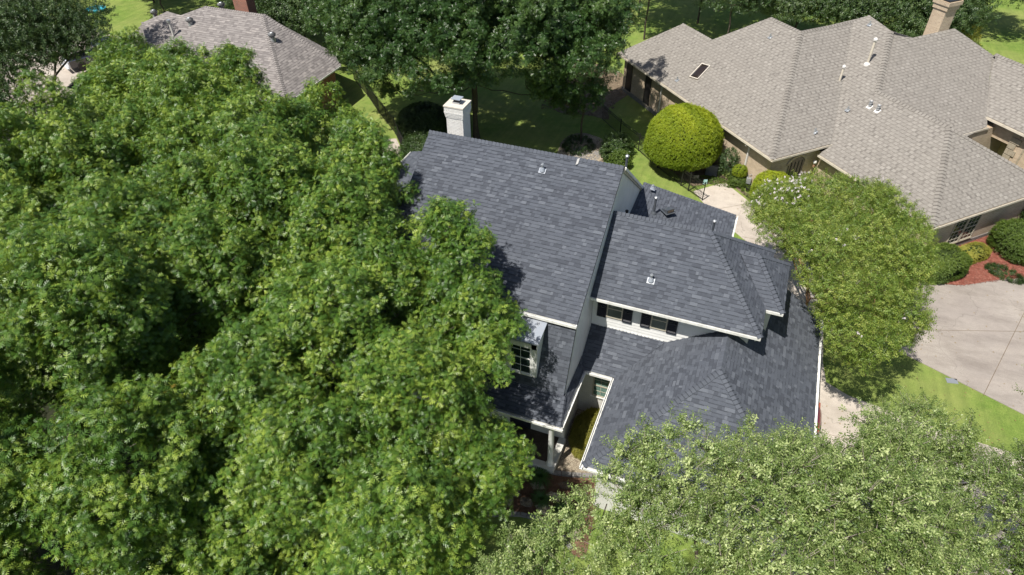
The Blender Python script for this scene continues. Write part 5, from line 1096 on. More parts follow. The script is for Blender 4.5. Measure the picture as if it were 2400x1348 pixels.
   (-12.52,4.34,1.99,0.57),(-12.9,3.55,3.8,0.55),(-13.45,5.48,3.97,0.66),(-13.24,4.75,4.41,0.65),(-14.12,3.22,4.01,0.61),(-12.58,5.06,2.46,0.6),(-14.78,4.17,4.33,0.84),(-15.11,4.39,2.74,0.83),(-14.87,5.04,3.8,0.82),
   (-14.23,5.66,2.84,0.77),(-14.14,2.93,2.71,0.63),(-17.27,9.49,10.94,0.83),(-17.32,8.21,8.81,0.83),(-18.12,9.64,11.77,0.63),(-16.67,10.01,9.52,0.77),(-19.05,8.41,11.12,0.83),(-16.82,8.64,9.4,0.64),(-17.33,10.39,11.06,0.62),
   (-17.49,8.65,10.99,0.63),(-16.64,9.56,8.35,0.65),(-17.29,8.72,7.64,0.86),(-18.19,7.93,10.4,0.72),(-18.17,7.65,8.94,0.65),(-16.75,9.18,10.11,0.65),(-17.12,11,9.69,0.72),(-17.06,10.59,7.89,0.66),(-16.79,10.54,8.76,0.7),
   (-17.36,8.15,9.99,0.64),(-17.92,11.25,10.58,0.71),(-19.08,9.66,11.78,0.57),(-19.31,7.99,10.43,0.62),(-18.32,10.65,11.41,0.86),(-18.55,7.79,8.08,0.71),(-17.67,8,8.07,0.57),(-16.98,9.66,7.49,0.57),(-18.41,8.77,11.61,0.57),
   (-18.51,7.61,9.71,0.55),(-16.95,10.58,10.37,0.54),(-20.1,9.12,10.18,0.82),(-19.93,10.19,8.58,0.8),(-19.37,7.9,8.82,0.74),(-17.88,11.41,9.14,0.6),(-19.81,9.72,10.99,0.63),(-18.92,11.29,9.91,0.7),(-19.97,10.38,9.56,0.59),
   (-15.78,2.1,4.54,0.78),(-16.09,1.81,5.98,0.66),(-16.24,3.22,4.63,0.71),(-16.49,3.06,5.9,0.67),(-16.88,2.13,6.73,0.62),(-15.95,2.28,3.64,0.6),(-17.48,3.49,5.58,0.8),(-17.19,3.07,6.35,0.59),(-15.87,2.68,5.21,0.62),
   (-15.83,2.98,3.21,0.56),(-18.01,2.75,6.36,0.61),(-16.58,0.67,6.07,0.72),(-17.82,0.71,4.97,0.75),(-17.93,1.37,6.47,0.67),(-17.85,3.2,4.51,0.66),(-18.49,1.77,4.89,0.74),(-12.45,5.68,4.47,0.58),(-11.3,6.35,3.41,0.68),
   (-12.36,7.01,5.4,0.75),(-11.29,7.52,3.7,0.84),(-11.4,7.1,4.8,0.56),(-12.59,5.56,3.36,0.67),(-12.22,8.11,4.72,0.71),(-13.18,7.56,5.15,0.76),(-11.86,6.27,4.94,0.64),(-11.31,7.12,2.78,0.83),(-12.68,6.26,5.28,0.58),
   (-13.5,6.13,4.56,0.56),(-11.28,6.47,4.27,0.57),(-13.17,7.96,3.83,0.7),(-19.51,7.08,9.64,0.61),(-18.71,5.03,9.21,0.74),(-18.75,5.74,9.92,0.84),(-18.91,6.57,10.11,0.55),(-18.93,6.83,8.74,0.86),(-18.87,6.42,7.92,0.68),
   (-19.77,6.68,10.41,0.65),(-18.71,4.73,10.25,0.61),(-19.26,5.99,11.05,0.6),(-20.42,5.06,10.04,0.74),(-19.88,4.44,9.36,0.8),(-20.64,5.35,9.02,0.58),(-20.63,6.02,9.74,0.69),(-22.08,10.03,10.32,0.58),(-22.28,9.1,9.51,0.82),
   (-22.54,11.7,9.79,0.85),(-22.69,8.44,8.52,0.6),(-22.25,10.88,10.37,0.61),(-23.03,8.5,7.45,0.85),(-23.12,10.38,10.74,0.64),(-23.06,9.32,10.25,0.78),(-21.94,8.73,8.13,0.54),(-22.19,8.77,7.22,0.59),(-23.84,8.53,8.57,0.67),
   (-23.3,8.7,9.48,0.75),(-24.06,9.8,10.33,0.73),(-23.16,11.46,10.31,0.54),(-22.87,8.98,6.36,0.85),(-21.14,11.1,7.69,0.62),(-24.48,9.4,7.91,0.61),(-23.64,11.81,7.72,0.68),(-22.52,12.11,8.47,0.76),(-24.55,10.68,7.79,0.76),
   (-24.1,11.37,9.37,0.66),(-21.12,11.01,9.33,0.74),(-20.83,10.06,8.02,0.59),(-20.99,9.41,8.91,0.81),(-19.16,12.9,10.22,0.56),(-18.63,13.03,8.71,0.78),(-20.24,14.02,10.69,0.59),(-19.88,12.02,10.21,0.63),(-20.24,12.72,10.83,0.58),
   (-18.82,12.48,9.4,0.58),(-18.76,12.74,7.02,0.7),(-19.29,14.06,9.95,0.75),(-21.54,12.2,10.23,0.58),(-18.74,13.43,9.56,0.58),(-19.21,13.2,6.1,0.68),(-21.06,13.49,10.8,0.81),(-18.58,12.46,7.88,0.55),(-20.69,11.91,10.35,0.57),
   (-21.71,14.23,9.38,0.68),(-22.27,13.06,8.43,0.81),(-19.04,11.3,8.84,0.68),(-21,14.81,7.74,0.67),(-21.07,14.29,10.22,0.6),(-22.08,13.34,9.52,0.74),(-18.84,14.54,8.5,0.66),(-16.87,3.63,6.99,0.72),(-17.56,4.49,9.41,0.63),
   (-16.67,4.87,8.39,0.68),(-16.52,4.5,7.32,0.77),(-16.62,3.84,8.08,0.63),(-17.84,5.24,9.12,0.62),(-17.68,3.11,7.51,0.77),(-16.84,5.36,7.54,0.75),(-17.16,3.62,8.75,0.67),(-17.33,5.59,8.38,0.7),(-16.9,4.53,6.37,0.81),
   (-18.34,3.7,8.93,0.75),(-18.7,4.57,7.67,0.79),(-21.07,7.14,4.04,0.68),(-21.81,7.45,5.05,0.55),(-21.42,4.52,2.16,0.86),(-20.85,6.74,3.19,0.71),(-21.17,5.74,1.84,0.77),(-21.25,6.78,5.55,0.58),(-21.33,4.04,2.98,0.56),
   (-20.45,5.01,5.6,0.67),(-21.89,5.07,6.88,0.69),(-22.49,7.6,3.88,0.63),(-22.72,6.83,6.29,0.59),(-24.2,5.07,3.84,0.75),(-23.75,6.76,3.37,0.79),(-20.79,4,4.05,0.65),(-20.1,5.46,4.33,0.74),(-21.9,3.8,5.71,0.77),
   (-22.22,3.49,4.73,0.67),(-24.13,6.34,4.28,0.59),(-22.92,7.38,5.16,0.82),(-23.43,4.76,6.19,0.69),(-23.27,3.86,3.49,0.62),(-24.06,5.67,5.46,0.71),(-20.43,4.67,3.32,0.58),(-21.41,6.34,6.57,0.62),(-16.56,15.5,6.71,0.81),
   (-16.79,16.39,6.64,0.57),(-16.57,14.07,5.12,0.74),(-16.19,16.68,6.14,0.57),(-17.84,14.28,4.8,0.72),(-16.39,14.59,6.25,0.67),(-15.21,15.33,6.22,0.75),(-16.87,16.87,4.47,0.7),(-15.66,16.68,4.91,0.6),(-15.4,14.21,5.04,0.78),
   (-17.88,14.83,6.13,0.82),(-15.03,15.81,4.78,0.61),(-17.02,16.86,5.54,0.8),(-18.12,15.75,5.42,0.74),(-19.9,3.67,4.48,0.86),(-19.47,3.08,5.27,0.77),(-19.66,3.82,6.65,0.82),(-21.59,2.14,7.1,0.68),(-20.38,1.23,6.21,0.65),
   (-21.44,3.75,6.82,0.66),(-21.69,1.7,5.44,0.65),(-20.52,3.42,7.62,0.67),(-20.11,1.95,7.43,0.71),(-19.24,2.39,6.77,0.75),],
  [(-26.66,11.87,9.05,0.64),(-26.24,13.45,9.98,0.57),(-24.86,13.15,8.27,0.81),(-25.81,12.7,9.77,0.58),(-26.96,12.79,9.73,0.86),(-25.15,14.22,8.52,0.69),(-25.71,14.43,9.11,0.57),(-25.36,13.4,9.52,0.63),(-25.03,12.68,8.96,0.59),
   (-27.47,12.37,8.53,0.61),(-24.97,11.68,7.92,0.6),(-27.51,13.71,7.85,0.7),(-25.89,14.71,7.93,0.68),(-27.52,12.62,7.33,0.62),(-28.09,13.71,10.17,0.75),(-28.74,12.54,9.03,0.59),(-28.11,14.73,9.6,0.84),(-27.87,13.29,9.39,0.68),
   (-29.15,14.19,10.81,0.62),(-29.01,12.8,7.98,0.75),(-28.4,12.79,9.85,0.56),(-28.74,14.94,10.19,0.63),(-29.45,12.75,9.92,0.79),(-29.45,14.76,8.95,0.6),(-24.33,17.99,8.18,0.58),(-25.45,17.05,8.03,0.66),(-23.65,17.41,7.46,0.8),
   (-24.59,17.04,8.16,0.56),(-24.79,15.59,5.82,0.63),(-26.37,17.15,6.15,0.77),(-22.65,17.29,6.05,0.69),(-25.51,18.96,6.62,0.68),(-23.36,18.89,6.11,0.81),(-26.21,17.97,5.34,0.75),(-23.51,16.06,7.13,0.73),(-24.45,19.26,5.64,0.69),
   (-25.67,16.04,6.77,0.67),(-22.84,17.99,6.89,0.74),(-25.9,16.25,5.51,0.58),(-22.83,18.17,5.66,0.61),(-32.51,16.6,10.24,0.7),(-35.32,16.45,10.94,0.75),(-34.14,17.66,12.12,0.6),(-34.27,15.27,10.3,0.76),(-35.01,17.56,11.53,0.63),
   (-32.76,18.54,9.28,0.77),(-35.26,18,9.32,0.81),(-35.5,17.6,10.17,0.75),(-33.11,18.26,11.53,0.71),(-33.89,15.55,11.37,0.77),(-33.03,17.1,12.15,0.78),(-34.36,18.54,11.07,0.66),(-31.96,17.11,9.18,0.68),(-32.87,16.18,11.75,0.79),
   (-27.4,16.11,7.36,0.73),(-26.89,16.83,9.98,0.67),(-26.35,17.03,9.01,0.74),(-26.27,17.28,7.64,0.59),(-27.84,15.78,8.64,0.56),(-27.88,16.47,10.05,0.72),(-26.65,17.94,9.68,0.67),(-26.43,18.05,8.66,0.85),(-27.47,16,9.45,0.58),
   (-27.55,17.42,10.41,0.77),(-26.75,16.21,8.9,0.65),(-26.65,16.26,7.86,0.57),(-26.67,18.3,7.6,0.74),(-28.12,18.37,9.2,0.81),(-31.44,18.41,9.16,0.6),(-31.41,18.71,10.61,0.36),(-32.5,18.22,10.27,0.35),(-31.15,20.18,8.83,0.54),
   (-30.87,19.12,9.7,0.75),(-30.95,19.71,10.53,0.67),(-31.28,20.65,9.68,0.42),(-31.18,19.34,11.13,0.42),(-31.76,18.14,9.92,0.55),(-26.59,9.24,5.43,0.66),(-26.47,9.38,6.69,0.71),(-26.81,9.76,4.47,0.56),(-28.5,10.08,7.04,0.8),
   (-26.86,11.77,6.48,0.81),(-27.84,9.2,7.43,0.72),(-26.54,10.06,8.25,0.63),(-25.82,10.96,7.1,0.72),(-27.59,10.29,8.26,0.7),(-27.94,9.03,5.93,0.81),(-29.92,16.48,10.72,0.63),(-29.55,15.46,10.12,0.58),(-29.08,16.19,8.72,0.72),
   (-29.18,16.09,7.87,0.56),(-30.85,15.16,10.35,0.73),(-29.97,17.38,10.02,0.78),(-29.17,16.6,9.53,0.67),(-30.09,15.68,10.77,0.55),(-31.13,15.96,10.81,0.78),(-30.32,17.59,8.79,0.77),(-31.34,16.99,8.37,0.67),(-31.31,14.87,9.17,0.68),
   (-29.34,17.33,8.78,0.64),(-30.48,12.44,6.75,0.63),(-30.45,12.94,7.59,0.75),(-31.57,9.44,9.61,0.78),(-30.17,11.35,10.87,0.6),(-29.45,10.7,8.75,0.74),(-32.62,10.93,10.82,0.81),(-33.43,11.64,8.11,0.68),(-29.97,12.88,8.93,0.7),
   (-33.29,10.56,9.16,0.62),(-33.41,11.62,9.39,0.73),(-32.97,12.63,7.92,0.73),(-30.27,9.74,7.99,0.6),(-31.77,9.98,10.64,0.69),(-31.29,10.95,11.34,0.73),(-32.81,12.92,8.93,0.71),(-33.04,11.96,10.23,0.58),(-30.81,9.79,10.24,0.64),
   (-31.97,13.38,8.4,0.78),(-30.4,12.68,10.37,0.68),(-31.59,12.44,11.03,0.65),(-31.5,13.17,10.11,0.58),(-33,10.08,8.34,0.66),(-32.23,8.07,4.87,0.7),(-32.07,8.59,6.16,0.7),(-31.76,9.95,6.39,0.82),(-32.09,10.56,4.68,0.74),
   (-30.09,8.1,4.73,0.62),(-31.11,10.64,5.71,0.79),(-29.84,9.73,5.59,0.59),(-32.57,9.77,5.45,0.69),(-30.67,10.71,4.15,0.64),(-31.18,7.86,5.67,0.66),(-31.15,9.24,6.75,0.59),(-32.57,19.2,3.91,0.59),(-32.48,18.47,4.85,0.86),
   (-34.04,18.76,6.01,0.78),(-33.63,16.37,5.09,0.66),(-32.61,16.5,4.06,0.8),(-34.82,18.78,4.71,0.61),(-32.44,17.07,5.64,0.74),(-33.28,19.53,4.68,0.73),(-34.14,19.4,4.19,0.73),(-33.35,18,6.48,0.75),(-34.63,16.89,5.05,0.78),
   (-34.98,17.36,3.97,0.73),(-32.85,13.04,5.12,0.8),(-34.98,11.66,6.08,0.78),(-35.2,11.61,4.28,0.77),(-34.61,10.61,4.22,0.76),(-32.99,12.29,6.54,0.61),(-34.02,13.28,4.55,0.69),(-32.55,11.23,5.99,0.77),(-33.6,10.27,4.45,0.62),
   (-33.93,11.79,6.89,0.82),(-33.84,12.98,6.17,0.83),(-25.12,20.22,5.51,0.6),(-25.81,19.41,5.54,0.74),(-25.53,21.59,5.2,0.66),(-27.06,19.19,4.85,0.73),(-24.67,20.28,3.68,0.75),(-27.7,20.56,4.98,0.68),(-26.8,21.86,4.79,0.61),
   (-26.05,18.85,4.17,0.69),(-27.37,21.54,3.46,0.82),(-24.93,21.38,4.05,0.67),(-33.06,14.22,6.18,0.57),(-33.39,14.03,5.35,0.65),(-33.06,14.22,7.58,0.59),(-34.47,13.67,7.29,0.72),(-33.7,15.35,7.69,0.63),(-34.72,15.35,7.18,0.8),
   (-35.02,13.95,6.19,0.64),(-32.75,15.17,6.72,0.63),(-33.93,15.86,5.96,0.67),(-31.15,21.41,4.69,0.79),(-32.25,20.88,6.2,0.83),(-31.86,19.08,6.27,0.63),(-31.26,20.39,6.78,0.8),(-30.94,18.87,5.35,0.61),(-32.86,20.29,5.55,0.8),
   (-23.25,10.39,2.71,0.68),(-24.49,9.92,3.89,0.71),(-23.96,9.88,3.18,0.64),(-23.05,12.22,4.38,0.76),(-24.71,11.69,4.98,0.69),(-23.11,11.5,5.38,0.75),(-24.04,12.39,4.44,0.59),(-23.61,10.12,5.16,0.62),(-22.71,10.18,3.93,0.82),
   (-25.11,10.81,3.43,0.82),],
 ],
 'cen': [
  [(-24.36,37.01,10.95,1.02),(-28.59,37.9,8.32,1.2),(-17.73,35.19,9.63,0.8),(-21.29,35.25,8.21,1.12),(-19.2,36.16,11.11,1.16),(-29.05,38.72,10.28,1.16),(-23.91,35.18,7.97,0.88),(-13.18,37.86,8.6,0.95),(-17.68,39.06,11.5,0.94),
   (-17.46,35.6,8.04,1.08),(-16.87,36.68,10.58,0.95),(-16.65,37.92,10.99,0.91),(-12.26,40.16,9.22,1.15),(-19.73,34.67,7.09,0.9),(-12.22,39.44,7.92,1.08),(-27.21,37.74,6.45,0.81),(-18.48,37.33,12.12,0.8),(-13.95,40.72,11.36,1.07),
   (-23.91,36.12,5.36,0.63),(-24.55,35.56,6.9,0.8),(-13.57,39.38,9.96,1.07),(-20.61,35.72,11,0.87),(-12.83,39.37,5.81,0.85),(-13.18,37.94,6.77,0.81),(-14.85,36.61,8.73,1.2),(-14.4,36.81,7.06,0.59),(-22.86,36.54,10.75,1.02),
   (-18.02,35.05,6.67,0.92),(-20.9,35.47,5.45,0.5),(-13.44,39.91,4.91,0.87),(-25.49,36.83,9.87,1.02),(-21.81,35.31,10.14,0.96),(-13.48,43.55,10.83,1.09),(-26.3,36.61,7.26,1),(-14.23,37.23,9.69,0.93),(-19.38,34.99,9.26,1.09),
   (-16.68,36.01,6.87,1.03),(-24.95,35.74,8.55,0.99),(-23.07,37.81,11.48,0.82),(-15.03,39.11,10.6,1.19),(-15.59,35.98,6.68,0.49),(-16.52,35.88,9.71,0.83),(-22.19,34.99,6.84,0.82),(-27.36,37.86,8.87,0.84),(-15.3,40.43,11.08,1.12),
   (-12.79,40.45,10.48,0.91),(-15.68,38.25,11.72,0.92),(-24.08,35.77,9.76,1.05),(-15.81,35.65,7.9,0.9),(-26.98,38.38,10.34,0.86),(-20.17,36.62,11.93,0.81),(-13.78,36.99,8.08,0.81),(-20.92,34.99,7.08,0.88),(-27.76,39.77,10.49,1.24),
   (-22.91,35.18,9.21,0.85),(-29.13,38.08,9.46,0.51),(-28.08,38.11,6.83,0.58),(-25.98,38.1,11.1,0.97),(-17.98,35.9,10.8,0.88),(-19.56,35.15,6.13,0.48),(-26.19,36.68,8.73,1.05),(-18.31,34.75,8.57,0.79),(-12.6,38.98,9.35,0.83),
   (-12.45,39.01,6.86,0.8),(-25.17,36.96,5.07,0.54),(-12.6,42.93,9.97,0.98),(-23.35,35.25,6.4,0.79),(-22.54,35.11,8.04,0.88),(-23.8,37.58,4.01,0.47),(-27.98,38.89,9.44,1.05),(-13.25,41.87,10.67,0.97),(-23.18,36.71,4.59,0.65),
   (-13.65,40.72,4.32,0.63),(-15.05,37.74,10.83,0.82),(-13.68,39.02,5.48,0.55),(-21.83,36.05,11.24,0.87),(-20.57,35.33,9.8,0.92),(-19.35,47.55,6.3,0.95),(-28.28,40.26,7.1,1.2),(-24.74,37.82,12.02,0.89),(-13.82,45.73,7.52,1.06),
   (-24.11,46.31,10.61,1.12),(-14.59,41.7,7.19,1.18),(-27.16,44.24,9.73,1.08),(-21.83,47.83,8.49,0.92),(-25.14,46.43,7.21,1.03),(-28.2,42.55,7.41,0.9),(-18.01,39.82,13.47,0.96),(-21.24,47.48,6.28,0.87),(-22.04,44.92,12.56,1.2),
   (-27.03,44.92,7.87,1.14),(-15.78,47.08,8.32,1.03),(-20.33,45.37,12.49,1.08),(-17.61,43.5,11.13,1.14),(-26.05,43.4,11.57,1.02),(-27.27,41.71,10.99,1.2),(-22.88,41.96,13.32,0.86),(-26.27,41.52,7.56,1.16),(-24.55,46.82,8.99,1.08),
   (-16.52,46.9,6.29,0.84),(-21.5,37.11,9.62,1.07),(-23.46,45.37,7.64,1.04),(-16.62,36.84,12.05,0.92),(-15.43,39.72,9.08,1.01),(-19.01,43.88,11.08,1.17),(-15.33,42.65,12.61,1.15),(-19.23,38.81,13.4,1.04),(-15.7,42.77,9.36,1.17),
   (-16.59,39.14,13.02,0.87),(-16.06,37.86,7.44,0.85),(-20.76,44.49,10.53,0.87),(-27.98,43.35,8.61,1.11),(-24.81,41.73,9.23,1.05),(-22.09,43.56,13.14,1.17),(-15.71,46.18,10.65,1.01),(-21.06,45.79,8.39,0.9),(-20.36,47.92,8.97,1.2),
   (-19.55,46.92,11.12,1.01),(-18.31,47.64,9.55,1.01),(-18.88,43.76,13.2,0.89),(-25.18,40.58,12.55,1.02),(-18.06,45.74,12.05,1.19),(-14.4,38.97,12.02,0.88),(-22.33,45.36,9.08,1.03),(-28.45,41.36,8.73,1.03),(-18.06,42.49,13.42,1.11),
   (-25.28,39.89,10.73,1.06),(-16.77,46.05,7.49,0.97),(-15.25,45.04,9.24,0.91),(-23.56,39.67,13.09,1.14),(-19.85,44.52,9.46,0.93),(-20.67,47.42,10.34,0.96),(-23.97,43.55,10.2,1.16),(-20.53,38.13,11.05,0.89),(-20.92,39.55,12.14,0.92),
   (-14.35,46.12,9.01,0.98),(-22.63,37.74,7.21,1.09),(-17.35,44.47,9.5,1.05),(-21.06,39.06,13.44,1.19),(-14.18,40.49,8.93,1.16),(-19.9,37.33,9.51,1.13),(-22.31,46.57,11.18,1.13),(-21.48,43.84,11.66,0.95),(-24.32,44.41,12.11,0.88),
   (-25.55,43.69,7.7,0.91),(-16.48,38.44,8.68,1.09),(-19.47,39.44,11.52,0.99),(-26.39,45.47,9.08,1.16),(-18.68,45.01,8.44,1.01),(-23.97,38.64,8.15,1.17),(-24.47,42.76,12.67,0.98),(-26.29,39.75,11.77,1.14),(-24.91,39.47,7.07,0.98),
   (-18.85,41.83,12.23,1.15),(-14.84,41.08,12.57,1.01),(-22.72,47.32,6.63,1.08),(-13.21,45.13,8.86,1.06),(-16.28,40.62,13.14,1.08),(-22.67,44.75,10.69,1.16),(-25.06,44.61,8.76,1.02),(-22.36,38.33,13.05,0.9),(-19.7,41.16,13.7,1.07),
   (-21.56,40.8,13.6,0.99),(-16.48,39.54,10.14,1.12),(-16.55,43.33,12.88,0.85),(-13.32,38.06,10.69,1.12),(-17.83,46.71,11.05,0.93),(-20.59,47.92,7.45,1.07),(-18.82,36.94,8.02,0.86),(-17.35,37.2,7.32,0.94),(-17.32,36.86,8.72,0.86),
   (-27.01,44.34,6.53,1.01),(-14,42.18,11.99,0.91),(-18.55,47.84,7.51,0.92),(-15.2,44.75,11.66,0.89),(-24.36,37.14,7.78,1),(-18.58,46.46,8.01,1.04),(-23.36,43.7,7.84,1.04),(-16.48,34.65,8.6,0.97),(-14.97,46.33,6.73,0.98),
   (-26.42,39.43,8.25,1.03),(-23.74,40.7,11.67,0.84),(-25.69,44.78,11,1.16),(-16.39,41.64,10.72,1.16),(-15.48,43.89,8.12,1.04),(-20.35,43.16,11.21,1.11),(-25.94,41.98,10.25,0.95),(-24.89,38.1,9.19,0.87),(-18.33,37.49,9.48,0.88),
   (-16.81,43.92,7.51,1.15),(-23.56,42.16,10.28,0.98),(-24.38,41.59,10.1,1.33),(-13.85,41.7,8.04,1.23),(-15.38,43.62,8.27,1.36),(-15.36,39.75,9.7,1.22),(-24.83,38.5,8.23,1.23),(-20.47,37.36,9.82,1.26),(-17.12,43.73,10.11,1.19),
   (-17.8,40.19,10.93,1.21),(-21.35,39.18,11.01,1.35),(-19.23,42.64,11.25,1.43),(-22.87,36.98,8.31,1.2),(-20.34,45.37,9.31,1.27),(-19.86,40.55,11.31,1.29),(-16.68,37.45,8.19,1.39),(-26.09,40.56,8.35,1.31),(-25.59,43.08,8.5,1.42),
   (-23.82,44.1,9.67,1.19),(-14.02,39.85,8.19,1.27),(-18.83,44.03,10.25,1.41),(-18.85,36.99,9.16,1.24),(-15.16,41.69,10.04,1.35),(-22.14,45.42,8,1.23),(-22.07,44.04,10.25,1.24),(-22.08,42.32,11.05,1.36),(-24.38,39.6,10.28,1.43),
   (-20.08,36.33,8.17,1.22),(-22.32,37.7,9.96,1.42),(-24.29,44.48,8.01,1.33),(-16.95,38.39,10.05,1.38),(-14.95,38.34,8.35,1.29),(-22.76,40.63,10.82,1.19),(-17.48,44.83,8.72,1.25),(-17.63,42.17,10.88,1.29),(-19.25,45.58,7.96,1.27),
   (-19,38.46,10.63,1.28),],
  [(-11.76,39.99,5.09,0.9),(-10.8,42.15,9.43,1.13),(-11.31,40.56,8.25,0.99),(-12.68,44.64,10.27,1),(-11.96,41.73,9.9,0.79),(-9.4,42.11,9.31,1.14),(-11.35,39.67,6.35,0.91),(-9.22,40.92,6.47,0.56),(-10.21,41.66,7.94,0.86),
   (-11.26,45.5,10.58,0.81),(-12.39,41.1,3.82,0.91),(-10.94,43.31,10.52,0.91),(-10.18,41.29,5.27,0.93),(-8.94,43.34,9.23,0.75),(-10.91,41.68,3.74,1.01),(-9.78,46.14,10.09,0.93),(-13.6,42.83,3.24,0.9),(-9.37,44.82,9.97,0.85),
   (-11.76,41.77,2.71,0.65),(-9.09,40.62,8.14,0.62),(-10.6,40.48,6.95,0.88),(-9.72,42.83,10.29,0.82),(-13.54,41.79,4.11,1),(-8.98,41.55,8.6,0.48),(-12.83,42.2,2.92,0.54),(-10.17,41.65,4.36,0.51),(-12.7,47.55,6.35,0.86),
   (-10.6,39.07,7.5,1.18),(-15.13,44.04,5.83,1.16),(-11.17,47.88,5.93,1.16),(-12.77,41.35,6.17,0.95),(-12.21,47.63,7.79,1.03),(-11.78,46.21,8.56,0.96),(-10.02,41.17,10.15,0.95),(-13.13,41.56,8.84,1.05),(-14.61,45.32,5.42,1.08),
   (-12.53,45.98,9.76,1.18),(-13.61,44.08,6.59,0.9),(-13.79,42.64,6.19,1.06),(-11.87,45.85,6.32,0.98),(-12.05,41.77,7.46,1.25),(-11.79,44.21,8.29,1.38),(-10.34,41.48,7.51,1.38),(-11.33,45.53,7.27,1.34),(-12.72,44.29,6.71,1.19),
   (-10.29,43.32,8.54,1.23),],
 ],
 'liv': [
  [(5.44,8.3,10.98,0.45),(4.22,8.94,10.51,0.57),(5.17,8.9,11.32,0.41),(4.37,8.29,10.53,0.5),(4.51,8.7,11.09,0.49),(4.95,8.38,11.23,0.41),(5.71,8.89,10.88,0.54),(3.89,7.16,11.02,0.41),(4.7,7.79,11.07,0.4),
   (4.75,7.14,11.14,0.4),(3.97,8,10.77,0.4),(5.17,7.5,10.74,0.48),(4.27,7.54,11.25,0.37),(4.51,6.52,11.09,0.54),(4.07,6.38,10.47,0.4),(2.37,8.33,12.01,0.45),(2.16,7.98,11.42,0.51),(3.45,8.28,11.03,0.46),
   (1.87,9.31,12.09,0.44),(1.69,8.57,11.89,0.39),(2.87,8.88,12.19,0.45),(3.39,9.06,11.84,0.39),(3.34,8.44,11.66,0.4),(2.94,9.53,12.05,0.47),(1.33,9.27,11.46,0.38),(2.18,8.83,12.23,0.43),(1.2,9.06,10.78,0.56),
   (2.26,9.95,11.82,0.48),(2.44,9.4,12.25,0.39),(3.01,7.99,11.39,0.4),(1.63,9.75,11.58,0.45),(2.88,8.21,11.89,0.37),(2.01,10,10.96,0.5),(-0.65,6.16,10.21,0.54),(-0.21,6.67,10.12,0.55),(0.03,6.01,10.31,0.54),
   (-0.38,5.53,10.24,0.39),(-0.85,5.66,9.83,0.54),(0.14,5.09,9.73,0.46),(-0.19,7.87,11.07,0.54),(0.88,6.79,11.38,0.39),(0.93,6.41,10.71,0.48),(0,6.7,10.81,0.44),(0.25,8.42,11.14,0.48),(1.31,7.72,11.49,0.48),
   (0.2,7.04,11.31,0.47),(0.77,7.58,11.64,0.44),(1.51,6.57,10.62,0.43),(1.32,8.41,11.12,0.51),(-0.25,7.12,11,0.36),(1.47,6.45,9.59,0.45),(1.4,7.2,11.45,0.36),(0.25,7.78,11.53,0.4),(0.84,8.39,11.35,0.38),
   (1.8,7.82,11.07,0.37),(0.39,6.37,10.56,0.42),(1.2,6.33,10.22,0.39),(0.51,6.51,11.05,0.37),(1.82,8.11,10.4,0.45),(-0.4,7.94,10.34,0.48),(0.81,8.66,10.2,0.41),(5.1,10.96,11.29,0.38),(4.1,11.59,11.64,0.52),
   (4.4,10.76,11.58,0.5),(3.57,10.71,11.33,0.55),(3.15,10.92,11.08,0.32),(2.88,11.07,10.57,0.41),(4.72,11.79,11.42,0.53),(5.22,10.61,10.75,0.56),(3.84,11.09,11.63,0.23),(4.74,11.27,11.62,0.36),(3.4,10.31,11.01,0.38),
   (2.86,11.46,10.14,0.45),(4.06,10.15,11.65,0.43),(5.21,11.57,10.75,0.45),(2.97,10.35,10.24,0.48),(4.5,12.2,10.32,0.41),(5.84,9.73,10.29,0.41),(6.43,10.23,10.28,0.44),(6.36,9.3,9.31,0.42),(5.73,10.32,10.45,0.38),
   (6.67,9.7,9.74,0.51),(5.94,10.85,10.21,0.49),(6.17,9.42,9.98,0.37),(5.33,10.02,10.25,0.37),(4.83,10.29,9.32,0.43),(6.49,10.77,9.28,0.49),(5.47,11.02,9.58,0.54),(-1.58,5.89,9.7,0.53),(-2.25,7.34,10.09,0.33),
   (-2.24,6.8,10.45,0.39),(-2.72,6.61,9.76,0.44),(-1.91,5.96,10.19,0.39),(-1.54,6.63,10.5,0.41),(-1.26,6.26,10.19,0.38),(-2.3,5.94,9.82,0.38),(-2.82,7.02,9.96,0.24),(-1.01,6.38,9.66,0.36),(-2.38,6.31,10.26,0.39),
   (-3.03,6.36,9.64,0.23),(3.52,6.63,11.17,0.47),(1.75,7.03,11.08,0.54),(2.75,6.29,11.2,0.55),(2.57,7.11,11.81,0.47),(2.23,6.54,11.55,0.36),(1.94,6.48,9.96,0.54),(2,7.13,11.58,0.41),(3.24,6.85,11.63,0.45),
   (2.67,7.63,11.77,0.38),(1.96,6.39,10.92,0.4),(3.47,7.61,11.35,0.51),(2.76,6.55,11.68,0.38),(0.44,8.97,11.6,0.46),(-0.13,9.29,12.03,0.35),(0.89,9.57,11.54,0.36),(-0.23,8.84,11.29,0.41),(-0.66,9.23,11.09,0.47),
   (-0.56,9.24,11.66,0.4),(0.51,9.01,10.66,0.5),(0.23,9.72,12.12,0.23),(-0.14,8.97,10.59,0.47),(0.62,9.59,11.94,0.25),(-2.92,5.28,8.55,0.55),(-2.34,5.35,9.14,0.45),(-2.43,5.96,9.22,0.4),(-1.39,5.62,9.01,0.42),
   (-1.1,5.95,8.59,0.41),(-1.88,5.64,9.31,0.36),(-2.97,6.51,8.69,0.44),(-2.93,5.82,8.8,0.46),(-2.71,6.38,7.95,0.42),(-1.72,4.6,8.47,0.42),(-1.03,5.73,7.93,0.48),(-1.75,6.54,8.94,0.52),(-1.68,4.99,9.27,0.49),
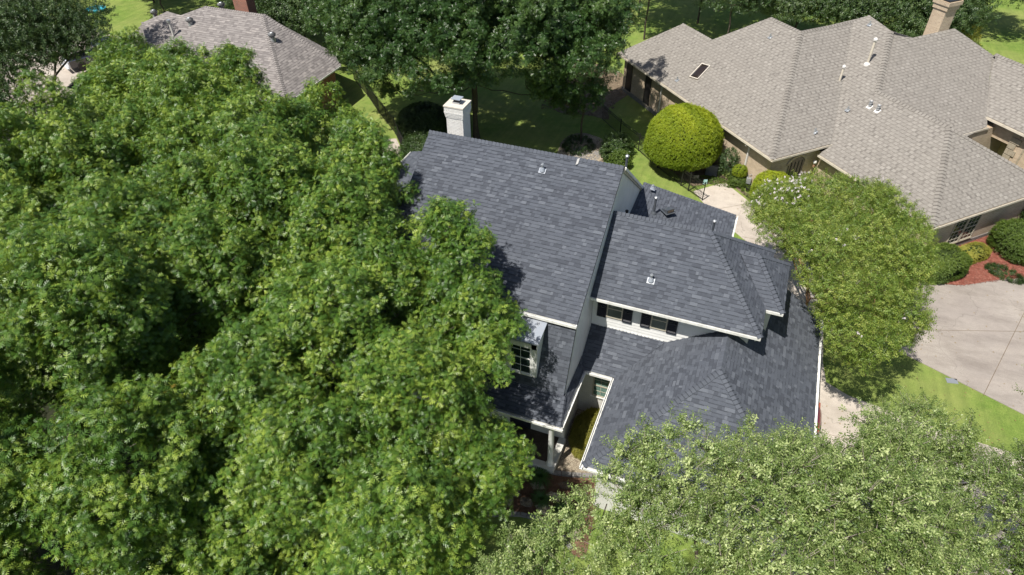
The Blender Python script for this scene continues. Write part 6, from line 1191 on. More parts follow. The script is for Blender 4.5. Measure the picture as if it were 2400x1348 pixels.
   (-0.91,7.04,11.11,0.45),(-0.73,7.92,11.58,0.47),(-0.76,7.04,10.2,0.46),(-1.14,8.25,11.68,0.26),(-1.47,7.18,11.4,0.46),(-1.01,8.95,11.52,0.3),(-1.78,7.06,11.02,0.29),(-1.42,7.48,11.71,0.25),(-0.61,7.41,11.36,0.38),
   (-0.47,8.38,11.12,0.38),(-2.01,7.15,10.61,0.25),(-3.51,7.22,7.18,0.46),(-3.32,6.38,7.52,0.47),(-3.27,5.62,7.44,0.39),(-2.54,5.32,7.45,0.41),(-3.3,6.91,6.42,0.4),(-2.61,6.95,7.02,0.42),(-3.92,6.27,6.59,0.55),
   (-2.29,6.74,6.52,0.48),(-3.71,5.38,6.99,0.48),(-3,5.04,7.01,0.47),(6.04,8.54,10.19,0.39),(5.55,8.08,10.07,0.43),(6.56,8.51,9.81,0.5),(6.06,8.01,10.18,0.36),(4.99,8.12,9.57,0.48),(5.78,8.96,9.61,0.4),
   (5.41,8.61,7.07,0.4),(4.31,7.7,7.17,0.47),(5.15,7.61,8.28,0.44),(5.5,7.06,7.8,0.4),(4.75,7.21,7.89,0.51),(5.19,8.41,7.97,0.47),(3.84,12.34,7.38,0.5),(2.42,11.87,8.36,0.51),(3.57,10.96,7.49,0.47),
   (2.28,12.76,7.01,0.47),(3.82,11.67,7.86,0.5),(2.9,12.76,7.85,0.39),(2.74,10.85,7.86,0.54),(1.75,12.02,7.25,0.45),(3.98,11.63,7.11,0.45),(5.97,6.18,8.45,0.44),(3.86,5.9,8.79,0.54),(4.95,5.47,9.74,0.39),
   (4.41,5.28,9.26,0.5),(5.43,5.21,9.04,0.47),(5.53,6.21,9.77,0.5),(5.25,6.94,9.48,0.45),(4.01,6.5,9.29,0.48),(5.66,6.86,8.42,0.4),(1.34,4.22,7.54,0.46),(2.22,5.37,8.11,0.55),(1.8,4.8,8.67,0.4),
   (2.45,4.17,10.62,0.54),(2.53,4.75,11.53,0.54),(2.78,4.3,11.14,0.55),(2.62,5.5,11.64,0.42),(3.19,6.28,10.71,0.45),(1.9,4.61,10.67,0.54),(3.62,4.41,10.48,0.46),(3.94,5.5,10.33,0.43),(3.67,5.89,10.86,0.46),
   (4.93,10.9,7.56,0.5),(4.73,11,6.89,0.43),(4.32,11.62,8.25,0.49),(4.86,11.44,8.58,0.46),(5.64,11.37,8.07,0.43),(5.18,12.23,7.57,0.49),(-0.53,4.06,8.44,0.4),(0.88,4.04,9.29,0.52),(-0.2,4.1,9.57,0.46),
   (0.84,5.08,8.63,0.5),(-0.29,5.12,8.44,0.41),(0.57,11.82,8.13,0.42),(-0.44,11.92,7.93,0.41),(0.72,6.13,9.81,0.45),(1.51,5.17,10.69,0.41),(1.06,4.45,10.04,0.52),(1.91,5.72,9.99,0.47),(0.8,5.25,10.7,0.5),
   (1.42,11.79,8.4,0.48),(1.83,11.51,9.18,0.45),(2.06,11.69,9.67,0.41),(1.27,11.89,8.93,0.29),(2.61,12.03,9.57,0.22),(1.44,11.87,9.39,0.29),(2.81,12.38,9.29,0.28),(1.71,12.06,9.74,0.28),(2.88,12.54,8.86,0.46),
   (4.38,12.25,8.93,0.39),(3.17,11.59,8.52,0.4),(3.74,12,9.71,0.4),(4.61,10.39,7.26,0.48),(4.84,9.94,7.57,0.4),(5.82,10.88,6.79,0.45),(6.08,10.53,7.56,0.49),(6.27,10.2,6.9,0.42),(5.77,9.27,6.98,0.54),
   (4.24,9.26,12.19,0.45),(3.75,9.85,12.16,0.41),(3.98,8.7,11.39,0.45),(4.23,8.82,11.86,0.38),(4.8,9.25,11.68,0.46),(3.3,9.82,11.58,0.55),(4.69,9.88,11.87,0.56),(3.72,9.3,12.2,0.37),],
  [(6.51,12.79,8.57,0.49),(5.22,12.35,8.47,0.48),(6.72,12.53,7.83,0.4),(6.49,12,8.12,0.43),(5.69,11.89,8.49,0.48),(7.36,11.46,9.39,0.5),(7.15,12.41,9.8,0.53),(7.41,11.9,9.87,0.42),(6.73,12.09,9.43,0.49),
   (7.52,11.22,8.39,0.46),(6.5,12.09,8.77,0.5),(8.01,12.23,9.86,0.45),(7.53,12.79,9.87,0.36),(8.29,11.5,8.34,0.56),(6.89,12.96,9.35,0.54),(6.84,11.57,9.14,0.43),(7.24,11.23,8.9,0.39),(7.98,11.24,8.76,0.38),
   (8.45,12.56,8.88,0.39),(8.41,11.58,9.12,0.42),(8,9.7,8.46,0.49),(7.29,10.15,8.64,0.51),(7.36,9.58,8.16,0.55),(6.93,9.92,8.23,0.39),(7.88,10.55,8.72,0.4),(7.71,10.83,7.86,0.53),(7.82,9.96,9.02,0.45),
   (6.44,13.99,8.81,0.39),(6.11,14.51,8.81,0.39),(6.54,13.53,8.17,0.54),(5.88,14.02,8.88,0.37),(6.38,14.68,8.1,0.47),(5.33,14.4,8.11,0.42),(9.22,13.26,10.11,0.49),(8.63,12.92,10.08,0.43),(8.7,12.69,9.5,0.5),
   (7.83,13.21,9.57,0.45),(8.21,13.3,10.23,0.41),(9.4,13,9.64,0.39),(7.97,13.52,9.94,0.22),(8.79,13.53,10.44,0.39),(7.67,13.59,9.3,0.26),(9.23,13.82,10.21,0.42),(9.03,14.23,9.7,0.46),(6.36,16.49,7.57,0.41),
   (5.95,16.7,6.96,0.34),(7.28,15.73,6.85,0.41),(7.87,16.33,6.48,0.51),(8.71,10,8.96,0.54),(8.6,10.9,8.43,0.4),(8.42,10.17,8.34,0.55),(8.98,9.59,9.16,0.37),(9.05,10.37,9.35,0.48),(8.56,9.62,8.57,0.39),
   (10.37,10.5,8.77,0.55),(10.16,10.81,8.11,0.52),(9.74,8.99,8.64,0.47),(10.48,9.92,8.23,0.42),(9.87,9.34,9.29,0.47),(9.66,11.15,8.4,0.43),(9.15,8.94,8.22,0.43),(6.16,16.16,7.05,0.42),(5.6,16.11,7.18,0.31),
   (5.84,14.88,6.81,0.51),(6.43,15.55,6.71,0.54),(7.18,14.35,8.42,0.4),(6.66,14.69,8.93,0.47),(7.26,14.59,8.96,0.46),(6.17,15.35,8.71,0.38),(7.68,14.66,7.94,0.54),(6.46,15.18,9.08,0.3),(6.15,15.3,8.1,0.44),
   (7.14,14.49,7.79,0.44),(7.55,14.52,8.34,0.22),(12.28,12.01,9.56,0.47),(11.82,12.01,8.94,0.48),(12.49,13.16,10.04,0.39),(13.05,12.73,9.19,0.48),(11.41,12.32,9.32,0.52),(10.62,7.92,6.91,0.41),(10.28,9.26,8.07,0.52),
   (9.46,8.23,6.88,0.54),(9.35,8.87,7.53,0.48),(11.1,8.85,7.65,0.48),(9.75,9.75,7.25,0.42),(10.54,9.82,7.33,0.41),(10.72,8.37,7.85,0.45),(13.93,13.21,6.63,0.39),(13.46,14.11,6.98,0.42),(13.76,12.69,6.05,0.44),
   (11.95,12.25,6.25,0.5),(11.94,14.05,7.11,0.5),(12.04,13.4,7.65,0.48),(13.63,14.06,6.36,0.44),(12.56,13.06,7.85,0.51),(12.58,12.34,7.42,0.46),(8.64,9.14,5.76,0.43),(8.12,8.05,5.94,0.51),(9.64,8.5,6.31,0.44),
   (8.33,8.56,6.77,0.41),(8.63,7.98,6.85,0.48),(7.55,8.96,8.13,0.51),(6.59,7.99,6.62,0.41),(6.62,8.5,7.95,0.4),(6.54,9.47,7.54,0.38),(7.63,7.88,7.38,0.41),(7.31,9.77,7.46,0.48),(8.17,9.25,6.93,0.42),
   (11.63,15.76,6.12,0.38),(11.64,15.06,6.52,0.54),(11.18,15.11,5.48,0.47),(12.15,15.65,6.53,0.41),(12.21,14.37,5.33,0.47),(11.52,14.54,5.93,0.39),(12.92,15.07,5.41,0.49),(9.71,13.35,9.13,0.55),(10.04,13.72,11.01,0.39),
   (10,12.17,10.43,0.55),(11.51,13.54,10.64,0.5),(10.44,11.98,9.89,0.55),(10.97,12.57,11.09,0.51),(10.3,14.24,10.26,0.46),(11.32,13.98,9.76,0.41),(10.23,14.18,9.58,0.46),(11.45,12.39,10.02,0.4),(9.55,12.96,10.65,0.45),
   (10.3,15.3,8.94,0.49),(11.66,16.19,8.37,0.47),(10.95,14.53,9.19,0.44),(10.81,14.48,8.53,0.42),(10.68,15.91,9.75,0.51),(11.82,14.96,8.37,0.52),(10.17,16.05,9.07,0.39),(9.99,15.57,8.4,0.39),(11.54,15.16,9.65,0.44),
   (11.88,15.62,9.27,0.43),(6.27,9.08,6.12,0.39),(7.23,9.74,6.52,0.42),(5.71,10.07,6.17,0.53),(6.05,10.55,5.76,0.39),(4.8,13.16,6.12,0.55),(6.38,13.72,7.16,0.46),(5.82,13.16,7.37,0.54),(4.76,14.25,6.53,0.52),
   (6.06,12.87,6.1,0.51),(6.55,14,6.6,0.46),(11.26,11.57,8.93,0.45),(11.92,10.43,9.4,0.53),(11.88,11.31,9.66,0.46),(11.84,10.22,8.52,0.39),(11.17,10.61,8.78,0.49),(10.63,9.53,9.05,0.44),(11.45,9.51,9.57,0.43),
   (12.22,9.65,8.88,0.39),(12.24,10.69,7.01,0.4),(11.83,11.86,5.68,0.48),(12.15,11.72,7.05,0.45),(12.5,10.23,6.4,0.48),(13.69,11.7,5.76,0.42),(13.7,11.38,6.63,0.41),(12.98,12.35,5.98,0.4),(13.67,10.78,5.8,0.44),
   (12.98,10.47,6.89,0.49),(10.52,16.05,7.01,0.54),(10.94,16.84,7.19,0.51),(11.32,17.14,6.46,0.53),(9.91,15.98,5.88,0.43),(5.44,11.08,8.78,0.46),(6.91,10.76,8.15,0.53),(12.93,14.45,8.72,0.51),(12.63,13.44,8.86,0.43),
   (4.9,11.45,5.54,0.42),(6.78,12.08,5.71,0.45),(4.8,12.22,5.65,0.48),(6.57,12.11,6.73,0.54),(6.38,11.04,6.51,0.46),(5.28,12.75,5.73,0.53),(6.25,11.49,7.04,0.51),(6.58,11.11,5.84,0.41),(8.67,10.55,10,0.46),
   (8.03,11.14,10.22,0.39),(8.42,11.35,10.58,0.38),(8.35,11.88,10.33,0.36),(7.83,11.2,9.36,0.37),(8.4,10.56,9.22,0.47),(8.1,10.69,9.75,0.4),(7.87,11.55,9.82,0.43),(8.63,10.81,10.46,0.36),(9.22,11.79,10.03,0.39),
   (9.45,15.47,7.71,0.54),(10.58,16.67,8.65,0.4),(10.72,16.54,7.99,0.43),(9.73,17.19,8.9,0.53),(9.8,16.66,9.25,0.44),(9.63,14.46,9.6,0.38),(9.7,15.4,10.01,0.52),(9.53,15.66,9.2,0.41),(8.48,15.52,10.46,0.44),
   (9.82,15.02,9.29,0.44),(7.71,15.36,5.9,0.45),(6.14,15.47,5.86,0.51),(6.64,16.24,5.55,0.41),(7.33,16.16,6.08,0.4),(11.7,10.7,6.47,0.4),(11.35,10.89,5.53,0.44),(12.53,9.45,6.5,0.41),(11.7,8.68,5.84,0.4),
   (11.77,9.76,6.97,0.54),(10.65,9.49,5.93,0.39),(11.99,10.89,5.36,0.46),(8.62,16.05,6.64,0.3),(8.01,15.74,5.37,0.55),(7.97,15.87,6.04,0.41),(9.67,15.48,5.44,0.4),(8.5,15.11,5.35,0.53),(8.45,17.27,6.01,0.39),
   (9.42,15.62,6.64,0.51),(9.63,16.9,5.32,0.4),],
 ],
 'myr': [
  [(6.93,24.23,5.86,0.37),(5.97,24.23,6.32,0.37),(5.8,23.79,6.05,0.39),(5.74,24.72,6.28,0.35),(6.35,23.79,6.12,0.32),(5.99,23.56,5.4,0.42),(6.48,24.78,6.21,0.41),(6.59,23.69,5.48,0.4),(6.47,24.23,6.26,0.33),
   (5.11,24.29,5.49,0.45),(4.66,29.57,6.05,0.48),(5.57,29.19,6.8,0.43),(6.21,29.41,6.69,0.49),(4.84,29.44,6.57,0.39),(4.87,28.97,6.24,0.32),(5.76,29.7,6.93,0.35),(5.41,28.76,6.51,0.34),(5.29,29.98,6.83,0.4),
   (6.57,29.43,6.35,0.36),(6.4,28.86,6.15,0.36),(5.06,25.03,6.26,0.35),(5.41,25.45,6.38,0.5),(5.92,25.65,6.24,0.45),(5.09,26.12,6.42,0.34),(5.96,25.22,6.09,0.32),(4.66,24.99,5.94,0.35),(5.58,25.98,6.42,0.34),
   (5.84,26.1,5.72,0.41),(6.97,29.67,6.47,0.44),(7.42,30.06,6.65,0.28),(7.33,29.53,5.81,0.47),(6.42,29.93,6.6,0.36),(6.34,30.79,6.63,0.36),(6.87,30.08,6.76,0.37),(7.43,29.61,6.31,0.35),(7.89,30.1,6.07,0.47),
   (6.77,30.82,6.74,0.2),(6.55,30.41,6.79,0.32),(6.95,29.35,5.99,0.32),(6.81,31.24,5.94,0.48),(5.57,22.91,5.49,0.38),(4.76,23.05,5.3,0.45),(5.4,21.79,4.75,0.33),(4.6,22.53,5.16,0.31),(5.84,22.04,5.11,0.33),
   (4.81,22.07,5.05,0.37),(5.43,22.13,5.34,0.35),(4.3,23.13,4.87,0.2),(5.64,21.92,4.09,0.33),(5.88,22.54,5.4,0.32),(5.19,21.99,4.33,0.33),(5.05,22.47,5.47,0.33),(5.37,23.34,5.38,0.33),(4.96,21.87,4.71,0.22),
   (5.85,21.96,4.6,0.36),(8.27,30.66,5.44,0.41),(8.72,30.66,5.21,0.26),(8.22,31.01,5.68,0.23),(7.1,31.31,4.9,0.43),(7.48,32.04,4.85,0.41),(7.14,30.91,5.31,0.37),(7.22,31.81,5.28,0.42),(7.56,30.61,5.64,0.34),
   (7.28,24.23,5.49,0.44),(6.83,24.04,4.9,0.32),(7.44,23.72,4.7,0.34),(7.99,23.86,5.1,0.4),(7.78,24.55,5.51,0.46),(7.13,23.79,5.22,0.33),(7.16,24.81,5.39,0.49),(8.19,24.31,5.21,0.29),(7.69,23.94,5.47,0.32),
   (6.78,27.13,6.64,0.5),(7.19,26.37,6.15,0.45),(6.11,26.41,6.11,0.5),(6.43,26.58,6.64,0.36),(6.65,26.14,6.29,0.37),(7.23,26.85,6.48,0.43),(5.86,26.79,5.96,0.33),(6.46,26.31,5.67,0.37),(6.02,26.72,6.48,0.32),
   (6.97,26.45,6.56,0.33),(7.09,27.21,6.08,0.47),(7.61,25.44,5.34,0.36),(7.76,26.08,6.03,0.41),(8.24,26.58,5.99,0.32),(7.45,25.68,5.83,0.32),(7.65,26.65,6.06,0.44),(6.81,26.07,5.41,0.35),(7.98,25.66,5.7,0.44),
   (8.04,25.49,5.23,0.26),(6.77,26.61,5.39,0.39),(7.38,25.77,4.79,0.43),(7.15,25.63,5.27,0.36),(8.18,25.95,5.88,0.19),(7.08,25.97,5.81,0.33),(8.08,27.04,5.72,0.46),(7.45,27.1,5.22,0.36),(3.37,28.14,6.51,0.33),
   (4,28.16,6.59,0.35),(4.41,28.45,6.42,0.37),(3.54,28.81,6.7,0.47),(3.03,28.41,6.19,0.34),(4.12,28.88,6.67,0.36),(3.91,29.11,6.13,0.48),(3.62,26.97,6.87,0.32),(4.14,27.34,6.81,0.35),(3.01,26.64,6.1,0.45),
   (4.14,26.66,6.71,0.34),(3.06,26.86,6.58,0.33),(3.57,26.53,6.62,0.4),(2.85,27.25,6.25,0.42),(3.48,27.59,6.72,0.44),(3.11,26.71,5.64,0.33),(4.6,27.27,6.02,0.36),(5.86,30.76,6.77,0.38),(5.12,30.88,6.89,0.38),
   (4.44,31.28,6.58,0.32),(5.96,31.23,6.81,0.22),(4.76,31.25,6.79,0.2),(5.59,30.41,6.68,0.32),(6.34,31.28,6.51,0.32),(5.52,31.06,6.91,0.22),(6.19,31.61,6.08,0.48),(3.92,23.98,5.76,0.38),(4.22,24.71,6.07,0.42),
   (4.25,23.83,4.79,0.2),(3.48,24.49,5.59,0.27),(3.4,24.96,5.47,0.24),(3.6,24.13,5.68,0.19),(4.64,27.06,6.83,0.45),(5.29,27.26,6.98,0.34),(5.54,26.95,6.45,0.45),(5.13,26.67,6.32,0.36),(5.08,27.82,6.93,0.43),
   (5.11,26.77,6.78,0.33),(4.66,26.69,6.54,0.33),(4.54,27.68,6.89,0.37),(1.14,31.32,4.78,0.48),(1.06,30.81,4.53,0.47),(1.17,32,4.82,0.29),(0.86,31.14,4.58,0.23),(1.7,31.87,4.75,0.35),(1.23,32.04,4.24,0.48),
   (2.33,30.62,4.14,0.47),(2.28,30.81,4.7,0.34),(2.29,31.7,4.28,0.48),(4.21,31.71,6.51,0.2),(3.07,31.38,6.03,0.39),(3.79,31.24,6.36,0.42),(3.8,31.61,6.54,0.2),(3.04,31.84,6.21,0.23),(4.52,31.9,6.42,0.2),
   (3.42,31.75,6.4,0.24),(5,31.81,5.7,0.37),(3.26,32.46,5.56,0.44),(4.66,30.86,5.6,0.38),(3.7,30.59,5.58,0.39),(2.1,30.09,6.04,0.39),(2.94,29.67,6.08,0.37),(1.86,30.43,5.75,0.39),(2.8,29.44,5.28,0.49),
   (2.87,30.35,6.28,0.38),(2.56,29.46,5.75,0.43),(2.44,30.69,6.18,0.32),(2.51,29.88,6.19,0.35),(3.06,29.39,5.71,0.34),(3.1,29.65,5,0.33),(1.86,29.95,5.63,0.32),(3.42,30.61,6.08,0.42),(4.08,30.19,6.48,0.5),
   (4.7,30.53,6.54,0.45),(3.57,30.13,6.1,0.37),(4.5,29.93,6.33,0.35),(3.98,30.88,6.64,0.36),(4.59,30.06,5.72,0.39),(3.61,30.49,6.5,0.32),(6.8,32.58,5.96,0.34),(7.02,32.27,5.98,0.22),(6.42,32.03,5.39,0.44),
   (1.24,28.57,5.37,0.32),(1.57,28.98,5.79,0.44),(2.48,28.94,5.66,0.42),(2.66,28.73,5.25,0.37),(2.02,29.39,5.83,0.39),(1.14,29.25,5.43,0.46),(2.06,28.84,5.86,0.34),(1.71,28.5,5.7,0.33),(1.12,28.89,5.21,0.21),
   (2.68,32.74,5.31,0.4),(1.36,33.1,4.56,0.24),(2.92,33.21,5.29,0.23),(1.61,32.79,4.88,0.22),(2.72,32.18,5.21,0.43),(3.24,32.67,4.99,0.34),(6.95,28.26,6.35,0.39),(7.75,27.61,6.21,0.34),(8.06,28.17,6.21,0.39),
   (7.19,27.8,6.38,0.35),(7.65,27.47,5.71,0.4),(7.56,28.58,6.39,0.38),(8.1,27.78,5.88,0.33),(8.65,28.26,5.03,0.37),(8.53,28.39,5.78,0.22),(8.3,28.1,5.49,0.33),(8.23,28.9,6,0.39),(8.39,29.3,5.96,0.27),
   (8.63,28.27,5.43,0.21),(7.65,28.08,5.57,0.44),(6.51,32.26,6.18,0.3),(6.45,32.92,5.62,0.45),(2.59,27.46,5.02,0.39),(2.21,27.67,5.85,0.33),(1.65,27.22,5.58,0.38),(2.64,27.84,5.54,0.38),(1.72,28.03,5.86,0.42),
   (2.3,27.22,5.5,0.35),(2.22,28.26,5.79,0.32),(1.28,27.77,5.69,0.28),(7.15,23.08,5.09,0.44),(6.68,21.91,4.81,0.34),(6.71,22.35,5.12,0.42),(6.24,22.04,3.87,0.36),(6.22,22.84,5.17,0.33),(6.33,21.89,4.45,0.36),
   (6.19,22.36,5.08,0.33),(6.6,23.39,5.06,0.44),(7.25,22.52,5.04,0.39),(5.94,22.37,4.05,0.36),(7.57,22.94,4.78,0.2),(6.76,22.85,5.26,0.33),(7,22.11,4.95,0.2),(6.56,21.98,4.12,0.21),(5.88,22.01,3.8,0.19),
   (4.92,33.45,5.23,0.35),(7.36,31.43,3.82,0.34),(7.44,29.93,4.19,0.48),(7.36,30.49,4.51,0.46),(8.54,30.94,3.67,0.48),(8.14,31.23,4.35,0.38),(8.02,30.17,4.44,0.35),(8.42,30.67,4.36,0.34),(6.86,32.98,4.74,0.4),
   (5.62,32.88,4.29,0.36),(7.32,32.07,4,0.42),(5.69,32.38,4.64,0.36),(6.65,31.69,4.64,0.42),(6.49,32.51,4.95,0.39),(5.72,31.85,4.25,0.42),(3.42,33.59,4.2,0.43),(2.64,32.22,3.67,0.34),(2.66,32.88,4.08,0.37),
   (4.48,32.43,3.6,0.47),(3.16,33.1,4.33,0.44),(4.12,33.8,3.25,0.38),(2.78,33.51,3.99,0.37),(8.72,30.02,3.99,0.47),(8.82,29.38,4.28,0.42),(7.87,29.51,4.55,0.38),(8.89,29.54,3.75,0.48),(7.5,29.16,4.2,0.36),
   (8.09,28.76,4.19,0.46),(5.68,27.8,6.78,0.37),(6.17,28.2,6.91,0.32),(5.86,27.46,5.94,0.48),(5.99,27.39,6.51,0.34),(6.65,27.86,6.55,0.39),(5.93,28.69,6.78,0.45),(5.34,28.21,6.66,0.4),(6.21,27.75,6.82,0.32),
   (3.18,30.62,2.62,0.4),(3.1,30.83,4.04,0.47),(3.35,30.5,3.17,0.43),(2.98,30.36,3.68,0.33),(2.89,30.41,2.99,0.32),(2.97,31.89,4.26,0.35),(3.73,31.16,4.1,0.46),(3.76,30.57,3.57,0.46),(1.78,31.63,3.64,0.37),
   (7.05,25.77,3.42,0.39),(8.68,25.29,3.81,0.35),(8.54,25.23,3.33,0.25),(7.94,25.12,3.4,0.39),(8.43,25.36,2.93,0.3),(7.35,25.33,3.55,0.35),(8.73,25.7,4.09,0.21),(8.31,26.2,4.4,0.28),(7.56,26.26,4.37,0.37),
   (8.23,25.16,4.33,0.47),(6.93,26.29,3.89,0.34),(7.91,27.12,3.84,0.35),(7.11,26.63,3.5,0.45),(7.98,24.88,3.89,0.35),(4.87,25.65,6.6,0.45),(3.23,25.45,6.6,0.4),(4.37,24.96,6.56,0.42),(3.44,25.09,5.93,0.44),
   (4.11,25.71,7.02,0.38),(3.11,25.59,5.9,0.38),(3.73,25.1,6.71,0.44),(3.52,26,6.84,0.49),(4.45,25.35,6.87,0.38),(4.38,26.1,6.92,0.34),(3.77,24.78,6.12,0.32),(3.35,25.02,6.38,0.33),(2.75,25.48,5.88,0.21),
   (3.65,25.54,6.95,0.35),(3.14,25.95,6.35,0.43),(4.35,23.17,6.23,0.49),(4.85,22.86,5.83,0.48),(4.05,23.72,6.3,0.34),(4.93,23.14,6.42,0.43),(5.5,23.2,6.1,0.38),(5.22,24.12,6.4,0.41),(4.22,23.03,5.89,0.19),
   (4.28,23.04,5.38,0.35),(4.41,24.19,6.37,0.44),(4.76,23.83,6.62,0.32),(3.98,23.41,5.87,0.23),(5.18,23.55,6.55,0.34),(5.42,33.57,4.81,0.35),(6.24,34.23,4.17,0.44),(5.24,33.33,4.34,0.37),(8.44,28.65,3.59,0.35),
   (8.33,27.77,4.25,0.39),(8.71,28.31,3.98,0.36),(1.46,29.89,5,0.45),(2.01,29.06,4.61,0.37),(2.47,29.99,4.8,0.45),(2.17,29.56,4.99,0.39),(5.3,33.06,3.58,0.44),(5.52,33.7,3.78,0.4),(4.52,34.1,3.54,0.34),
   (1.83,30.91,5.41,0.49),(1.8,31.51,5.65,0.36),(2.14,31.25,5.79,0.32),(1.36,31.63,5.28,0.32),(2.55,31.68,5.72,0.37),(1.42,31.08,5.16,0.33),(2.17,31.87,5.68,0.21),(3.08,31.2,5.46,0.42),(3.01,31.57,5.02,0.34),
   ],
 ],
}
# skylight
sk = thing('skylight', 'narrow bronze domed skylight on the brown hip roof', 'skylight', (-4.4, 48.0, 4.3))
l1z = lambda X, Y: 3+t_*((X+Y)/R2-28.8)
SX = [(-4.44, 46.97), (-3.76, 48.13), (-4.39, 48.74), (-5.06, 47.62)]
nL = Vector(W(0, -t_, 1)).normalized()
cs_ = Vector((-4.41, 47.86, l1z(-4.41, 47.86))); ux = Vector((-3.76+4.44, 48.13-46.97, 0)); ux.z = l1z(-3.76, 48.13)-l1z(-4.44, 46.97); ux.normalize(); vx = nL.cross(ux).normalized()
g = G()
for s_ in (-1, 1):
    g.obox(cs_+ux*s_*.66+nL*.06, ux*.03, vx*.40, nL*.07); g.obox(cs_+vx*s_*.38+nL*.06, ux*.63, vx*.03, nL*.07)
g.make('frame', M['crown'], sk)
V = []; F = []; nn = 8
for i in range(nn+1):
    for j in range(nn+1):
        a, b_ = -1+2*i/nn, -1+2*j/nn; V.append(cs_+ux*a*.62+vx*b_*.35+nL*(.08+.12*(1-a**4)*(1-b_**4)))
for i in range(nn):
    for j in range(nn): k = i*(nn+1)+j; F.append((k, k+nn+1, k+nn+2, k+1))
dome_m = mat('bronze_dome', (.025, .017, .013), .08, .8); obj('dome', V, F, dome_m, sk, smooth=True)

def flat_vent(p, label, size=.13, m='galv'):
    p = Vector(p); t = thing('roof_vent', label, 'vent', p, 'small vents on the brown roof')
    n = nL; e = Vector((0, 0, 1)).cross(n).normalized(); u = n.cross(e)
    G().obox(p+n*.045, e*size, u*size, n*.008).make('base_plate', M[m], t)
    g = G(); g.cyl(p+n*.03, p+Vector((0, 0, .28)), .06, .045, 10); g.make('stack', M[m], t)
flat_vent((-5.88, 47.57, 3.39), 'small white vent low on the brown roof left of the skylight')
flat_vent((-.33, 49.56, 6.49), 'small white vent high on the brown roof near its left ridge')
flat_vent((3.69, 42.55, 3.51), 'small white vent above the arched door of the brick house', .15)
flat_vent((5.37, 44.79, 4.25), 'small white mushroom vent beside the roof valley')
flat_vent((5.78, 51.91, 7.29), 'small white vent on the topmost part of the brown roof')
def tall_pipe(x, y, z0, h, label, rr=.07):
    t = thing('flue_pipe', label, 'pipe', (x, y, z0), 'tall cream pipes on the brown roof')
    g = G(); g.cyl((x, y, z0-.1), (x, y, z0+h), rr, n=12); g.make('pipe', M['cream'], t)
    g = G(); g.cyl((x, y, z0+h), (x, y, z0+h+.10), rr*1.7, n=12); g.cyl((x, y, z0+h+.10), (x, y, z0+h+.18), rr*1.7, rr*.6, 12); g.make('cap', M['pvc'], t)
    g = G(); g.lathe((x, y, z0-.1), [(.22, 0), (.20, .12), (.09, .22)], 14); g.make('flashing', M['pvc'], t)
tall_pipe(6.03, 48.45, 5.97, 1.55, 'tallest cream flue pipe in the middle of the brown roof', .08)
tall_pipe(4.61, 47.31, 4.92, 1.05, 'shorter cream flue pipe by the roof valley')
for (x, y, z0, lb) in ((6.53, 44.81, 4.68, 'left of two banded silver vents on the brown roof'), (6.97, 44.35, 4.68, 'right of two banded silver vents on the brown roof')):
    t = thing('banded_vent', lb, 'vent', (x, y, z0), 'banded silver vents')
    g = G(); g.cyl((x, y, z0-.1), (x, y, z0+.42), .06, n=12); g.make('stack', M['pvc'], t)
    g = G()
    for i in range(3): g.cyl((x, y, z0+.12+i*.13), (x, y, z0+.15+i*.13), .11, n=12)
    g.make('bands', M['galv'], t)
    G().obox((x, y, z0+.02), W(.16, 0, 0), W(0, .14, .08), (0, 0, .01)).make('flashing', M['pvc'], t)
# tan chimney
cpos = W(-31, 45.5, 0)
g = G(); g.obox((cpos[0], cpos[1], 6.6), W(.5, 0, 0), W(0, .5, 0), (0, 0, 1.9)); c2 = g.make('chimney', M['brick_tan'], H2)
g = G(); g.obox((cpos[0], cpos[1], 8.42), W(.57, 0, 0), W(0, .57, 0), (0, 0, .16)); g.obox((cpos[0], cpos[1], 8.7), W(.64, 0, 0), W(0, .64, 0), (0, 0, .13)); g.make('corbel', M['brick_tan'], c2)
g = G(); g.obox((cpos[0], cpos[1], 8.86), W(.55, 0, 0), W(0, .55, 0), (0, 0, .04)); g.make('chimney_cap', M['iron'], c2)

# ============================================================ the grey roofed brick house at the left
H3 = thing('red_brick_house', 'red brick house with grey hip roof behind the oak at left', 'house', (-38, 40, 0))
r = Roof(H3, M['shingle_grey'], .20, 9, wq=(.2, .25, .33, .4), lift=(.008, .02))
fz = lambda x, y: (x, y, 3+.51*(y-35.4))
r.facet([fz(-30.95, 35.4), fz(-36.82, 41.9), fz(-42.3, 41.9), fz(-43.96, 40.84), fz(-45.42, 41.0), fz(-46.95, 39.79), fz(-44.86, 37.76), fz(-42.6, 35.4)])
r.facet([(-30.95, 35.4, 3.0), (-30.9, 42.3, 3.0), (-36.82, 41.9, 6.31)])
r.facet([(-30.9, 42.3, 3.0), (-32.7, 44.3, 3.0), (-36.82, 41.9, 6.31)])
r.facet([(-32.7, 44.3, 3.0), (-44, 48.4, 3.0), (-42.3, 41.9, 6.31), (-36.82, 41.9, 6.31)])
r.facet([(-51.7, 42.8, 3.0), (-47.8, 32.0, 3.0), (-44.86, 37.76, 4.2)])
r.facet([(-51.7, 42.8, 3.0), (-44.86, 37.76, 4.2), (-46.95, 39.79, 5.24)])
r.facet([(-47.8, 32.0, 3.0), (-42.6, 32.0, 3.0), (-42.6, 35.4, 3.0), (-44.86, 37.76, 4.2)])
k = dict(wid=.18, step=.2)
r.cap((-30.95, 35.4, 3), (-36.82, 41.9, 6.31), (0, -1, -.5), (1, 0, -.56), **k)
r.cap((-30.9, 42.3, 3), (-36.82, 41.9, 6.31), (.2, -1, -.3), (1, .6, -.56), **k)
r.cap((-36.82, 41.9, 6.31), (-42.3, 41.9, 6.31), (0, -1, -.51), (0, 1, -.5), **k)
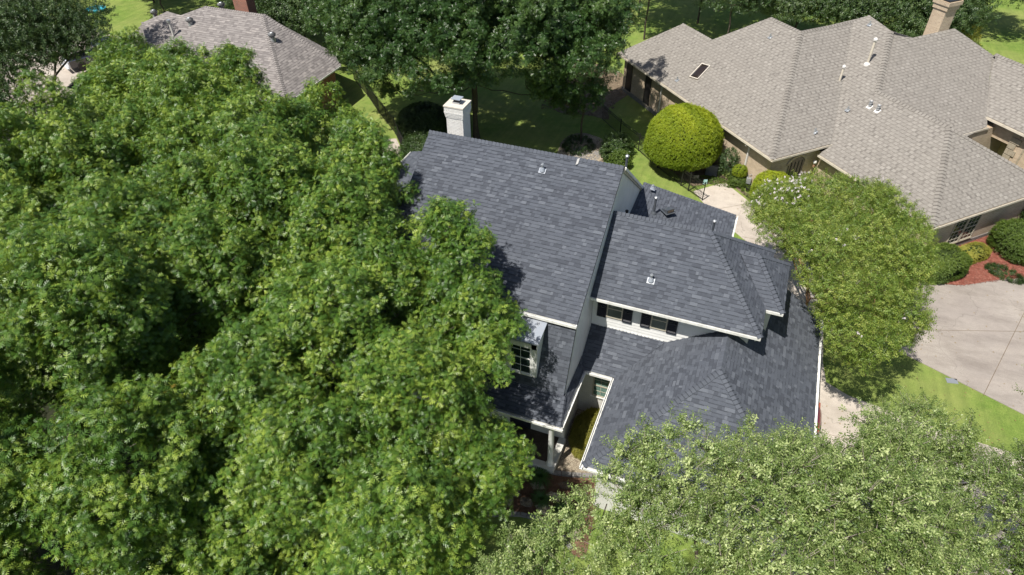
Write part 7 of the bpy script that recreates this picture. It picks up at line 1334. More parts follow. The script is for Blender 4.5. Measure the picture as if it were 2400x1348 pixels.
r.cap((-44.86, 37.76, 4.2), (-46.95, 39.79, 5.24), (1, -1, -.5), (-1, 0, -.5), **k)
r.build(0, False)
g = G(); g.poly([(-47.5, 32.6, 2.9), (-42.9, 32.6, 2.9), (-42.8, 35.9, 2.9), (-31.4, 35.9, 2.9), (-31.3, 42.0, 2.9), (-33, 43.8, 2.9), (-44, 47.6, 2.9), (-51, 42.3, 2.9)], 2.9); g.make('wall', M['brick_red'], H3)
gutter(H3, (-30.95, 35.4, 3), (-30.9, 42.3, 3), (1, 0, 0), M['trim'], .09, .11)
gutter(H3, (-42.6, 35.4, 3), (-30.95, 35.4, 3), (0, -1, 0), M['trim'], .09, .11)
G().box((-39.75, 42.3, 5.4), (-38.45, 43.2, 8.3)).make('chimney', M['brick_red'], H3)
G().box((-39.85, 42.2, 7.7), (-38.35, 43.3, 8.0)).make('corbel', M['brick_red'], H3)
M['turb'] = m_paint('dull_dark_metal', (.13, .135, .14), .3, .4)
def turbine(x, y, z, label):
    t = thing('turbine_vent', label, 'vent', (x, y, z), 'round turbine vents on the grey roof')
    g = G(); g.lathe((x, y, z-.15), [(.2, 0), (.17, .25), (.17, .34)], 16); g.make('collar', M['galv'], t)
    for i in range(18):
        a = 2*math.pi*i/18; V = []
        for j in range(7):
            th = math.pi*j/6; rr = .05+.25*math.sin(th); zz = z+.19+.34*(1-math.cos(th))/2
            for da, dr in ((0, 0), (.24, -.03)): V.append((x+(rr+dr)*math.cos(a+da), y+(rr+dr)*math.sin(a+da), zz))
        obj('turbine_fin', V, [(2*j, 2*j+2, 2*j+3, 2*j+1) for j in range(6)], M['turb'], t)
    g = G(); g.lathe((x, y, z+.50), [(.12, 0), (.08, .04), (.01, .05)], 12); g.make('top_cap', M['galv'], t)
turbine(-42.55, 40.2, 5.45, 'turbine vent on the front slope of the grey roof')
turbine(-34.86, 40.1, 5.30, 'turbine vent on the right hip of the grey roof')
turbine(-47.9, 41.9, 4.9, 'turbine vent behind the left end of the grey roof')
turbine(-41.3, 42.6, 6.0, 'turbine vent behind the ridge by the red chimney')
t = thing('vent_pipe', 'white capped pipe on the grey roof', 'pipe', (-43.4, 39.0, 4.8))
g = G(); g.cyl((-43.4, 39.0, 4.7), (-43.4, 39.0, 5.9), .08, n=10); g.make('pipe', M['pvc'], t); g = G(); g.cyl((-43.4, 39, 5.9), (-43.4, 39, 6.1), .15, n=10); g.make('cap', M['galv'], t)
# pickup on the left drive
sv = thing('parked_pickup', 'dark pickup with a light tailgate on the left driveway', 'pickup', (-56.6, 40.4, 0))
def vbox(g, x0, x1, y0, y1, z0, z1, rot=math.radians(-25), c=(-56.6, 40.4)):
    a, b_ = (x0+x1)/2, (y0+y1)/2; cs, sn = math.cos(rot), math.sin(rot)
    return g.obox((c[0]+a*cs-b_*sn, c[1]+a*sn+b_*cs, (z0+z1)/2), ((x1-x0)/2*cs, (x1-x0)/2*sn, 0), (-(y1-y0)/2*sn, (y1-y0)/2*cs, 0), (0, 0, (z1-z0)/2))
pk = m_carpaint('dark_pickup_paint', (.02, .022, .028)); sl = m_carpaint('silver_trim', (.55, .56, .58))
g = G(); vbox(g, -.95, .95, .9, 4.2, .45, 1.05); vbox(g, -.95, -.85, -1.3, .9, .45, 1.05); vbox(g, .85, .95, -1.3, .9, .45, 1.05); vbox(g, -.85, .85, -1.3, .9, .45, .6); g.make('body', pk, sv)
g = G(); vbox(g, -.85, .85, 1.0, 3.0, 1.05, 1.75); g.make('cab', pk, sv)
g = G(); vbox(g, -.72, .72, .985, 1.0, 1.15, 1.6); g.make('rear_window', M['glass'], sv)
g = G(); vbox(g, -.93, .93, -1.42, -1.3, .55, 1.02); g.make('tailgate', sl, sv)
g = G(); vbox(g, -.95, .95, -1.62, -1.45, .38, .52); g.make('bumper', sl, sv)
for wx in (-.9, .9):
    for wy in (-.4, 3.2):
        cs, sn = math.cos(math.radians(-25)), math.sin(math.radians(-25)); g = G(); d = Vector((cs, sn, 0))*.12; c = Vector((-56.6+wx*cs-wy*sn, 40.4+wx*sn+wy*cs, .38)); g.cyl(c-d, c+d, .38, n=16); g.make('wheel', M['iron'], sv)

# ============================================================ fences
def fence(name, label, pts, h, group=None, post_every=2.4, pick=.115):
    root = thing(name, label, 'fence', (*pts[0], 0), group); pm_ = {}
    pk_ = G().box((-.008, -.008, .06), (.008, .008, h-.02)); pmesh = mesh('picket', pk_.V, pk_.F, M['iron'])
    po = G().box((-.03, -.03, 0), (.03, .03, h+.08)); po.box((-.04, -.04, h+.08), (.04, .04, h+.11)); pomesh = mesh('post', po.V, po.F, M['iron'])
    for a, b_ in zip(pts[:-1], pts[1:]):
        a, b_ = Vector((*a, 0)), Vector((*b_, 0)); L = (b_-a).length; d = (b_-a)/L; n_ = max(1, round(L/post_every)); side = Vector((-d.y, d.x, 0))
        for i in range(n_+1):
            if i == 0 and tuple(a.xy) != tuple(pts[0]): continue
            o = bpy.data.objects.new('post', pomesh); link(o, root, Matrix.Translation(a+d*L*i/n_))
        for zz in (.12, h-.16, h): G().obox((a+b_)/2+Vector((0, 0, zz)), d*L/2, side*.014, (0, 0, .014)).make('rail', M['iron'], root)
        for i in range(int(L/pick)):
            o = bpy.data.objects.new('picket', pmesh); link(o, root, Matrix.Translation(a+d*(i+.5)*pick))
    return root
fence('iron_fence', 'black iron fence running under the big yellow green ball shrub', [(-10.9, 46.4), (-8.97, 44.35), (-7.21, 42.7), (-5.45, 40.85), (-3.54, 39.15), (-2.98, 38.72)], 1.25)
fence('iron_fence', 'black iron fence between the left lawns beside the grey roofed house', [(-32.6, 46.2), (-29.8, 43.75), (-27.4, 41.4), (-24.6, 38.9)], 1.3)
fence('iron_fence', 'short black iron fence across the paved walk left of the chimney', [(-24.6, 38.9), (-23.0, 37.0), (-22.2, 36.1)], 1.3)
gate = fence('iron_gate', 'black iron gate standing ajar beside the rear concrete pad', [(-2.98, 38.72), (-1.95, 37.9)], 1.25, None, 1.3, .12); gate['category'] = 'gate'
g = G(); g.beam((-2.9, 38.65, .15), (-2.0, 37.95, 1.2), (1, 1, 0), .02, .02); g.make('brace', M['iron'], gate)

# ============================================================ small yard things
def sign(x, y, w_, h_, z, m, label, post=True, yaw=20):
    t = thing('yard_sign', label, 'sign', (x, y, 0)); a = math.radians(yaw)
    G().obox((x, y, z+h_/2), (math.cos(a)*w_/2, math.sin(a)*w_/2, 0), (-.3*h_/2*math.sin(a)*0, .12, .0) if False else (0, .008, 0), (0, 0, h_/2)).make('panel', m, t)
    if post: g = G(); g.cyl((x, y+.02, 0), (x, y+.02, z+h_*.5), .012, n=6); g.make('post', M['iron'], t)
    return t
sign(-2.72, 39.95, .34, .22, .30, M['curbstone'], 'small grey sign on a stake behind the iron gate')
sign(-2.1, 39.9, .26, .34, .02, mat('pale_blue_plastic', (.40, .62, .62), .5), 'small pale blue plate leaning in the bed beside the concrete pad', False)
ac = thing('air_conditioner', 'dark air conditioning unit in the shade of the ball shrub', 'air conditioner', (-1.9, 41.4, 0))
G().box((-2.3, 41.0, 0), (-1.5, 41.8, .85)).make('casing', M['pipe_dark'], ac)
g = G()
for i in range(14): g.obox((-1.9, 40.99, .1+i*.052), (.37, 0, 0), (0, .008, .004), (0, -.004, .012))
g.make('louvres', M['galv'], ac)
g = G(); g.lathe((-1.9, 41.4, .85), [(.34, 0), (.34, .02), (.1, .05)], 18); g.make('fan_grille', M['iron'], ac)
mt = thing('gas_meter', 'pale grey utility meter against the tan brick wall', 'meter', (.55, 40.45, 0))
g = G(); g.box((.38, 40.35, .35), (.68, 40.6, .72)); g.make('meter_body', M['galv'], mt); g = G(); g.cyl((.45, 40.5, 0), (.45, 40.5, .9), .025, n=8); g.cyl((.45, 40.5, .9), (.8, 40.75, .9), .025, n=8); g.cyl((.62, 40.5, .35), (.62, 40.5, .0), .025, n=8); g.make('meter_pipe', M['galv'], mt)
pot = thing('black_planter', 'small black planter below the grey meter', 'planter', (.62, 40.05, 0)); g = G(); g.lathe((.62, 40.05, 0), [(.12, 0), (.17, .28), (.15, .28), (.13, .22)], 12); g.make('pot', M['iron'], pot)
t = thing('wall_lamp', 'white globed lamp on a bracket beside the arched door', 'lamp', (*W(-26.9, 32.9, 0)[:2], 0))
g = G(); c = Vector(W(-26.7, 32.6, 1.7)); g.lathe(c, [(.02, 0), (.10, .05), (.13, .13), (.10, .22), (.02, .26)], 12); g.make('globe', M['pvc'], t)
g = G(); g.lathe(c-Vector((0, 0, .25)), [(.06, 0), (.09, .1), (.05, .25)], 10); g.make('bracket', M['bark_red'], t)
t = thing('wall_lamp', 'white topped lamp on the recessed entry wall at far right', 'lamp', (*W(-24.2, 44.9, 0)[:2], 0))
g = G(); c = Vector(W(-24.3, 44.4, 1.75)); g.lathe(c, [(.02, -.22), (.09, -.2), (.11, 0), (.17, .02), (.02, .12)], 8); g.make('globe', M['pvc'], t)
g = G(); g.lathe(c-Vector((0, 0, .42)), [(.06, 0), (.07, .12), (.04, .2)], 8); g.make('bracket', M['bark_red'], t)
t = thing('bed_light', 'tiny silver path light at the edge of the red mulch', 'path light', (11.1, 34.55, 0)); g = G(); g.cyl((11.1, 34.55, .0), (11.1, 34.55, .3), .03, n=8); g.cyl((11.1, 34.55, .3), (11.1, 34.55, .34), .06, n=8); g.make('post', M['galv'], t)
t = thing('yard_drain', 'pale square utility cover in the lawn beside the stained driveway', 'cover', (11.2, 26.5, 0)); G().obox((11.35, 26.75, .015), (.24, .05, 0), (-.03, .15, 0), (0, 0, .015)).make('cover', M['galv'], t)

# flagstones and rocks in the front bed
def stone_slab(name, label, c, r, seed, th=.05, m='stone', cat='stone', n=6, group='flat stones in the front bed', z0=.03):
    rn = random.Random(seed); P = []
    for i in range(n):
        a = 2*math.pi*i/n+rn.uniform(-.3, .3); rr = r*rn.uniform(.75, 1.2); P.append((c[0]+rr*math.cos(a)*1.15, c[1]+rr*math.sin(a)*.8, z0+th+rn.uniform(-.008, .012)))
    g = G(); g.poly(P, th+.02); o = g.make(name, M[m]); tag(o, label, cat, group); return o
stone_slab('flagstone', 'squarish pale flagstone nearest the porch in the front bed', (-4.78, 14.62), .27, 1, n=4)
stone_slab('flagstone', 'pale flagstone in the middle of the brown mulch', (-4.02, 14.38), .28, 2)
stone_slab('flagstone', 'cracked pale flagstone nearest the curved grey edging', (-4.2, 13.68), .29, 3)
stone_slab('flagstone', 'shaded flagstone at the left end of the front bed', (-5.75, 13.55), .30, 4)
stone_slab('flagstone', 'dark shaded flagstone beside the gravel edging', (-3.72, 15.0), .26, 5, m='rock')
def boulder(c, r, seed, label, m='rock', cat='rock'):
    rn = random.Random(seed); V = []; F = []; nu, nv = 9, 6
    for j in range(nv+1):
        th = math.pi*j/nv
        for i in range(nu):
            a = 2*math.pi*i/nu; k = 1+rn.uniform(-.16, .16); V.append((c[0]+r[0]*k*math.sin(th)*math.cos(a), c[1]+r[1]*k*math.sin(th)*math.sin(a), max(0, c[2]+r[2]*k*math.cos(th))))
    for j in range(nv):
        for i in range(nu): F.append((j*nu+i, (j+1)*nu+i, (j+1)*nu+(i+1) % nu, j*nu+(i+1) % nu))
    return tag(obj('rock', V, F, M[m]), label, cat)
boulder((-4.95, 13.72, .1), (.28, .2, .2), 3, 'dark layered rock between the flagstones of the front bed')
boulder((-5.6, 13.95, .1), (.33, .22, .18), 5, 'dark rock in shade at the left of the front bed')
boulder((-3.2, 14.9, .1), (.22, .2, .18), 6, 'brown rock near the white garage wall')
boulder((-2.75, 13.1, .1), (.3, .25, .22), 7, 'pale rounded rock under the lower oak leaves', 'stone')
# curved edging, stone by stone
edg = thing('edging', 'curved dark grey stone edging between lawn and brown mulch', 'edging', (-4.5, 13.1, 0))
E_ = smooth_line([(-6.4, 12.65), (-5.84, 12.83), (-5.54, 12.98), (-4.98, 13.16), (-4.47, 13.23), (-4.11, 13.22), (-3.73, 13.11), (-3.43, 12.98), (-3.17, 12.89), (-2.7, 12.5)], 1)
for i, (a, b_) in enumerate(zip(E_[:-1], E_[1:])):
    a, b_ = Vector((*a, .06)), Vector((*b_, .06)); d = b_-a; n_ = Vector((-d.y, d.x, 0)).normalized(); k2 = max(1, round(d.length/.26))
    for j in range(k2): G().obox(a+d*((j+.5)/k2), d/(2*k2)*.93, n_*.075, (0, 0, .06+.01*((i+j) % 3))).make('edging_stone', M['curbstone'], edg)
ed2 = thing('edging', 'straight pale stone edging between gravel and brown mulch', 'edging', (-3.7, 15.6, 0))
E_ = [(-4.45, 15.38), (-4.05, 15.48), (-3.65, 15.58), (-3.25, 15.70), (-2.85, 15.84), (-2.55, 15.98)]
for a, b_ in zip(E_[:-1], E_[1:]):
    a, b_ = Vector((*a, .06)), Vector((*b_, .06)); d = b_-a; n_ = Vector((-d.y, d.x, 0)).normalized(); G().obox((a+b_)/2, d/2*.94, n_*.09, (0, 0, .07)).make('edging_stone', M['curbstone'], ed2)
# loose gravel
rn = random.Random(3)
def pebbles(name, reg, n, r0, r1, m, z):
    V = []; F = []
    for _ in range(n):
        while True:
            x, y = rn.uniform(reg[0], reg[1]), rn.uniform(reg[2], reg[3])
            if reg[4](x, y): break
        r_ = rn.uniform(r0, r1); k = len(V); a = rn.uniform(0, 3.1); c, s_ = math.cos(a), math.sin(a)
        for dx, dy, dz in ((1, 0, 0), (0, .8, 0), (-1, .1, 0), (0, -.8, 0), (.1, 0, .6), (-.2, .1, .5)): V.append((x+(dx*c-dy*s_)*r_, y+(dx*s_+dy*c)*r_, z+dz*r_))
        F += [(k, k+1, k+4), (k+1, k+5, k+4), (k+1, k+2, k+5), (k+2, k+3, k+5), (k+3, k+4, k+5), (k+3, k, k+4)]
    o = obj(name, V, F, M[m]); o['kind'] = 'stuff'; o['label'] = 'loose pale pebbles covering a garden bed'; return o
pebbles('gravel', (-4.42, -2.55, 15.6, 19.0, lambda x, y: y > 15.62+(x+4.4)*.2), 5200, .015, .035, 'stone', .035)
pebbles('gravel', (-12.6, -9.0, 39, 43.8, lambda x, y: ((x+10.9)/1.7)**2+((y-41.4)/2.3)**2 < 1), 2600, .03, .08, 'stone', .03)
pebbles('gravel', (-11.8, -9.4, 39.4, 42, lambda x, y: ((x+10.6)/1.1)**2+((y-40.8)/1.2)**2 < 1), 700, .03, .08, 'curbstone', .05)
pebbles('gravel', (-16, -10.5, 46.6, 55, lambda x, y: True), 1400, .04, .12, 'dirt', .02)
# brown mulch chips
def chips(name, reg, n, m, lab):
    V = []; F = []
    for _ in range(n):
        while True:
            x, y = rn.uniform(reg[0], reg[1]), rn.uniform(reg[2], reg[3])
            if reg[4](x, y): break
        a = rn.uniform(0, 6.3); L = rn.uniform(.03, .08); w_ = rn.uniform(.008, .02); dx, dy = math.cos(a)*L, math.sin(a)*L; k = len(V); z = .055+rn.random()*.03
        V += [(x-dx-dy/L*w_, y-dy+dx/L*w_, z), (x-dx+dy/L*w_, y-dy-dx/L*w_, z), (x+dx, y+dy, z+rn.uniform(-.01, .03))]; F.append((k, k+1, k+2))
    o = obj(name, V, F, M[m]); o['kind'] = 'stuff'; o['label'] = lab
chips('mulch_chips', (-8, -2.2, 12.9, 15.6, lambda x, y: y > 13.25-.15*abs(x+4.4) and y < 15.3), 7000, 'mulch', 'loose brown bark chips in the front bed')
chips('mulch_chips', (9.8, 18, 34.3, 42, lambda x, y: y < 36.5+(x-10)*1.1 and y > 34.3+max(0, x-12.4)*.62), 9000, 'redmulch', 'loose red bark chips beside the drive')

# fallen leaves
def litter(name, reg, n, zf, lab, m='leaflit'):
    V = []; F = []
    for _ in range(n):
        x, y = rn.uniform(reg[0], reg[1]), rn.uniform(reg[2], reg[3]); z = zf(x, y)
        if z is None: continue
        a = rn.uniform(0, 6.3); L = rn.uniform(.02, .055); c, s_ = math.cos(a)*L, math.sin(a)*L; k = len(V)
        V += [(x-c, y-s_, z), (x+s_*.5, y-c*.5, z+.012), (x+c, y+s_, z+.004), (x-s_*.5, y+c*.5, z+.01)]; F.append((k, k+1, k+2, k+3))
    o = obj(name, V, F, M[m]); o['kind'] = 'stuff'; o['label'] = lab
M['leaflit'] = mat('dry_leaf', (.24, .17, .07), .8)
litter('fallen_leaves', (4.9, 13, 13, 30), 260, lambda x, y: .04 if (x < 5.6 or y < 23.6) else .02, 'scattered dry leaves on the front driveway and lawn')
litter('fallen_leaves', (6, 22, 23, 36), 240, lambda x, y: .045, 'scattered dry leaves on the stained driveway')
litter('fallen_leaves', (-2.5, 4, 34, 40), 60, lambda x, y: .045, 'scattered dry leaves on the rear concrete pad')
litter('fallen_leaves', (-30, -5, 32, 50), 500, lambda x, y: .02, 'scattered dry leaves on the back lawn')

# ============================================================ shrubs
ball = thing('ball_shrub', 'large clipped yellow green ball shrub beside the tan house', 'shrub', (-4.1, 41.4, 0))
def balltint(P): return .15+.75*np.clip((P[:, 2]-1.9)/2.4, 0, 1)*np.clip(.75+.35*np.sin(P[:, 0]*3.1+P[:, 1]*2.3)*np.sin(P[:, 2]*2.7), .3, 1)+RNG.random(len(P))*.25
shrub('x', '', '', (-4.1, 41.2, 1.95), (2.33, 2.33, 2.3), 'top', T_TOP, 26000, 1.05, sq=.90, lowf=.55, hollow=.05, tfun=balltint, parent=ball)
g = G(); g.cyl((-4.1, 41.2, 0), (-4.1, 41.2, 1.2), .12, .09, 8); g.cyl((-4.3, 41.1, 0), (-4.6, 40.9, 1.2), .07, .05, 8); g.cyl((-3.9, 41.3, 0), (-3.6, 41.6, 1.2), .07, .05, 8); g.make('stems', M['bark'], ball)
def tw(lo, hi): return lambda P: .3+.6*np.clip((P[:, 2]-lo)/(hi-lo), 0, 1)*RNG.random(len(P))+.1*RNG.random(len(P))
tt = thing('tiered_shrub', 'small two tiered clipped shrub by the white downspout', 'shrub', (-.15, 40.6, 0))
shrub('x', '', '', (-.15, 40.6, .38), (.52, .52, .3), 'hedge', T_HED, 900, .8, parent=tt, sq=.8); shrub('x', '', '', (-.15, 40.65, 1.0), (.40, .40, .34), 'top', T_TOP, 800, .8, parent=tt, sq=.9)
g = G(); g.cyl((-.15, 40.62, 0), (-.15, 40.62, 1.0), .05, n=8); g.make('stem', M['bark'], tt)
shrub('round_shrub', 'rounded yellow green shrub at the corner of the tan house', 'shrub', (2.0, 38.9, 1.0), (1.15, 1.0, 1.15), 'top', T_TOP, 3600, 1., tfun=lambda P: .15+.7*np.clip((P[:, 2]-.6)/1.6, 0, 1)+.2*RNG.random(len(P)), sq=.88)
shrub('loose_shrub', 'loose reddish green shrub between the ball shrub and the wall', 'shrub', (-.95, 41.2, .95), (.55, .6, 1.1), 'dark', T_DRK, 420, .8, core=False)
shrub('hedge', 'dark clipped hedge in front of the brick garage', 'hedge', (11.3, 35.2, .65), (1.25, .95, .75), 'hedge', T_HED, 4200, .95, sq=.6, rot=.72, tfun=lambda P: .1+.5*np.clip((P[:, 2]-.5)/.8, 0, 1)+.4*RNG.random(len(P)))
shrub('hedge', 'low bright yellow hedge under the brick house window', 'hedge', (13.15, 37.25, .35), (1.0, .5, .38), 'yel', T_YEL, 1900, .85, sq=.65, rot=.75)
shrub('hedge', 'yellow shrub half hidden by the crape myrtle at the mulch edge', 'hedge', (10.1, 34.9, .45), (.6, .75, .5), 'yel', T_YEL, 900, .85, sq=.8)
shrub('hedge', 'dark rounded hedge at the far right of the brick garage', 'hedge', (15.4, 38.6, .8), (1.0, 1.3, .95), 'hedge', T_HED, 3600, 1.0, sq=.75, rot=.6, tfun=lambda P: .05+.35*np.clip((P[:, 2]-.5)/.9, 0, 1)+.35*RNG.random(len(P)))
shrub('hedge', 'dark hedge beside the entry steps at the far right', 'hedge', (17.2, 41.5, .8), (1.0, 1.6, .9), 'dark', T_DRK, 1800, .9, sq=.75, rot=.6)
shrub('low_plant', 'low spreading dark green plant in the red mulch', 'plant', (14.75, 36.25, .1), (.85, .45, .22), 'dark', T_DRK, 420, .8, core=False, rot=-.5)
shrub('courtyard_shrub', 'olive yellow mounded shrub in the white courtyard corner', 'shrub', (-3.4, 17.7, .25), (.8, 1.25, .5), 'jun', T_JUN, 7000, .9, sq=1.0, hollow=.35, tfun=lambda P: .2+.6*RNG.random(len(P))*np.clip(.6+.5*np.sin(P[:, 0]*7)*np.sin(P[:, 1]*6), .2, 1))
shrub('dark_bush', 'large dark bush left of the white chimney', 'bush', (-22.6, 39.7, .8), (1.75, 2.0, 1.15), 'dark', T_DRK, 6500, 1.0, hollow=.2, tfun=lambda P: RNG.random(len(P))*.9)
shrub('dark_bush', 'dark leafy bush between walk and the tall charcoal roof', 'bush', (-20.6, 36.2, .8), (1.6, 1.3, 1.0), 'dark', T_DRK, 2200, 1.1)
shrub('garden_bush', 'leafy green bush beside the rear gravel bed and fence', 'bush', (-8.5, 41.5, .5), (.85, 1.1, .85), 'dark', T_DRK, 700, 1.3, core=False, hollow=.4, tfun=lambda P: .3+.7*RNG.random(len(P)))
shrub('garden_bush', 'bright green bush nearest the right end of the charcoal ridge', 'bush', (-7.9, 40.1, .5), (.6, .6, .6), 'hedge', T_HED, 500, 1.4, core=False)
shrub('garden_bush', 'dark bush in the middle of the rear gravel bed', 'bush', (-11.3, 41.6, .2), (.95, 1.1, .42), 'dark', T_DRK, 420, 1.0, core=False, hollow=.5, tfun=lambda P: .35*RNG.random(len(P)))
shrub('ground_plants', 'low green plants between the pad and the ball shrub', 'plants', (-1.5, 40.35, .06), (1.3, .35, .2), 'hedge', T_HED, 600, 1., core=False, rot=-.1)
shrub('ground_plants', 'low green plants along the tan wall by the meter', 'plants', (1.0, 39.6, .06), (1.6, .4, .2), 'hedge', T_HED, 700, 1., core=False, rot=-.85)
# strappy plants in the front bed
def grass_tuft(x, y, r_, n, label):
    t = thing('grass_tuft', label, 'plant', (x, y, 0)); V = []; F = []; rn2 = random.Random(int(x*100))
    for _ in range(n):
        a = rn2.uniform(0, 6.28); L = r_*rn2.uniform(.5, 1.1); w_ = .012; dx, dy = math.cos(a), math.sin(a); k = len(V); pts = [(0, .05), (.35, .30), (.7, .33), (1, .12)]
        for f_, h_ in pts:
            for s_ in (-1, 1): V.append((x+dx*L*f_-dy*w_*s_*(1-f_*.8), y+dy*L*f_+dx*w_*s_*(1-f_*.8), h_*r_*1.3))
        for j in range(3): F.append((k+2*j, k+2*j+1, k+2*j+3, k+2*j+2))
    obj('blades', V, F, M['leaf_grass'], t, kind='stuff')
grass_tuft(-4.85, 15.0, .62, 260, 'dark strappy tuft beside the porch step')
grass_tuft(-4.45, 14.05, .55, 220, 'dark strappy tuft between two pale flagstones')
grass_tuft(-3.5, 13.9, .50, 220, 'dark tuft at the right end of the front bed')
grass_tuft(-7.7, 39.6, .45, 160, 'bright green tuft at the right end of the rear garden')
# things in the far left yard
t = thing('kiddie_pool', 'small turquoise kiddie pool on the far left lawn', 'pool', (-67.4, 51.9, 0)); g = G(); g.lathe((-67.4, 51.9, 0), [(.9, 0), (1.0, .25), (.92, .25), (.88, .08)], 18); g.make('shell', mat('turquoise_plastic', (.05, .35, .45), .4), t)

# ============================================================ trees

oakb = [(-9.0, 11.3, 0), (-15.6, 16.6, 0), (-26.0, 24.5, 0), (-17.5, 8.0, 0), (-28.5, 14.5, 0)]
oakl = ['big lobed leaf oak nearest the porch at bottom centre', 'big lobed leaf oak reaching over the left end of the charcoal roof',
        'lobed leaf oak in front of the grey roofed house', 'lobed leaf oak at the bottom left corner', 'lobed leaf oak at the left edge']
for i in range(5):
    tree('oak_tree', oakl[i], 'tree', oakb[i], 2.8, PUF['oak'][i], 'oak', T_OAK, 165 if i < 2 else 150, .92 if i < 2 else .95, M['bark'], 20+i, 'bright green oaks in the front yards', low=-.8, up=.5, twigs=1, flat=(1, 1, 1.1), r0=.012, sprigs=2, sprl=(.3, .7))
tree('oak_tree', 'broad dark oak behind the white chimney', 'tree', (-18.7, 40.4, 0), 4.2, PUF['cen'][0], 'cen', T_CEN, 95, 1.1, M['bark'], 41, 'dark oaks in the back yard', r0=.019, low=-.6, up=.4)
tree('oak_tree', 'smaller dark oak over the rear gravel bed', 'tree', (-11.3, 42.2, 0), 3.2, PUF['cen'][1], 'cen', T_CEN, 95, 1.05, M['bark'], 42, 'dark oaks in the back yard', low=-.6, up=.4)
tree('live_oak', 'pale small leaved live oak in front of the garage', 'tree', (1.3, 8.8, 0), 3.4, PUF['liv'][0], 'live', T_LIV, 210, .98, M['bark'], 51, sprigs=7, group='small leaved live oaks along the bottom', r0=.013, low=-.5, up=.6, twigs=2, inner=.8)
tree('live_oak', 'thinner live oak over the front driveway at bottom right', 'tree', (9.2, 12.4, 0), 2.6, PUF['liv'][1], 'live', T_LIV, 130, .98, M['bark'], 52, sprigs=7, group='small leaved live oaks along the bottom', r0=.013, low=-.5, up=.6, twigs=2, inner=.85, tmean=.36)
myr = tree('crape_myrtle', 'spreading crape myrtle with white blossoms beside the garage', 'tree', (4.95, 28.9, 0), 1.6, PUF['myr'][0], 'myr', T_MYR, 270, 1.0, M['bark_red'], 61, r0=.010, low=-.5, up=.25, inner=.75, flat=(1.05, 1.05, .65), sprigs=3, sprl=(.2, .55),
     multi=[(-.5, .3), (.45, .5), (.2, -.6), (-.4, -.5), (.7, -.1)])
PF_ = np.array([p for p in PUF['myr'][0]])
selb = [p for p in PF_ if p[2] > 4.3 and ((p[0] < 3.2 and p[1] > 29.0) or RNG.random() < .04) or (p[1] > 32.0 and RNG.random() < .22)]
bp, bd, bt = blob_points([(p[0], p[1], p[2]+.25) for p in selb], [p[3]*.72 for p in selb], 120, low=.0)
keep = RNG.random(len(bp)) < .55
scatter('blossoms', myr, 'blo', T_BLO, bp[keep], bd[keep], .95, .6)
def simple_tree(name, label, base, h, r_, n, seed, key, tm, mk, dens=60, scl=1.3, flat=.75, group=None, trunk_h=2.2, tmean=.5, zc=.62):
    rn3 = random.Random(seed); puffs = []; c = (base[0], base[1], h*zc)
    for _ in range(int(n*1.7)):
        a = rn3.uniform(0, 6.28); e = rn3.uniform(-.35, 1.4); k = rn3.uniform(.55, .95)
        puffs.append((c[0]+r_*k*math.cos(a)*math.cos(e), c[1]+r_*k*math.sin(a)*math.cos(e), c[2]+(h*(1-zc))*k*math.sin(e), r_*rn3.uniform(.26, .36)))
    return tree(name, label, 'tree', base, trunk_h, puffs, key, tm, dens, scl, M[mk], seed, group, low=-.6, up=.4, tmean=tmean)
GB = 'trees in the far back yards'
tree('back_tree', 'big dark tree filling the top left corner', 'tree', (-47.5, 30.5, 0), 2.6, PUF['tl'][0], 'dark', T_DRK, 90, 1.3, M['bark'], 71, GB, low=-.6, up=.4, tmean=.55)
simple_tree('back_tree', 'dark tree on the lawn beyond the turquoise pool', (-70, 58, 0), 8, 4.5, 26, 72, 'dark', T_DRK, 'bark', 60, 1.8, group=GB)
simple_tree('back_tree', 'dense tree just left of the red chimney', (-48, 53.5, 0), 8.5, 4.6, 28, 171, 'dark', T_DRK, 'bark', 60, 1.8, group=GB)
simple_tree('back_tree', 'dense tree just right of the red chimney', (-39.2, 49.2, 0), 7.5, 3.8, 28, 172, 'dark', T_DRK, 'bark', 60, 1.8, group=GB)
simple_tree('back_tree', 'dark tree above the right hip of the grey roof', (-35, 49.5, 0), 8.0, 4.0, 26, 173, 'dark', T_DRK, 'bark', 60, 1.8, group=GB)
simple_tree('back_tree', 'round dark tree above the left end of the grey roof', (-63.5, 56, 0), 7.5, 4.2, 24, 73, 'dark', T_DRK, 'bark', 50, 1.9, group=GB)
simple_tree('back_tree', 'thin small tree on the sunny lawn behind the grey roof', (-59.5, 53.3, 0), 6.5, 3.4, 16, 74, 'dark', T_DRK, 'bark', 36, 1.8, group=GB)
simple_tree('back_tree', 'dark tree behind the left ridge of the grey roof', (-53, 58, 0), 8, 5.0, 26, 75, 'dark', T_DRK, 'bark', 50, 1.9, group=GB, tmean=.6)
simple_tree('back_tree', 'dense dark tree directly behind the red chimney', (-43.5, 56, 0), 9.5, 6.0, 36, 76, 'dark', T_DRK, 'bark', 50, 1.9, group=GB)
simple_tree('back_tree', 'dark tree left of the broad back yard oak', (-36.5, 52.5, 0), 9, 5.0, 30, 77, 'dark', T_DRK, 'bark', 55, 1.8, group=GB)
simple_tree('back_tree', 'thin dark tree behind the left peak of the brown roof', (-4.2, 65, 0), 8.5, 4.2, 18, 78, 'dark', T_DRK, 'bark', 36, 1.8, group=GB, trunk_h=3.5)
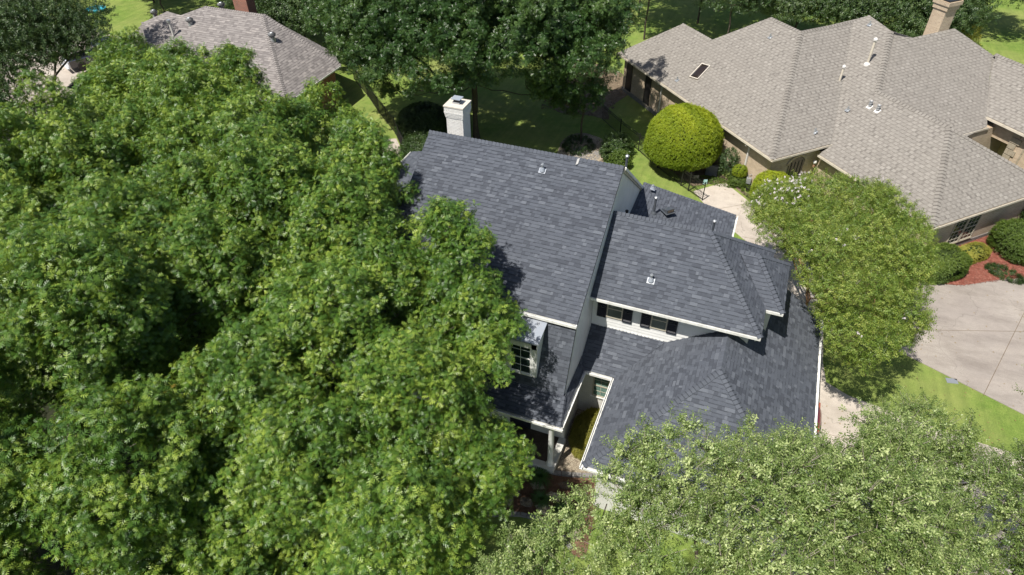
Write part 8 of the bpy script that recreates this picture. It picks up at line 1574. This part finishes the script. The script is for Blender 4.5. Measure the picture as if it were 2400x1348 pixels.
simple_tree('back_tree', 'dark stemmed tree behind the valley of the brown roof', (1.5, 66.5, 0), 6.8, 4.6, 30, 79, 'dark', T_DRK, 'bark', 55, 1.8, group=GB, trunk_h=2.8, tmean=.62)
simple_tree('back_tree', 'leafy tree behind the topmost peak of the brown roof', (8.5, 66, 0), 6.8, 5.0, 34, 80, 'dark', T_DRK, 'bark', 55, 1.8, group=GB, tmean=.66)
simple_tree('back_tree', 'leafy tree just left of the tan chimney', (12, 69, 0), 6.6, 4.6, 30, 81, 'dark', T_DRK, 'bark', 55, 1.8, group=GB, tmean=.62)
simple_tree('back_tree', 'shady tree right of the tan chimney at the top', (17, 76, 0), 8, 4.2, 24, 82, 'dark', T_DRK, 'bark', 50, 1.8, group=GB, tmean=.55)
simple_tree('yellow_bush', 'yellow green bush right of the tan chimney', (14.2, 69, 0), 3.6, 2.4, 14, 83, 'yel', T_YEL, 'bark', 200, 1.9, trunk_h=.8)
simple_tree('back_tree', 'tree outside the top right corner shading the lawn', (28, 86, 0), 9, 5, 20, 84, 'dark', T_DRK, 'bark', 36, 1.9, group=GB)
for i_, (bx_, by_, lb_) in enumerate(((-11.5, 63.5, 'tall tree with its crown above the picture left of the brown roof peak'),
                                  (-13.5, 70.0, 'tall tree at the top edge beyond the broad back yard oak'), (-7.5, 69.5, 'tall tree farthest out on the shaded back lawn'))):
    simple_tree('tall_tree', lb_, (bx_, by_, 0), 13.5, 4.8, 22, 90+i_, 'dark', T_DRK, 'bark', 50, 1.8, group=GB, trunk_h=6.5, zc=.74)
pk = simple_tree('pink_myrtle', 'small tree with pink blossoms at the right edge', (18.4, 44.2, 0), 4.8, 1.7, 18, 85, 'dark', T_DRK, 'bark_red', 170, .9, trunk_h=1.2, tmean=.6)
cc = [(18.4+1.4*math.cos(a)*k_, 44.2+1.4*math.sin(a)*k_, 4.2+.4*k_) for a, k_ in ((2.2, 1), (2.8, 1.1), (3.4, 1), (3.9, 1.1), (4.4, .9), (3.1, .5))]
bp, bd, bt = blob_points(cc, [.5]*6, 160, low=.0); scatter('blossoms', pk, 'pnk', T_PNK, bp, bd, .9, .6)
